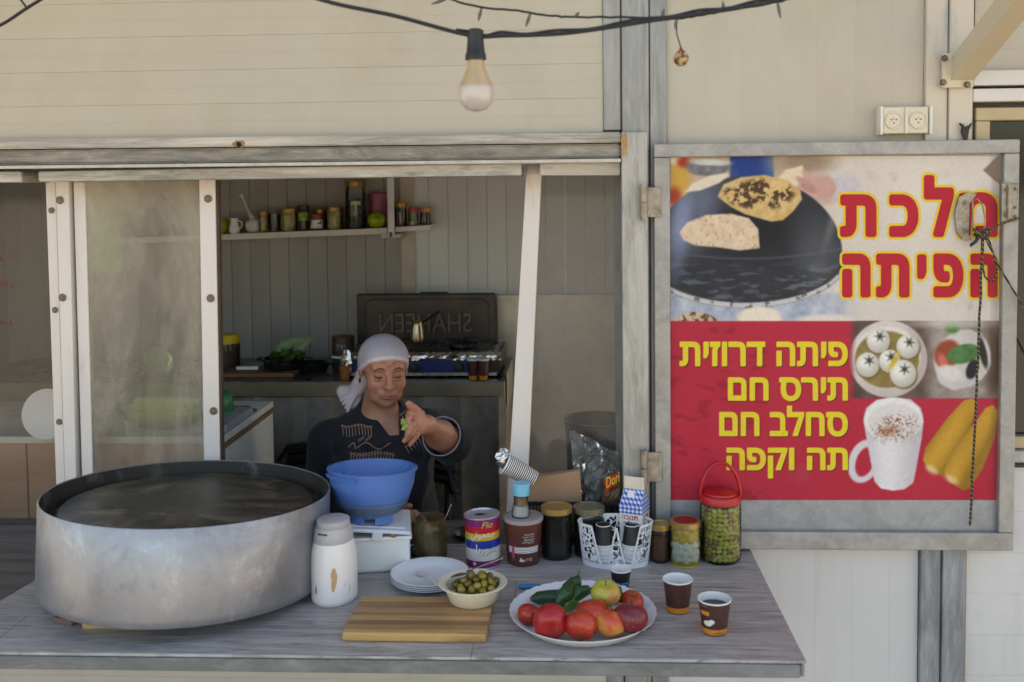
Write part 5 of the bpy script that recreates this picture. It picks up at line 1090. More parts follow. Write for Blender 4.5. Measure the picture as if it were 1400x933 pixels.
# crumpled clear bag with a red and yellow crisps label
def film(name, quad, n, m, parent, amp, seed, base):
    V = []; 
    for j in range(n+1):
        for i in range(n+1):
            u_, v_ = i/n, j/n; p = (quad[0]*(1-u_)+quad[1]*u_)*(1-v_)+(quad[3]*(1-u_)+quad[2]*u_)*v_
            w_ = amp*(float(vnoise(np.array([u_*60.]), np.array([v_*60.]), 11, seed, 4)[0])-.5)*2; V.append(tuple(p-base+Vector((w_*.2, w_, w_*.1))))
    F = [(j*(n+1)+i, j*(n+1)+i+1, (j+1)*(n+1)+i+1, (j+1)*(n+1)+i) for j in range(n) for i in range(n)]; return part(name, MB().add(V, F, False), m, parent)
FILM = glass('crumpled_clear_film', (210, 210, 208), .18, .08, (200, 198, 192), 14)
cbp = thing('crisps_bag', 'crumpled clear plastic bag with red and yellow crisps label, in the basket', 'snack bag', tuple(aY(815, 690, .05))); cb0 = cbp.location
film('clear_film', [aY(792, 690, .055), aY(846, 690, .055), aY(846, 620, .06), aY(776, 585, .06)], 16, FILM, cbp, .022, 3, cb0)
film('clear_film', [aY(800, 690, .03), aY(846, 690, .03), aY(846, 640, .04), aY(800, 606, .04)], 14, FILM, cbp, .018, 5, cb0)
CRB = mat('crisps_bag_print', (96, 74, 40), .4, 0, .4, 40, c2=(150, 30, 40), c2at=(.55, .6), c2s=30)
film('printed_front', [aY(822, 690, .018), aY(848, 690, .018), aY(848, 655, .02), aY(826, 658, .02)], 8, CRB, cbp, .006, 8, cb0)
rdp = aY(840, 660, -.012)
part('label_panel', MB().add([tuple(aY(x, y, .006)-cb0) for x, y in ((826, 655), (847, 645), (848, 655), (840, 664), (828, 672))], [(0, 1, 2, 3, 4)]), mat('label_red', (190, 34, 30), .4), cbp)
def slant(x, z, l): p = aY(829+x*18, 668-z*15-x*9, .0048-l); return tuple(p-cb0)
textfit('lettering', 'Dori', (0, 1, 0, 1), mat('label_yellow', (226, 190, 50), .4, bump=0), cbp, .02, 0, slant)
# striped cup lying askew on the basket with foil
def striped():
    s = NT('black_and_white_stripes'); w_ = s.n('ShaderNodeTexWave'); w_.bands_direction = 'Z'; s.l(s.co, w_.inputs[0]); w_.inputs['Scale'].default_value = 62; return s.out(s.ramp(w_.outputs['Fac'], [(.47, s2l((40, 36, 38))), (.53, s2l((220, 214, 210)))]), .5)
a_, b_ = aY(690, 634, -.03), aY(731, 656, -.02); dd = b_-a_; ax_ = dd.to_track_quat('Z', 'Y').to_euler()
sc_ = thing('striped_cup', 'black and white striped paper cup tipped over beside the white sash bar', 'paper cup', tuple(b_), tuple((-dd).to_track_quat('Z', 'Y').to_euler()))
rr = 15*mpp(a_); part('cup_wall', MB().lathe([(0, .001), (rr*.74, .001), (rr*.76, 0), (rr*1.0, dd.length)], 36), striped(), sc_)
part('rolled_rim', MB().lathe([(rr*.99, dd.length-.001), (rr*1.03, dd.length), (rr, dd.length+.0015), (rr*.93, dd.length-.001), (rr*.7, .004)], 36), WPAP, sc_)
film_b = MB().ball((0, 0, 0), (.019, .012, .022), 14, 10, jit=.28, seed=4); film_b.sm = [False]*len(film_b.sm)
single('foil_wrapper', film_b, mat('crinkled_foil', (190, 190, 190), .22, .9, .2, 40, c2=(206, 150, 40), c2at=(.66, .7), c2s=30), 'crinkled silver foil wrapper stuffed in the tipped striped cup', 'foil', tuple(aY(688, 627, -.035)))
# ------------------------------------------------------------------ back counter, stove and what stands there
YC0, YC1 = .95, 1.44
A, B = aY(240, 527, YC0), aY(690, 521, YC0)
zb = (aY(450, 522, YC0)).z
bkc = thing('back_counter', 'dark steel topped counter along the back wall with a draped cloth front', 'counter', ((A.x+B.x)/2, (YC0+YC1)/2, ZFL)); L = bkc.location; bx0, bx1 = -2.2, B.x
part('steel_top', MB().box((bx0-L.x, YC0-L.y, zb-.018-L.z), (bx1-L.x, YC1-L.y, zb-L.z), .004), mat('dull_steel_top', (120, 114, 104), .3, .7, .15, 12, c2=(60, 54, 48), c2at=(.5, .7)), bkc)
part('steel_lip', MB().box((bx0-L.x, YC0-.004-L.y, zb-.052-L.z), (bx1-L.x, YC0-.0005-L.y, zb-.003-L.z), .002), mat('brownish_steel_lip', (140, 128, 108), .4, .6, .1, 9), bkc)  # brownish grey steel along the counter edge
cl2 = MB(); n = 90; V = []; q = random.Random(5)
for j in range(2):
    for i in range(n+1):
        x = bx0+(bx1-bx0)*i/n; V.append((x-L.x, YC0+.012+.012*math.sin(i*.9)*math.sin(i*.23)+.006*math.sin(i*2.1)-L.y, (zb-.05 if j == 0 else ZFL+.02)-L.z))
part('front_cloth', cl2.add(V, [(i, i+1, n+2+i, n+1+i) for i in range(n)], True), mat('grey_oilcloth', (150, 143, 132), .45, 0, .12, 5, (1, 1, .6), .2, 30, (112, 104, 92), (.45, .7), 7), bkc)
part('end_panel', MB().box((bx1-.02-L.x, YC0+.02-L.y, .02), (bx1-L.x, YC1-L.y, zb-.02-L.z)), MC['grey_oilcloth'], bkc)
ZB = zb
def onback(px, py, Y=1.1): return Vector((aY(px, py, Y).x, Y, ZB+.0006))
# stove with open lid
SY0, SY1 = 1.02, 1.34
s0, s1_ = aY(470, 505, SY0), aY(684, 505, SY0)
st = thing('gas_stove', 'two burner gas stove with black raised lid, foil lined rim and blue panel', 'stove', ((s0.x+s1_.x)/2, (SY0+SY1)/2, ZB+.0006)); L = st.location; hwid = (s1_.x-s0.x)/2; sh_ = aY(560, 487, SY0).z-ZB
STB = mat('stove_dark_steel', (52, 48, 46), .35, .6, .2, 20)
part('stove_body', MB().box((-hwid, SY0-L.y, .012), (hwid, SY1-L.y, sh_), .004), STB, st)
part('front_panel', MB().box((-hwid+.02, SY0-L.y-.004, .02), (hwid-.04, SY0-L.y-.0004, sh_-.006), .002), mat('stove_blue_print', (26, 48, 112), .35, .1, .1, 20), st)
part('lower_trim', MB().box((-hwid+.01, SY0-L.y-.006, .006), (hwid-.01, SY0-L.y-.0005, .0195), .002), mat('stove_trim_steel', (170, 166, 160), .3, .7), st)
for px in (566, 627):
    k = aY(px, 505, SY0-.02); kb = part('knob', MB().lathe([(0, 0), (.020, 0), (.019, .004), (.014, .006), (.012, .018), (0, .019)], 24, mtx=Matrix.Translation(Vector((k.x, SY0-.005, ZB+.04))-L) @ rotx(R(90))), BLACK, st)
fo = MB(); q = random.Random(9); n = 46
V = []
for j in range(4):
    for i in range(n+1): V.append((-hwid-.004+(2*hwid+.008)*i/n, SY0-L.y-.008-.006*q.random()+(.0 if j < 3 else .03), sh_-.014+j*.008+.004*(q.random()-.5)))
fo.add(V, [(j*(n+1)+i, j*(n+1)+i+1, (j+1)*(n+1)+i+1, (j+1)*(n+1)+i) for j in range(3) for i in range(n)])
FOIL = mat('crinkled_foil', (190, 190, 190), .22, .9, .2, 40, c2=(206, 150, 40), c2at=(.66, .7), c2s=30)
FOIL2 = mat('stove_foil', (196, 192, 188), .2, .95, .1, 30, bump=.5, bs=60)
part('foil_liner', fo, FOIL2, st)
ft_ = MB(); V = []
for j in range(6):
    for i in range(n+1): V.append((-hwid+2*hwid*i/n, SY0-L.y+.015+j*.05, sh_+.003+.006*q.random()))
part('foil_top', ft_.add(V, [(j*(n+1)+i, j*(n+1)+i+1, (j+1)*(n+1)+i+1, (j+1)*(n+1)+i) for j in range(5) for i in range(n)]), mat('sooty_foil', (120, 116, 110), .25, .9, .3, 30, c2=(30, 28, 26), c2at=(.45, .6), c2s=8), st)
for x in (-.13, .13):
    part('burner', MB().lathe([(.03, sh_+.008), (.05, sh_+.010), (.05, sh_+.02), (.02, sh_+.024), (0, sh_+.024)], 24, mtx=Matrix.Translation((x, 0, 0))), BLACK, st)
    pg = MB()
    for k in range(4): a_ = k*math.pi/4; pg.tube([(x-.09*math.cos(a_), -.09*math.sin(a_), sh_+.028), (x+.09*math.cos(a_), .09*math.sin(a_), sh_+.028)], .003, 6)
    part('pan_support', pg, BLACK, st)
# raised lid with embossed mirrored lettering
LY = 1.33
c0, c1 = aY(489, 492, LY), aY(677, 401, LY); cx, cz = (c0.x+c1.x)/2, c0.z
lidm = mat('sooty_lid_enamel', (50, 44, 40), .38, .35, .25, 6, c2=(84, 72, 60), c2at=(.5, .8), c2s=4)
ld = part('raised_lid', MB().box((c0.x-L.x, LY-L.y, c0.z-L.z), (c1.x-L.x, LY+.02-L.y, c1.z-L.z), .006), lidm, st)
i0, i1 = aY(500, 478, LY), aY(668, 409, LY); rb = MB()
cr = [(i0.x+.02, i0.z), (i1.x-.02, i0.z), (i1.x, i0.z+.02), (i1.x, i1.z-.02), (i1.x-.02, i1.z), (i0.x+.02, i1.z), (i0.x, i1.z-.02), (i0.x, i0.z+.02), (i0.x+.02, i0.z)]
part('pressed_border', rb.tube([(x-L.x, LY-.001-L.y, z-L.z) for x, z in cr], .0032, 6), lidm, ld)
part('lid_grip', MB().box((aY(574, 400, LY).x-L.x, LY-.004-L.y, c1.z-.004-L.z), (aY(612, 400, LY).x-L.x, LY+.016-L.y, c1.z+.006-L.z), .004), lidm, ld)
u0, u1, w0, w1 = aY(519, 455, LY), aY(645, 455, LY), aY(580, 455, LY).z, aY(580, 428, LY).z
me = textmesh('lettering', 'SHAHEEN', .01, .5); nv = len(me.vertices); a = np.empty(nv*3); me.vertices.foreach_get('co', a); a = a.reshape(-1, 3); lo, hi = a.min(0), a.max(0)
t_ = (a-lo)/(hi-lo); P_ = np.stack([u1.x+(u0.x-u1.x)*t_[:, 0]-L.x, LY-.006+t_[:, 2]*.008-L.y, w0+(w1-w0)*t_[:, 1]-L.z], 1); me.vertices.foreach_set('co', P_.ravel()); me.update(); link('lettering', me, mat('embossed_letter_face', (92, 80, 68), .36, .35, .2, 20), ld)
me = textmesh('letter_outline', 'SHAHEEN', .05, 0); nv = len(me.vertices); a = np.empty(nv*3); me.vertices.foreach_get('co', a); a = a.reshape(-1, 3); t_ = (a-lo)/(hi-lo)
P_ = np.stack([u1.x+(u0.x-u1.x)*t_[:, 0]-L.x, np.full(nv, LY-.0008-L.y), w0+(w1-w0)*t_[:, 1]-L.z], 1); me.vertices.foreach_set('co', P_.ravel()); me.update(); link('letter_outline', me, mat('letter_shade_black', (20, 16, 14), .6), ld)  # black rim round lighter faces paints the shading of the relief
# coffee pot on the stove
kp_ = thing('coffee_pot', 'small shiny coffee pot on the stove behind the woman', 'coffee pot', (aY(571, 480, 1.16).x, 1.16, L.z+sh_+.031)); kr = .028
part('pot_body', MB().lathe([(0, 0), (kr, 0), (kr*1.02, .01), (kr*.86, .05), (kr*.7, .065), (kr*.78, .075), (kr*.74, .075), (0, .06)], 28), mat('polished_pot_steel', (150, 138, 112), .2, .85, .25), kp_)
part('handle', MB().tube([(kr*.7, 0, .066), (kr*1.6, -.01, .085), (kr*3.0, -.02, .112)], [.004, .005, .006], 8), BLACK, kp_)
# nested cups right of the stove
for i, px in enumerate((647, 661)):
    c = aY(px, 522, .985); r_ = 8.5*mpp(c); u = thing('paper_cup', ('left' if i == 0 else 'right')+' one of two brown paper cups at the stove\'s right corner', 'paper cup', (c.x, .985, ZB+.0006), 0, 'brown cups by the stove')
    part('cup_wall', MB().lathe([(0, .001), (r_*.7, 0), (r_*.98, .068)], 24), CUPB, u); part('band', MB().lathe([(r_*.703, .0), (r_*.76, .014)], 24), ORG, u); part('rolled_rim', MB().lathe([(r_*.97, .067), (r_*1.04, .068), (r_*1.0, .07), (r_*.9, .068)], 24), WPAP, u)
    part('upper_cup', MB().lathe([(r_*.8, .0702), (r_*1.04, .0705), (r_*1.0, .074), (r_*.9, .0725)], 24), WPAP, u)
c = onback(472, 520, .99); u = thing('paper_cup', 'brown paper cup with orange foot at the left end of the stove', 'paper cup', tuple(c)); 
part('cup_wall', MB().lathe([(0, .001), (.015, 0), (.02, .05)], 20), mat('amber_cup', (150, 90, 30), .5), u)
single('foil_scrap', MB().add([(x, y, z) for x, y, z in MB().ball((0, 0, .05), (.02, .012, .045), 12, 8, jit=.3, seed=2).v], MB().ball((0, 0, .05), (.02, .012, .045), 12, 8).f), FOIL2, 'crumpled foil hanging over the left end of the stove', 'foil', (aY(472, 500, 1.0).x+.004, 1.0, ZB+.005))
# aluminium sheet edge at the right end
single('tray', MB().box((0, 0, 0), (.004, .3, .12), .001), mat('pale_tray', (176, 168, 152), .4, .3), 'pale metal tray standing on edge at the right end of the back counter', 'tray', (bx1+.003, 1.0, ZB-.1))
# jars and pot on the counter
def ijar(label, px, ybot, wpx, ytop, Y, Zb, cm, lm, name='jar', cat='jar', fill=.8, gl=None, lidh=.018, neck=.9, extra=None, group=None):
    c = Vector((aY(px, ybot, Y).x, Y, Zb)); r_ = wpx/2*mpp(c); h_ = hgt(c, ytop)
    t = thing(name, label, cat, tuple(c), 0, group)
    part('glass_wall', MB().lathe([(0, .001), (r_*.92, 0), (r_, .006), (r_, h_*.74), (r_*neck, h_*.86), (r_*neck, h_-.004)], 24), gl or CLEAR, t)
    part('contents', MB().lathe([(0, .003), (r_*.9, .003), (r_*.94, .008), (r_*.94, h_*fill), (0, h_*fill+.001)], 20), cm, t)
    if lm: part('lid', MB().lathe([(r_*neck+.001, h_-lidh), (r_*neck+.003, h_-lidh+.002), (r_*neck+.003, h_-.002), (r_*neck, h_), (0, h_)], 24), lm, t)
    return t, r_, h_
YELP = mat('yellow_plastic_lid', (206, 176, 24), .4)
ijar('big jar of dark grains with a yellow lid on the back counter', 315, 520, 28, 457, 1.2, ZB+.0006, mat('brown_grains', (92, 70, 50), .8, 0, .4, 120), YELP, fill=.72, lidh=.035)
t, r_, h_ = ijar('dark brown glass jar with brown lid left of the stove', 470, 520, 31, 459, 1.2, ZB+.0006, mat('dark_spice', (40, 24, 18), .5), mat('brown_lid', (72, 44, 34), .35), fill=.8, gl=glass('amber_glass', (130, 90, 60), .08, .04), lidh=.03)
part('label', MB().lathe([(r_+.0006, h_*.36), (r_+.0006, h_*.42)], 24), WPAP, t)
c = onback(390, 520, 1.13); r_ = 29*mpp(c); pot = thing('cooking_pot', 'black two handled pot holding a green leafy bag on the back counter', 'pot', tuple(c)); ph = hgt(c, 489)
part('pot_wall', MB().lathe([(0, 0), (r_*.86, 0), (r_*.92, .01), (r_, ph*.96), (r_*1.05, ph), (r_*.97, ph), (r_*.88, .012), (0, .01)], 40), mat('black_enamel', (22, 22, 24), .25), pot)
for s_ in (-1, 1): part('handle', MB().tube([(s_*r_*.98, -.02, ph*.9), (s_*r_*1.24, -.012, ph*.93), (s_*r_*1.24, .012, ph*.93), (s_*r_*.98, .02, ph*.9)], .005, 8), mat('black_enamel', (22, 22, 24)), pot)
LEAF = mat('leaf_green', (62, 92, 34), .5, 0, .35, 60); q = random.Random(3)
gb = MB()
for i in range(150):
    a_ = q.uniform(0, 6.28); rr = q.random()**.5; x, y, z = r_*.8*rr*math.cos(a_)+.01, .05*rr*math.sin(a_), ph-.005+q.uniform(0, .05)*(1-rr*.6); s_ = q.uniform(.008, .018); m = Matrix.Translation((x, y, z)) @ Euler((q.uniform(-1, 1), q.uniform(-1, 1), q.uniform(0, 6))).to_matrix().to_4x4(); gb.add([(-s_, 0, 0), (0, -s_*.5, .002), (s_, 0, 0), (0, s_*.5, .002)], [(0, 1, 2, 3)], False, m)
o = part('green_leaves', gb, LEAF, None, tuple(c)); o['kind'] = 'stuff'; tag(o, 'bunch of green herb leaves heaped in the black pot', 'herbs')
hb_ = thing('herb_bag', 'pale green bag of herbs folded over the black pot', 'bag', (c.x+.02, c.y, c.z+ph+.03))
film('bag_film', [hb_.location+Vector(v) for v in ((-.06, 0, -.01), (.05, 0, .0), (.095, .01, .045), (-.03, .01, .035))], 9, mat('pale_green_film', (128, 146, 104), .35, 0, .2, 30), hb_, .012, 6, hb_.location)
c = onback(350, 523, 1.03); single('chopping_board', MB().box((-.15, -.07, 0), (.12, .09, .016), .003), mat('brown_board', (112, 78, 54), .6, 0, .15, 12, (.5, 4, 1)), 'brown wooden board lying on the back counter before the black pot', 'board', (c.x+.02, c.y+.06, ZB+.0006))
c = onback(334, 512, 1.05); single('white_strip', MB().box((-.04, -.01, 0), (.04, .01, .012), .002), WPAP, 'small white packet lying on the brown board', 'packet', (c.x, c.y+.04, ZB+.018))
c = onback(428, 515, 1.16); kk = thing('black_pan', 'dark low frying pan on the back counter between pot and stove', 'frying pan', tuple(c)); part('pan_dish', MB().lathe([(0, 0), (.05, 0), (.065, .03), (.06, .03), (.045, .004), (0, .004)], 32), BLACK, kk); part('handle', MB().tube([(.06, 0, .026), (.12, -.02, .034)], .006, 8), BLACK, kk)
# ---- shelf with jars
SY = 1.36
sA, sB, sC, sD = aY(296, 321, SY), aY(529, 312, SY), aY(541, 311, SY), aY(588, 308, SY)
shf = thing('wall_shelf', 'sagging white wall shelf crowded with jars above the stove', 'shelf', ((sA.x+sD.x)/2, SY, sB.z)); L = shf.location
SHM = mat('white_shelf_board', (196, 194, 190), .4)
def board(a, b, m=SHM, th=.022):
    n_ = 1; v = [(a.x, SY, a.z-th), (b.x, SY, b.z-th), (b.x, YB-.001, b.z-th), (a.x, YB-.001, a.z-th), (a.x, SY, a.z), (b.x, SY, b.z), (b.x, YB-.001, b.z), (a.x, YB-.001, a.z)]
    part('shelf_board', MB().add([tuple(Vector(q_)-L) for q_ in v], [(0, 3, 2, 1), (4, 5, 6, 7), (0, 1, 5, 4), (1, 2, 6, 5), (2, 3, 7, 6), (3, 0, 4, 7)]), m, shf)
sLL = sA+(sA-sB)*.7
board(sLL, sB); board(sC, sD, SHM, .018)
u0, u1 = aY(530.5, 322, SY-.02), aY(539, 322, SY-.02)
part('upright', MB().box((u0.x-L.x, SY-.025-L.y, u0.z-L.z), (u1.x-L.x, SY-.003-L.y, ZCE-.001-L.z), .002), mat('pale_blue_white_upright', (200, 204, 212), .4), shf)
part('upright_cap', MB().box((u0.x+.006-L.x, SY-.027-L.y, aY(530, 324, SY).z-L.z), (u1.x-.006-L.x, SY-.0255-L.y, aY(530, 317, SY).z-L.z)), BLACK, shf)
part('shelf_bracket', MB().box((aY(520, 320, SY).x-L.x, SY+.005-L.y, sB.z-.04-L.z), (aY(546, 320, SY).x-L.x, YB-.002-L.y, sB.z-.023-L.z), .002), GALV, shf)
def shz(px): p = aY(px, 315, SY+.05).x; a, b = (sA, sB) if px < 531 else (sC, sD); t = (p-a.x)/(b.x-a.x); return a.z+(b.z-a.z)*t+.0006
def sj(label, px, wpx, ytop, cm, lm, Y=SY+.045, **k):
    z = shz(px); return ijar(label, px, 316, wpx, ytop, Y, z, cm, lm, **k)
PALE = lambda n_, c_, c2: mat(n_, c_, .35, 0, .15, 30, c2=c2, c2at=(.5, .6), c2s=55)
GOL2 = mat('brass_lid', (150, 118, 54), .35, .5)
c = Vector((aY(303, 316, SY+.05).x, SY+.05, shz(303))); g = thing('green_bowl', 'lime green rounded pot at the left end of the shelf', 'pot', tuple(c)); part('pot_body', MB().lathe([(0, 0), (.02, 0), (.03, .02), (.03, .04), (.022, .062), (0, .064)], 24), mat('lime_glaze', (120, 140, 20), .3), g)
c = Vector((aY(320, 316, SY+.03).x, SY+.035, shz(320))); g = thing('milk_jug', 'little white china jug on the shelf beside the lime pot', 'jug', tuple(c)); part('jug_body', MB().lathe([(0, 0), (.016, 0), (.021, .015), (.018, .035), (.013, .046), (.017, .06), (.0155, .06), (0, .04)], 24), WPL, g); part('handle', MB().tube([(.014, 0, .05), (.03, 0, .046), (.03, 0, .026), (.018, 0, .018)], .0028, 8), WPL, g)
c = Vector((aY(346, 316, SY+.04).x, SY+.05, shz(346))); g = thing('sugar_bag', 'tied clear bag of white sugar on the shelf, its neck sticking up', 'bag', tuple(c)); part('sugar_lump', MB().ball((0, 0, .028), (.034, .028, .03), 16, 10, jit=.06), mat('sugar_white', (200, 200, 196), .7), g)
part('twisted_neck', MB().tube([(0, 0, .052), (-.022, 0, .09), (-.04, 0, .135), (-.048, 0, .15)], [.014, .006, .004, .009], 8), mat('film_white', (190, 190, 186), .4), g)
sj('slim jar of yellow pickles with brass lid left of the clear glass', 361, 15, 289, PALE('pickle_yellow', (150, 132, 30), (190, 180, 110)), GOL2)
g, r_, h_ = sj('tall clear drinking glass with a white ribbon of light on the shelf', 375.5, 14, 291, mat('clouded_water', (150, 146, 136), .3), None, fill=.1, neck=1.0)
sj('jar of pale cheese balls in oil, third jar from the shelf\'s left end', 395, 23, 285, PALE('cheese_jar_a', (170, 152, 50), (206, 196, 150)), GOL2)
g, r_, h_ = sj('spice jar with green label and dark brown lid on the shelf', 415.5, 14, 281, mat('spice_dark', (70, 44, 40), .5), mat('dark_brown_lid', (40, 22, 18), .4), neck=.98)
part('label', MB().lathe([(r_+.0006, h_*.40), (r_+.0006, h_*.72)], 24), mat('green_label_print', (106, 150, 50), .5, c2=(200, 200, 90), c2at=(.55, .6), c2s=80), g)
g, r_, h_ = sj('small jar with dark red lid and black and white label on the shelf', 433, 17, 293, mat('jam_dark', (60, 20, 22), .4), mat('dark_red_lid', (120, 20, 26), .35), Y=SY+.03)
part('label', MB().lathe([(r_+.0006, h_*.12), (r_+.0006, h_*.66)], 24), MC['printed_jam_label'], g)
sj('jar of yellow pickles standing behind the red lidded jar', 438, 17, 286, PALE('pickle_yellow_b', (160, 138, 50), (196, 180, 110)), GOL2, Y=SY+.105)
sj('jar of white balls in yellow oil beside the tallest shelf jar', 458, 22, 283, PALE('cheese_jar_b', (176, 158, 60), (216, 210, 180)), GOL2)
g, r_, h_ = sj('tallest shelf jar, half full of dark olives, with brass screw lid', 487, 27, 248, mat('black_olives', (26, 24, 22), .3, 0, .3, 60, c2=(170, 150, 90), c2at=(.66, .7), c2s=46), GOL2, fill=.62, lidh=.022)
part('label', band(MB(), r_+.001, r_+.001, h_*.50, h_*.58, -.3, .7), mat('pale_green_label', (176, 186, 130), .5), g)
c = Vector((aY(518, 316, SY+.08).x, SY+.095, shz(512))); g = thing('pink_pot', 'dusty pink plastic pot with notched rim on the shelf', 'pot', tuple(c)); rr = 14*mpp(c); hp_ = hgt(c, 266)
part('pot_wall', MB().lathe([(0, .002), (rr*.86, 0), (rr, hp_)], 32), mat('dusty_pink', (140, 70, 96), .5), g)
nb = MB()
for k in range(14): a_ = k*2*math.pi/14; nb.box((-.006, -.001, hp_-.001), (.006, .001, hp_+.008), 0, Matrix.Rotation(a_, 4, 'Z') @ Matrix.Translation((0, -rr, 0)))
o = part('notched_rim', nb, MC['dusty_pink'], g); o['kind'] = 'stuff'
c = Vector((aY(514.5, 316, SY+.03).x, SY+.04, shz(514))); g = thing('apple_pot', 'apple green ceramic pot shaped like an apple on the shelf', 'pot', tuple(c)); part('pot_body', MB().ball((0, 0, .031), (.036, .036, .032), 24, 14), mat('apple_green_glaze', (146, 166, 20), .25), g); part('leaf_mark', MB().ball((.006, -.0345, .04), (.005, .001, .003), 8, 5), BLACK, g)
sj('jar of amber syrup with brass lid, first right of the shelf upright', 548, 17, 277, mat('amber_syrup', (84, 42, 18), .2), GOL2, fill=.62)
g, r_, h_ = sj('clear jar with red lid and a little salt, right part of the shelf', 565.5, 14, 283, mat('salt_rest', (210, 206, 200), .7), mat('bright_red_lid', (170, 28, 34), .35), fill=.2)
sj('dark jar with orange lid at the right end of the shelf', 581.5, 15, 284, mat('dark_coffee', (48, 28, 24), .4), mat('orange_lid', (176, 116, 50), .4), fill=.8, neck=.95)
# ---- things seen on and round the inner cabinet
ztop = c1_ = None
cabz = cb.location.z+(c1_.z if False else 0)
CZ = aY(306, 604, .2).z+.0145
GF = glass('green_film', (220, 236, 196), .16, .1, (120, 176, 96), 10)
cs = thing('corn_sack', 'thin green plastic sack of corn cobs behind the hazy pane', 'sack', (aY(225, 597, .3).x, .32, CZ))
CORNP = mat('pale_corn', (240, 214, 150), .6, 0, .1, 30)
q = random.Random(4)
for i in range(7):
    x0, z0 = -.07+q.uniform(-.02, .02), .02+.018*(i % 4)+q.uniform(0, .004); y0 = -.03+.03*(i//4)
    cob = thing('corn_cob', 'pale corn cob in the %s part of the green sack, %s layer from below' % ('front' if i < 4 else 'back', ('first', 'second', 'third', 'fourth')[i % 4]), 'corn cob', (cs.location.x+x0+.06, .32+y0, CZ+z0-.012), 0, 'corn cobs in the green sack')
    part('kernels', MB().tube([(-.09, 0, .012), (-.06, 0, .012), (.05, 0, .012), (.10, 0, .012)], [.006, .015, .016, .006], 10), CORNP, cob)
V = MB().ball((0, 0, .07), (.15, .09, .085), 26, 14, jit=.05, seed=5).ball((-.02, 0, .19), (.045, .03, .05), 14, 10, jit=.15, seed=6); part('sack_film', V, GF, cs)
film('hanging_film', [Vector(aY(127, 370, .3)), Vector(aY(165, 372, .3)), Vector(aY(168, 246, .3)), Vector(aY(127, 246, .3))], 8, glass('green_hanging_film', (150, 186, 120), .45, .1, (96, 160, 76), 8), cs, .01, 3, cs.location) if False else None
gh = thing('hanging_green_bag', 'green plastic bag hanging behind the top of the hazy pane', 'bag', tuple(aY(146, 246, .3)))
film('bag_film', [aY(124, 372, .3), aY(166, 374, .3), aY(170, 244, .3), aY(124, 244, .3)], 8, mat('green_bag_film', (126, 168, 98), .4, 0, .1, 10), gh, .012, 3, gh.location)
g = thing('green_bottle', 'green ribbed plastic bag end on the cabinet right of the hazy pane', 'bag', (aY(307, 590, .42).x, .42, CZ)); part('bag_lump', MB().ball((0, 0, .04), (.03, .03, .045), 16, 10, jit=.1, seed=8), mat('bottle_green', (44, 110, 64), .35, 0, .3, 60), g)
single('brown_paper', MB().ball((0, 0, .006), (.06, .04, .008), 16, 8, jit=.2, seed=9), mat('brown_wrapping', (120, 92, 70), .7), 'crumpled brown paper lying on the inner cabinet', 'paper', (aY(325, 585, .5).x, .5, CZ+.001))
single('grey_book', MB().box((-.06, -.13, 0), (.04, .11, .022), .002), mat('grey_box_card', (150, 152, 158), .5), 'flat grey box lying at the right end of the inner cabinet', 'box', (c1.x-.05 if False else aY(306, 604, .2).x-.045, .36, CZ+.0006))
# white plate propped behind the dark pane
pc_ = aY(66, 566, .175); single('plate', MB().lathe([(0, .0), (.045, .0), (.050, .003), (.066, .010), (.068, .0115), (.065, .0115), (.050, .0045), (0, .0015)], 48, mtx=rotx(R(80))), WPL, 'round white plate propped upright behind the dark left pane', 'plate', tuple(pc_))
# big dark pot behind the leaning sash
c = Vector((aY(818, 620, .5).x, .5, aY(818, 640, .5).z)); bp = thing('round_black_tub', 'large round black tub behind the leaning glass sash', 'tub', (c.x, c.y, ZFL)); rr = 44*mpp(c); zt_ = aY(818, 572, .5).z-ZFL
part('tub_wall', MB().lathe([(0, .002), (rr*.8, 0), (rr, zt_*.95), (rr*1.05, zt_), (rr*.97, zt_), (rr*.76, .01), (0, .008)], 48), BLACK, bp)
# chair the woman sits on
chx = aY(520, 600, .66).x
ch = thing('chair', 'black chair with curved backrest behind the woman', 'chair', (chx, .62, ZFL))
SEAT = .36
part('seat', MB().box((-.21, -.2, SEAT), (.21, .2, SEAT+.03), .01), BLACK, ch)
for x in (-.19, .19):
    for y in (-.18, .18): part('leg', MB().tube([(x, y, 0), (x*.95, y*.95, SEAT)], .012, 8), BLACK, ch)
bk0 = aY(386, 614, .84); P_ = [(bk0.x-chx+.0, .2, bk0.z-ZFL-.04), (bk0.x-chx+.02, .22, bk0.z-ZFL), (-.0, .25, bk0.z-ZFL+.03), (.2, .22, bk0.z-ZFL), (.22, .2, bk0.z-ZFL-.04)]
bm_k = MB()
for k in range(4): bm_k.tube([(x, y, z-k*.035) for x, y, z in P_], .018, 8)
part('backrest', bm_k, BLACK, ch)
for x in (-.19, .19): part('back_post', MB().tube([(x, .18, SEAT), (x, .235, bk0.z-ZFL)], .011, 8), BLACK, ch)

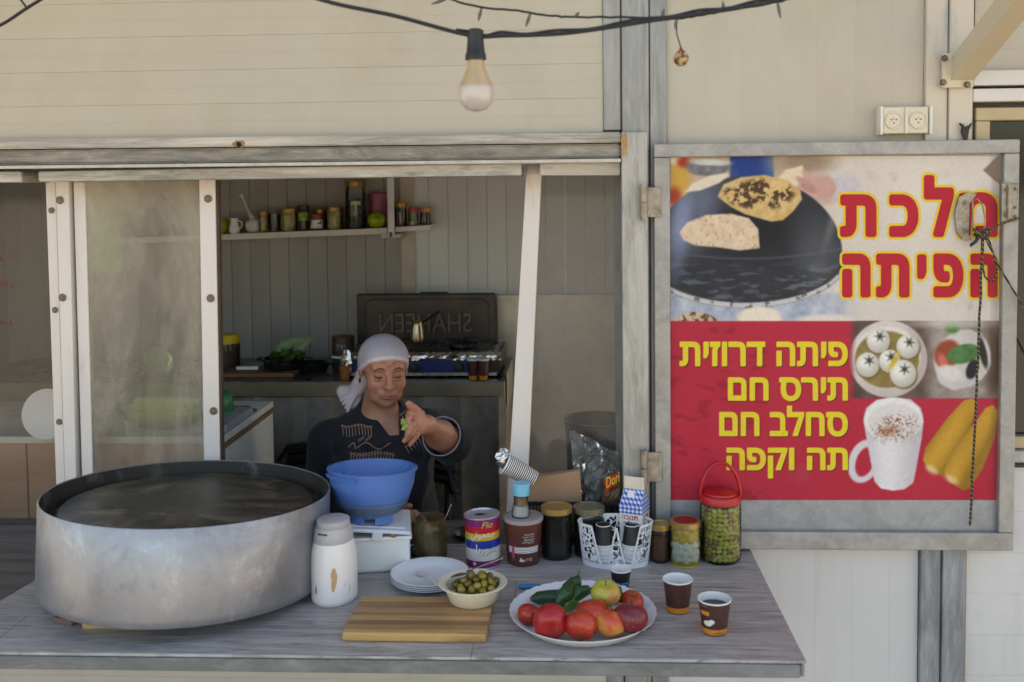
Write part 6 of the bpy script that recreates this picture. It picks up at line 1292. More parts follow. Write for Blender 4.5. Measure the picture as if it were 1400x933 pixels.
# ------------------------------------------------------------------ cables and lamps in front of the facade
CABM = mat('black_cable', (34, 32, 32), .6, 0, .2, 60)
def sag(pts, n=10):
    o = []
    for i in range(len(pts)-1):
        p0, p1, p2, p3 = pts[max(i-1, 0)], pts[i], pts[i+1], pts[min(i+2, len(pts)-1)]
        for k in range(n):
            t = k/n; o.append(.5*((2*p1)+(p2-p0)*t+(2*p0-5*p1+4*p2-p3)*t*t+(3*p1-p0-3*p2+p3)*t**3))
    return o+[pts[-1]]
YW = -.75
C_ = [aY(*p, YW) for p in ((330, -45), (436, -1), (540, 22), (640, 48), (690, 49), (780, 45), (900, 27), (990, 14), (1080, -3), (1180, -30))]
lc = thing('festoon_cable', 'thick black festoon cable sagging across the top', 'cable', tuple(C_[3])); L = lc.location
part('cable_run', MB().tube([p-L for p in sag(C_)], .0036, 8), CABM, lc)
part('second_run', MB().tube([p+Vector((0, .004, .005+.002*math.sin(i*.7)))-L for i, p in enumerate(sag(C_)[28:])], .0024, 8), CABM, lc)
lb_ = thing('light_bulb', 'unlit round bulb, milky below and amber above, hanging from the festoon cable', 'bulb', tuple(aY(650, 48, YW))); m_ = mpp(lb_.location)
part('socket', MB().lathe([(0, .010), (.010, .010), (.014, .007), (.014, -.012), (.016, -.030), (.018, -.034), (.018, -.042), (.014, -.043)], 24), BLACK, lb_)
s = NT('milky_amber_bulb_glass'); s.b.inputs['Roughness'].default_value = .35; sx = s.n('ShaderNodeSeparateXYZ'); s.l(s.co, sx.inputs[0]); sn = s.noise(40, (1, 1, 1), 4)
tt = s.ramp(sx.outputs[2], [(0.0, 0.0), (1.0, 1.0)]); mr = s.n('ShaderNodeMapRange'); s.l(sx.outputs[2], mr.inputs[0]); mr.inputs[1].default_value = -.105; mr.inputs[2].default_value = -.072
tr_n = s.n('ShaderNodeBsdfTransparent'); gl_n = s.n('ShaderNodeBsdfGlossy'); gl_n.inputs['Roughness'].default_value = .05; mxa = s.n('ShaderNodeMixShader'); mxa.inputs[0].default_value = .2; s.l(tr_n.outputs[0], mxa.inputs[1]); s.l(gl_n.outputs[0], mxa.inputs[2])
s.l(s.ramp(mr.outputs[0], [(0, s2l((208, 198, 190))), (.45, s2l((206, 194, 182))), (.6, s2l((196, 168, 122)))]), s.b.inputs['Base Color']); fac = s.n('ShaderNodeMath', operation='MULTIPLY_ADD'); s.l(mr.outputs[0], fac.inputs[0]); fac.inputs[1].default_value = .12; fac.inputs[2].default_value = .62  # milky lower half blends into amber above
mxb = s.n('ShaderNodeMixShader'); s.l(fac.outputs[0], mxb.inputs[0]); s.l(mxa.outputs[0], mxb.inputs[1]); s.l(s.b.outputs[0], mxb.inputs[2]); s.l(mxb.outputs[0], s.t.nodes['Material Output'].inputs[0])
part('glass_bulb', MB().lathe([(.014, -.040), (.0145, -.052), (.021, -.070), (.029, -.086), (.0305, -.099), (.027, -.114), (.017, -.126), (0, -.1305)], 36), s.m, lb_)
part('inner_stem', MB().tube([(0, 0, -.04), (.001, 0, -.075), (.004, 0, -.085)], [.005, .003, .0015], 8), mat('stem_amber', (150, 110, 60), .5), lb_)
F_ = [aY(*p, -.6) for p in ((560, -16), (612, -2), (650, 9), (700, 14), (756, 22), (790, 24), (860, 24), (905, 27), (940, 24), (1000, 14), (1063, 3), (1100, -8))]
fl_ = thing('fairy_lights', 'thin dark fairy light string with tiny bulbs above the header', 'string lights', tuple(F_[3])); L = fl_.location; q = random.Random(2)
part('wire', MB().tube([p-L+Vector((0, 0, q.uniform(-.001, .001))) for p in sag(F_, 8)], .0021, 6), CABM, fl_)
for x, y, dx, dy in ((612, -2, -22, 8), (658, 12, -4, 17), (725, 19, -6, 18), (786, 23, 6, -6), (925, 26, -2, 14), (905, 26, 3, -14), (1063, 3, 4, 22), (550, -14, 6, 14), (990, 16, -2, -14)):
    a_, b_ = aY(x, y, -.6), aY(x+dx, y+dy, -.6); part('tiny_bulb', MB().tube([a_-L, a_.lerp(b_, .5)-L, b_-L], [.0022, .0034, .0012], 6), mat('tiny_lamp_grey', (90, 86, 80), .4), fl_)
chm = thing('hanging_charm', 'small painted charm dangling from the wires left of the poster', 'charm', tuple(aY(926, 30, -.6))); L = chm.location
part('cord', MB().tube([aY(925, 30, -.6)-L, aY(925, 46, -.6)-L, aY(931, 66, -.6)-L], .0012, 6), CABM, chm)
c = aY(931, 80, -.6)-L; part('charm_body', MB().ball(tuple(c), (.014, .008, .015), 12, 8, jit=.05), mat('charm_paint', (176, 150, 100), .5, 0, .1, 40, c2=(90, 60, 40), c2at=(.5, .56), c2s=90), chm)
part('red_bead', MB().ball(tuple(aY(931, 67, -.6)-L), .0035, 10, 6), REDP, chm)
G_ = [aY(*p, -.5) for p in ((-60, 62), (0, 35), (36, 12), (62, -4), (90, -20))]
gc = thing('corner_cable', 'dark cable crossing the upper left corner', 'cable', tuple(G_[1])); L = gc.location; part('cable_run', MB().tube([p-L for p in sag(G_)], .0034, 8), CABM, gc)
part('branch', MB().tube([aY(36, 10, -.5)-L, aY(22, -8, -.5)-L], .0022, 6), CABM, gc)
zb_ = thing('cable_tuft', 'dark knotted cable ends poking out above the poster frame', 'cable', tuple(aY(1321, 190, -.03))); L = zb_.location; q = random.Random(8)
for k in range(5): part('cable_end', MB().tube([(q.uniform(-.006, .006), 0, -.02), aY(1319+q.uniform(-4, 4), 180, -.03)-L, aY(1312+k*4, 168+q.uniform(0, 8), -.035)-L], [.003, .004, .0025], 7), BLACK, zb_)
# ------------------------------------------------------------------ the woman: continuous surfaces grown from blended solids
class Field:
    def __init__(s, lo, hi, h):
        s.lo = np.array(lo, float); s.h = h; s.n = np.ceil((np.array(hi)-s.lo)/h).astype(int)+1
        s.f = np.full(tuple(s.n), 0.3, np.float32)
        s.ax = [s.lo[i]+h*np.arange(s.n[i]) for i in range(3)]
    def op(s, fn, lo, hi, k=0.01, mode='add'):
        m = k+2.5*s.h; a = np.maximum(np.floor((np.array(lo)-m-s.lo)/s.h).astype(int), 0); b = np.minimum(np.ceil((np.array(hi)+m-s.lo)/s.h).astype(int)+1, s.n)
        if (b <= a).any(): return s
        X_, Y_, Z_ = np.meshgrid(s.ax[0][a[0]:b[0]], s.ax[1][a[1]:b[1]], s.ax[2][a[2]:b[2]], indexing='ij')
        d = fn(X_, Y_, Z_).astype(np.float32); sl_ = (slice(a[0], b[0]), slice(a[1], b[1]), slice(a[2], b[2])); f = s.f[sl_]
        if mode == 'add': hh_ = np.maximum(k-np.abs(f-d), 0)/k; s.f[sl_] = np.minimum(f, d)-hh_*hh_*k/4
        elif mode == 'sub': d = -d; hh_ = np.maximum(k-np.abs(f-d), 0)/k; s.f[sl_] = np.maximum(f, d)+hh_*hh_*k/4
        return s
    def cone(s, a, b, r1, r2, k=0.01, mode='add'):
        a, b = np.array(a, float), np.array(b, float); ab = b-a; L2 = ab @ ab
        def fn(X_, Y_, Z_):
            t = np.clip(((X_-a[0])*ab[0]+(Y_-a[1])*ab[1]+(Z_-a[2])*ab[2])/L2, 0, 1)
            return np.sqrt((X_-a[0]-t*ab[0])**2+(Y_-a[1]-t*ab[1])**2+(Z_-a[2]-t*ab[2])**2)-(r1+(r2-r1)*t)
        r = max(r1, r2); return s.op(fn, np.minimum(a, b)-r, np.maximum(a, b)+r, k, mode)
    def ell(s, c, r, M=None, k=0.01, mode='add'):
        c = np.array(c, float); r = np.array(r, float); A = np.array(M)[:3, :3].T if M is not None else np.eye(3)
        def fn(X_, Y_, Z_):
            x, y, z = X_-c[0], Y_-c[1], Z_-c[2]
            p = [(A[i, 0]*x+A[i, 1]*y+A[i, 2]*z) for i in range(3)]
            k0 = np.sqrt(sum((p[i]/r[i])**2 for i in range(3))); k1 = np.sqrt(sum((p[i]/r[i]**2)**2 for i in range(3)))+1e-9
            return k0*(k0-1)/k1
        R_ = r.max(); return s.op(fn, c-R_, c+R_, k, mode)
    def at(s, p):
        q = (np.array(p)-s.lo)/s.h; i = np.floor(q).astype(int); f = q-i; i = np.clip(i, 0, s.n-2); v = s.f[i[0]:i[0]+2, i[1]:i[1]+2, i[2]:i[2]+2]
        v = v[0]*(1-f[0])+v[1]*f[0]; v = v[0]*(1-f[1])+v[1]*f[1]; return float(v[0]*(1-f[2])+v[1]*f[2])
    def hit(s, p, d, off=0.0, far=.25):
        p = Vector(p); d = Vector(d).normalized(); t = 0
        while t < far:
            if s.at(p+d*t) < 0: break
            t += .001
        return p+d*(t-off)
    def mesh(s, name):
        f = s.f; sg = f < 0; c = np.zeros(tuple(s.n-1), np.int8)
        for i in (0, 1):
            for j in (0, 1):
                for k in (0, 1): c += sg[i:s.n[0]-1+i, j:s.n[1]-1+j, k:s.n[2]-1+k]
        act = np.argwhere((c > 0) & (c < 8)); idx = np.full(c.shape, -1, np.int32); idx[tuple(act.T)] = np.arange(len(act))
        acc = np.zeros((len(act), 3)); cnt = np.zeros(len(act)); cor = [(i, j, k) for i in (0, 1) for j in (0, 1) for k in (0, 1)]
        for a in cor:
            for ax in range(3):
                if a[ax]: continue
                b = list(a); b[ax] = 1; va = f[act[:, 0]+a[0], act[:, 1]+a[1], act[:, 2]+a[2]]; vb = f[act[:, 0]+b[0], act[:, 1]+b[1], act[:, 2]+b[2]]
                m = (va < 0) != (vb < 0); t = np.where(m, va/np.where(m, va-vb, 1), 0); p = np.tile(np.array(a, float), (len(act), 1)); p[:, ax] += t; acc += p*m[:, None]; cnt += m
        V = s.lo+(act+acc/cnt[:, None])*s.h; Q = []
        for ax in range(3):
            sh = [slice(1, None)]*3; sh[ax] = slice(0, s.n[ax]-1); sh2 = list(sh); A_ = sg[tuple(slice(1, -1) if i != ax else slice(0, s.n[ax]-1) for i in range(3))]; B_ = sg[tuple(slice(1, -1) if i != ax else slice(1, s.n[ax]) for i in range(3))]
            e = np.argwhere(A_ != B_); o = [i for i in range(3) if i != ax]; base = e.copy(); base[:, o[0]] += 1; base[:, o[1]] += 1; fl = A_[tuple(e.T)]
            def cell(d0, d1): q = base.copy(); q[:, o[0]] -= d0; q[:, o[1]] -= d1; return idx[q[:, 0], q[:, 1], q[:, 2]]
            q = np.stack([cell(1, 1), cell(0, 1), cell(0, 0), cell(1, 0)], 1); rev = fl if ax != 1 else ~fl; q[~rev] = q[~rev][:, ::-1]; Q.append(q)
        Q = np.concatenate(Q); Q = Q[(Q >= 0).all(1)]; me = bpy.data.meshes.new(name)
        me.vertices.add(len(V)); me.vertices.foreach_set('co', V.ravel()); me.loops.add(Q.size); me.loops.foreach_set('vertex_index', Q.ravel().astype(np.int32)); me.polygons.add(len(Q)); me.polygons.foreach_set('loop_start', np.arange(0, Q.size, 4, dtype=np.int32)); me.update(calc_edges=True)
        me.polygons.foreach_set('use_smooth', [True]*len(Q)); return me, V
J = lambda px, py, Y: np.array(aY(px, py, Y))
HC = J(525, 503, .42); HS = .90
HR = np.array((Matrix.Rotation(R(21), 3, 'Z') @ Matrix.Rotation(R(8), 3, 'X') @ Matrix.Rotation(R(2), 3, 'Y')))
def hl(x, y, z): return HC+HR @ (np.array((x, y, z))*.001*HS)
def hE(F, c, r, k=.010, mode='add', off=0.0): F.ell(hl(*c), np.array(r)*.001*HS+off, HR, k, mode)
def hC(F, a, b, r1, r2, k=.008, mode='add'): F.cone(hl(*a), hl(*b), r1*.001*HS, r2*.001*HS, k, mode)
neck0, neck1 = hl(0, 22, -55), J(519, 583, .47)
shL, elL, wrL = J(450, 604, .48), J(436, 688, .44), J(540, 712, .22)
shR, elR, wrR = J(584, 588, .45), J(616, 605, .33), J(583, 582, .155)
hipc = np.array((J(520, 700, .5)[0], .52, ZFL+.46))
def torso(F, off, k=.05):
    F.ell(J(519, 628, .47), np.array((.165, .118, .17))+off, None, .03); F.ell(J(521, 700, .46), np.array((.172, .15, .15))+off, None, k); F.ell(hipc, np.array((.19, .16, .15))+off, None, k)
    F.ell(J(487, 655, .37), np.array((.08, .07, .075))+off, None, .05); F.ell(J(552, 652, .37), np.array((.08, .07, .075))+off, None, .05)
    for s_ in (shL, shR): F.cone(neck1+np.array((0, .02, -.02)), s_, .046+off, .056+off, .05)
def arms(F, off, long_=True):
    F.cone(shL, elL, .060+off, .052+off, .03); F.cone(shR, elR, .058+off, .052+off, .03)
    if long_: F.cone(elL, wrL, .050+off, .030+off, .02)
    else: F.cone(elL, elL+(wrL-elL)*.78, .050+off, .040+off, .02)
# ---- skin
BF = Field((J(400, 600, .5)[0], -.0, ZFL+.25), (J(655, 600, .4)[0], .72, 1.44), .0023)
torso(BF, -.014); arms(BF, -.012)
BF.cone(neck0, neck1+np.array((0, -.01, .02)), .044, .058, .03); hC(BF, (-26, -14, -100), (26, -18, -102), 13, 13, .02)
hE(BF, (0, 12, 28), (71, 88, 68), .01); hE(BF, (0, -24, -18), (62, 60, 72), .02); hE(BF, (0, -32, -70), (46, 48, 35), .03)
hE(BF, (0, -66, -96), (19, 15, 14), .02); hE(BF, (0, -48, 40), (56, 38, 34), .02)
for s_ in (-1, 1):
    hE(BF, (s_*36, -52, -34), (25, 24, 26), .015); hE(BF, (s_*26, -74, 20), (24, 10, 7), .012); hE(BF, (s_*33, -44, -78), (18, 21, 19), .015)
    hE(BF, (s_*30, -93, 1), (17, 13, 12), .012, 'sub'); hE(BF, (s_*30, -69, -1), (14.5, 13, 11), .004); hE(BF, (s_*30, -76, -14), (13, 6, 4.5), .006)
    hE(BF, (s_*73, 10, -8), (7, 15, 27), .006); hE(BF, (s_*13, -93, -35), (9, 10, 8.5), .004)
    hC(BF, (s_*19, -98, -36), (s_*34, -80, -66), 3.2, 2.6, .007, 'sub'); hC(BF, (s_*27, -90, -74), (s_*34, -74, -96), 2.4, 2.0, .006, 'sub'); hC(BF, (s_*17, -88, -19), (s_*42, -76, -24), 1.8, 1.2, .006, 'sub')
    hE(BF, (s_*6.5, -99, -43), (3.4, 4, 2.6), .002, 'sub')
hC(BF, (0, -78, 14), (0, -103, -28), 7, 10, .010); hE(BF, (0, -106, -33), (12, 11, 10.5), .006)
hE(BF, (0, -80, -64), (26, 14, 13), .012); hE(BF, (0, -91, -61.5), (22, 7, 4), .005); hE(BF, (0, -90, -71), (18, 7.5, 5), .005); hC(BF, (-23, -92, -66), (23, -92, -66), 1.3, 1.3, .004, 'sub')
hC(BF, (-5, -88, 12), (-4, -86, 32), 1.9, 1.4, .004, 'sub'); hC(BF, (5, -88, 12), (4, -86, 32), 1.9, 1.4, .004, 'sub'); hC(BF, (-30, -82, 40), (30, -82, 41), 1.6, 1.6, .006, 'sub')
# raised forearm and hand (her left), the palm edge towards us, thumb up, fingers curling down round the leaf
BF.cone(elR, elR+(wrR-elR)*.45, .043, .039, .02); BF.cone(elR+(wrR-elR)*.45, wrR, .039, .024, .015)
def hand(F, wr, palm, fingers, pr=.014):
    for q_, r_ in palm: F.cone(wr, q_, .021, r_, .014)
    for ch_ in fingers:
        for i in range(len(ch_)-1): F.cone(ch_[i][0], ch_[i+1][0], ch_[i][1]*.94, ch_[i+1][1]*.94, .0022)
kn_ = [J(567, 567, .088), J(566, 575, .078), J(568, 583, .076), J(572, 590, .084)]
hand(BF, wrR, [(k_, .0115) for k_ in kn_],
     [[(J(575, 567, .12), .0135), (J(567, 560, .095), .0125), (J(561, 555, .082), .0108), (J(558.5, 552, .076), .0088)],
      [(kn_[0], .0112), (J(560.5, 566, .066), .0098), (J(558.5, 573, .052), .0086), (J(559.5, 579, .048), .0075)],
      [(kn_[1], .0112), (J(562, 583, .052), .0100), (J(559, 591, .042), .0088), (J(557, 596, .042), .0075)],
      [(kn_[2], .0108), (J(563, 592, .055), .0096), (J(557, 599, .047), .0086), (J(553, 603, .046), .0072)],
      [(kn_[3], .0095), (J(567.5, 598, .066), .0085), (J(563, 604, .058), .0074), (J(560.5, 608, .058), .0064)]])
# resting hand (her right) behind the white box
pk = [J(556+i*3.2, 701+i*3.2, .165-i*.004) for i in range(4)]
hand(BF, wrL, [(k_, .012) for k_ in pk],
     [[(J(548, 700, .19), .0125), (J(554, 694, .17), .011), (J(560, 692, .155), .009)]]+
     [[(pk[i], .0108), (pk[i]+np.array((.026, -.012, .002-i*.003)), .0098), (pk[i]+np.array((.044, -.012, -.014-i*.003)), .0088), (pk[i]+np.array((.052, -.006, -.030-i*.003)), .0075)] for i in range(4)])
# legs under the counter
for s_ in (-1, 1):
    kne = np.array((hipc[0]+s_*.13, .24, ZFL+.46)); BF.cone(hipc+np.array((s_*.09, 0, -.01)), kne, .075, .055, .03)
me, V = BF.mesh('body')
# skin tones and painted eye shading
P_ = (V-HC) @ HR/(.001*HS); x, y, z = P_[:, 0], P_[:, 1], P_[:, 2]
base = np.tile(np.array((176, 123, 97.)), (len(V), 1)); nz = vnoise(V[:, 0]*1000+50, V[:, 2]*1000+V[:, 1]*400, 16, 3, 4)[:, None]; base *= .92+.16*nz
face = (np.abs(x) < 75) & (y < -20) & (z > -115) & (z < 70)
def tint(m, c, a): base[:] = base*(1-(m*a)[:, None])+np.array(c)*(m*a)[:, None]
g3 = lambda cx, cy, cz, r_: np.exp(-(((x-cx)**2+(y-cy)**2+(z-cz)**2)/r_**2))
for s_ in (-1, 1): tint(g3(s_*40, -60, -34, 24), (190, 112, 92), .5); tint(g3(s_*30, -80, -14, 11), (140, 96, 78), .45); tint(g3(s_*30, -78, 4, 12), (128, 84, 66), .55)  # redder cheeks; shade under and round the eyes painted in
tint(g3(0, -104, -32, 14), (190, 112, 92), .5); tint(face*np.exp(-(x/21)**4-((z+66)/8)**4)*(y < -78), (152, 84, 78), .75)
hand_ = (V[:, 1] < .14); tint(hand_*1.0, (178, 114, 92), .5); tint(sstep(.02, -.06, (V[:, 2]-HC[2]+.12))*0, (0, 0, 0), 0)
b_ = np.clip(base/255, 0, 1); lin_ = np.where(b_ <= .04045, b_/12.92, ((b_+.055)/1.055)**2.4)
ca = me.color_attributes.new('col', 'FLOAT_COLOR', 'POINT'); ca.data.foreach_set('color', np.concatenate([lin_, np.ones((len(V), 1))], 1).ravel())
pl_ = np.array((hipc[0], hipc[1], ZFL+.39)); WM = thing('person', 'seated woman in dark embroidered top and white head scarf looking down at her raised hand', 'person', tuple(pl_))
WM.location = Vector(pl_)
SKIN = vcmat('skin', .48, .6, 300); SKIN.node_tree.nodes['Principled BSDF'].inputs['Subsurface Weight'].default_value = .12; SKIN.node_tree.nodes['Principled BSDF'].inputs['Subsurface Radius'].default_value = (.012, .004, .002)
def shift(me): 
    a = np.empty(len(me.vertices)*3); me.vertices.foreach_get('co', a); a = a.reshape(-1, 3)-pl_; me.vertices.foreach_set('co', a.ravel()); me.update(); return me
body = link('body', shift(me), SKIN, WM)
fw = Vector(HR @ np.array((0, 1, 0)))
def onface(pts, off=.0004): return [tuple(BF.hit(Vector(hl(a_, -135, b_)), fw, off)-Vector(pl_)) for a_, b_ in pts]
HAIR = mat('brow_hair', (66, 48, 40), .8, 0, .2, 200); LASH = mat('lash_line', (34, 24, 22), .6); LIPL = mat('mouth_line', (96, 48, 44), .6)
for s_ in (-1, 1):
    part('eyebrow', MB().tube(onface([(s_*14, 20), (s_*22, 24), (s_*32, 25), (s_*42, 20), (s_*47, 14)], .0012), [.0012, .0026, .0028, .002, .0008], 6, flat=.7), HAIR, body)
    part('eyelid_line', MB().tube(onface([(s_*17, -6), (s_*23, -8), (s_*31, -9), (s_*39, -7), (s_*44, -3.5)], -.0002), [.0012, .0026, .0030, .0026, .0011], 6), LASH, body)
    part('eyelid_crease', MB().tube(onface([(s_*17, 1), (s_*24, 6), (s_*32, 7), (s_*40, 4), (s_*46, -1)], -.0006), [.0005, .0009, .0009, .0008, .0004], 6), mat('crease_brown', (118, 76, 58), .7), body)
part('mouth_line', MB().tube(onface([(-24, -67.5), (-16, -66), (-6, -65.5), (0, -66.5), (6, -65.5), (16, -66), (24, -68)], -.0006), [.0006, .001, .0011, .001, .0011, .001, .0006], 6), LIPL, body)
part('earring', MB().ball((0, 0, 0), (.004, .004, .0085), 8, 6), BLACK, body, Vector(hl(-77, 2, -40))-Vector(pl_))
# ---- top
SF = Field((J(392, 600, .5)[0], .08, ZFL+.28), (J(662, 600, .4)[0], .74, 1.26), .0036)
torso(SF, 0); arms(SF, 0, False); SF.cone(elR, elR+(wrR-elR)*.16, .060, .058, .02)
SF.cone(neck1+np.array((-.0, .015, -.01)), neck1+np.array((.0, .02, .045)), .082, .068, .02)      # collar
for i in range(9):                                                                                  # soft folds
    q_ = random.Random(i); a_ = J(430+i*22, 600+q_.uniform(0, 50), .34); SF.cone(a_, a_+np.array((q_.uniform(-.04, .04), .0, -.16)), .006, .004, .03)
SF.cone(shR+np.array((-.03, -.05, .02)), elR+np.array((-.01, -.05, -.01)), .012, .016, .03); SF.cone(shL+np.array((0, -.05, -.02)), elL+np.array((.0, -.05, .03)), .014, .012, .03)
# open neck
npoly = [np.array(aY(a_, b_, .33))[[0, 2]] for a_, b_ in ((494, 528), (498, 552), (510, 582), (527, 603), (541, 603), (538, 582), (536, 566), (546, 552), (560, 532), (545, 515), (505, 515))]
def neckfn(X_, Y_, Z_):
    x2, z2 = X_[:, 0, :], Z_[:, 0, :]; ins = np.zeros(x2.shape, bool); d = np.full(x2.shape, 1e9)
    for i in range(len(npoly)):
        (ax, az), (bx, bz_) = npoly[i], npoly[(i+1) % len(npoly)]; ex, ez = bx-ax, bz_-az
        t = np.clip(((x2-ax)*ex+(z2-az)*ez)/(ex*ex+ez*ez), 0, 1); d = np.minimum(d, np.hypot(x2-ax-t*ex, z2-az-t*ez))
        ins ^= ((az > z2) != (bz_ > z2)) & (x2 < ex*(z2-az)/(ez if ez else 1e-9)+ax)
    s2 = np.where(ins, -d, d)[:, None, :]+0*X_; return np.maximum(s2, Y_-.47)
SF.op(neckfn, (npoly[0][0]-.12, .1, npoly[3][1]-.03), (npoly[0][0]+.2, .47, 1.26), .004, 'sub')
SF.cone(neck0, neck1+np.array((.004, 0, .0)), .050, .050, .006, 'sub')
SF.cone(elR+(wrR-elR)*.10, wrR, .051, .045, .004, 'sub')
me, Vs = SF.mesh('knitted_top')
s = NT('navy_knit'); n1 = s.noise(700, (1, 1, 1), 2); n2 = s.noise(9, (1, 1, 1), 4); s.bump(n1, .35, .0008)
NAVY = s.out(s.ramp(n2, [(.3, s2l((18, 18, 24))), (.7, s2l((27, 27, 34)))]), .85, Sheen_Weight=.08)
top = link('knitted_top', shift(me), NAVY, WM)
EMB = mat('tan_embroidery_thread', (168, 132, 112), .6, 0, .15, 200)
eb = MB(); q = random.Random(21)
def on_top(px, py):
    a_, b_ = aY(px, py, .10), aY(px, py, .60); return tuple(SF.hit(a_, b_-a_, .0010, .5)-Vector(pl_))
def stitch(pts, r=.0011):
    P_ = [on_top(*(np.array(pts[i])*(1-t)+np.array(pts[i+1])*t)) for i in range(len(pts)-1) for t in (0, .5)]+[on_top(*pts[-1])]; eb.tube(P_, r, 5)
for i in range(10):
    x0 = 466+i*4.3; y0 = 583+math.sin(i*.9)*1.5; stitch([(x0, y0), (x0+2, y0-2), (x0+3, y0+3), (x0+2.6+q.uniform(0, 2), y0+13)]); stitch([(x0+1.5, y0+1), (x0+4, y0-1.5)])
for i in range(15):
    x0 = 478+i*4.1; y0 = 621+math.sin(i*.5)*1.5; stitch([(x0, y0), (x0+1.8, y0-3), (x0+3.4, y0), (x0+2.5, y0+2)]); stitch([(x0+1.8, y0), (x0+1.4, y0+11)])
stitch([(476+i*2, 612-7*math.sin(i*.32)) for i in range(5)]+[(486+i*2.4, 610+4.5*math.sin(i*.42+2.2)) for i in range(21)], .0014)
for i in range(6): stitch([(490+i*3, 605-(i % 3)*2), (491.5+i*3, 600-(i % 3)*2)])
for i in range(7):
    x0 = 554+i*4; y0 = 612-i*3.6; stitch([(x0, y0), (x0+1.5, y0-3), (x0+3, y0-1)]); stitch([(x0+1, y0-1), (x0+5.5, y0+8)])
for i in range(6):
    x0 = 541+i*3.4; y0 = 572-i*2.4; stitch([(x0, y0), (x0+1.5, y0-3), (x0+3, y0-1)]); stitch([(x0+1, y0-1), (x0+4, y0+6)])
o = part('embroidery', eb, EMB, top); o['kind'] = 'stuff'
# pale piping on the cuff
ax_ = (wrR-elR)/np.linalg.norm(wrR-elR); u_ = np.cross(ax_, (0, 0, 1)); u_ /= np.linalg.norm(u_); w_ = np.cross(ax_, u_); cc_ = elR+(wrR-elR)*.16+ax_*.045
P_ = [tuple(cc_+(u_*math.cos(t)+w_*math.sin(t))*.0545+ax_*.0-pl_) for t in np.linspace(0, 6.283, 41)]
part('cuff_piping', MB().tube(P_, .0016, 6, caps=False), mat('pale_blue_piping', (150, 156, 170), .5), top)
# ---- scarf
HF = Field(tuple(HC+np.array((-.17, -.13, -.16))), tuple(HC+np.array((.13, .19, .14))), .0028)
hE(HF, (0, 14, 30), (77, 94, 72), .01, off=.004); hE(HF, (0, -38, 42), (58, 50, 38), .02, off=.004); hE(HF, (0, 20, -10), (74, 74, 60), .02, off=.003)
nrm = HR @ np.array((0, -.56, -.83)); nrm /= np.linalg.norm(nrm); pc0 = hl(0, -84, 50)
HF.op(lambda X_, Y_, Z_: -((X_-pc0[0])*nrm[0]+(Y_-pc0[1])*nrm[1]+(Z_-pc0[2])*nrm[2]), HC-.2, HC+.2, .004, 'sub')
hE(HF, (0, -20, -40), (66, 70, 90), .004, 'sub', off=-.002)
for i in range(6): hC(HF, (-80+i*2, 10+i*10, 42-i*15), (-70+i*6, 66, 4-i*13), 3.4, 2.4, .006)
hC(HF, (-20, -84, 58), (-46, 10, 98), 1.6, 1.2, .005); hC(HF, (14, -86, 60), (20, 20, 104), 1.6, 1.2, .005)
tl = J(481, 545, .50); HF.ell(tl, (.054, .024, .029), np.array(Matrix.Rotation(R(38), 3, 'Y')), .012); HF.cone(hl(-45, 60, -40), tl, .028, .023, .02)
for i in range(4): HF.cone(J(494-i*2, 527+i*4, .462), J(466+i*3, 548+i*5, .47), .003, .004, .006)
me, Vh = HF.mesh('head_scarf'); dpl = (Vh-pc0) @ nrm
b_ = np.tile(np.array((178, 171, 178.)), (len(Vh), 1)); m_ = (sstep(-.012, -.008, dpl))[:, None]; b_ = b_*(1-m_)+np.array((212, 194, 198.))*m_; b_ *= (.95+.1*vnoise(Vh[:, 0]*2000, Vh[:, 2]*2000, 6, 9, 3))[:, None]
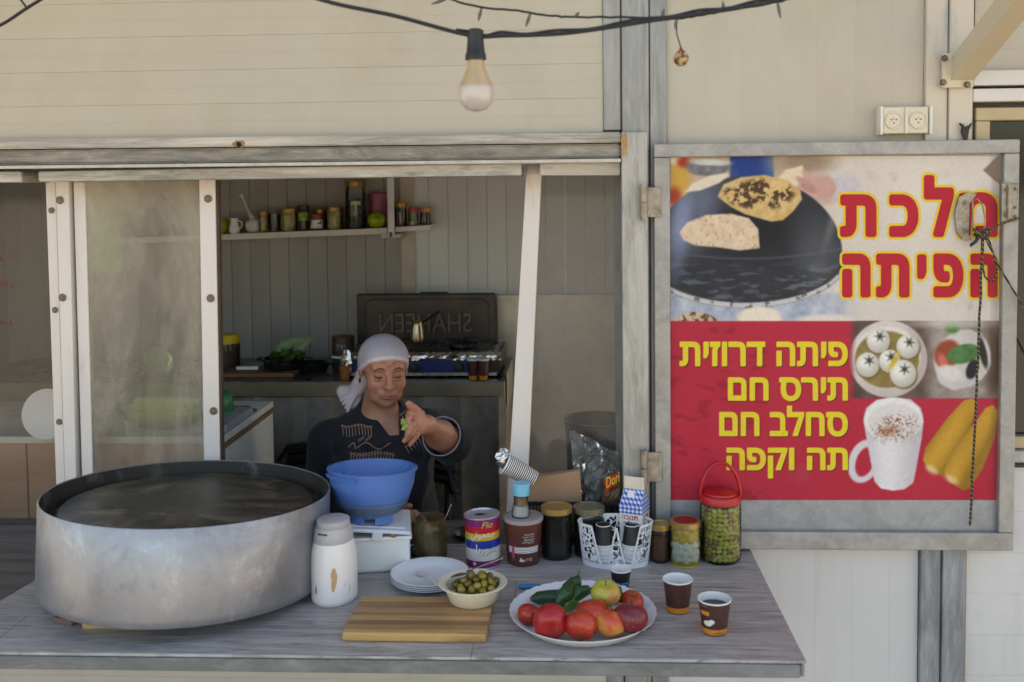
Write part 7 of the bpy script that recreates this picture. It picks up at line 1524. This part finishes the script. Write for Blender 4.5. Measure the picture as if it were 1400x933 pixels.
b_ = b_/255; lin_ = ((b_+.055)/1.055)**2.4; ca = me.color_attributes.new('col', 'FLOAT_COLOR', 'POINT'); ca.data.foreach_set('color', np.concatenate([lin_, np.ones((len(Vh), 1))], 1).ravel())
link('head_scarf', shift(me), vcmat('thin_scarf_cotton', .85, .25, 600), WM)
# ---- trousers
TF_ = Field((hipc[0]-.26, .10, ZFL-.0), (hipc[0]+.26, .74, ZFL+.62), .006)
TF_.ell(hipc+np.array((0, 0, -.02)), (.197, .168, .13), None, .03)
for s_ in (-1, 1):
    kne = np.array((hipc[0]+s_*.13, .24, ZFL+.45)); TF_.cone(hipc+np.array((s_*.09, 0, -.01)), kne, .085, .066, .03); TF_.cone(kne, np.array((kne[0], .27, ZFL+.05)), .064, .045, .02)
me, _v = TF_.mesh('trousers'); link('trousers', shift(me), mat('black_trousers', (24, 24, 26), .8), WM)
for s_ in (-1, 1): part('shoe', MB().ball((hipc[0]+s_*.13-pl_[0], .23-pl_[1], ZFL+.04-pl_[2]), (.045, .11, .04), 16, 10), BLACK, WM)
# leaf held between the fingers
lc_ = aY(554, 581, .047); lf = thing('green_leaf', 'folded green vine leaf held in the woman\'s fingers', 'leaf', tuple(lc_))
LV = mat('vine_leaf', (140, 156, 62), .45, 0, .2, 60, c2=(176, 190, 110), c2at=(.55, .65), c2s=60)
for k, (dx, dz, a_, s__) in enumerate(((0, 0, .5, 1), (-.003, .004, -.2, .85), (.003, -.005, 1.1, .8))):
    m = Matrix.Translation((dx, -.002*k, dz)) @ Matrix.Rotation(a_, 4, 'Y') @ Matrix.Rotation(.5-k*.4, 4, 'X')
    P_ = [(0, 0, .017), (.007, .002, .010), (.010, 0, 0), (.006, -.002, -.010), (0, .001, -.018), (-.007, .002, -.009), (-.010, 0, .001), (-.006, -.001, .011)]
    part('leaf_fold', MB().add([tuple(Vector(p_)*s__) for p_ in P_]+[(0, -.004, 0)], [(i, (i+1) % 8, 8) for i in range(8)], False, m), LV, lf)
part('leaf_stalk', MB().tube([(.0, 0, -.014), (-.002, 0, -.03), (-.003, .001, -.042)], [.0012, .0009, .0007], 6), GRL, lf)
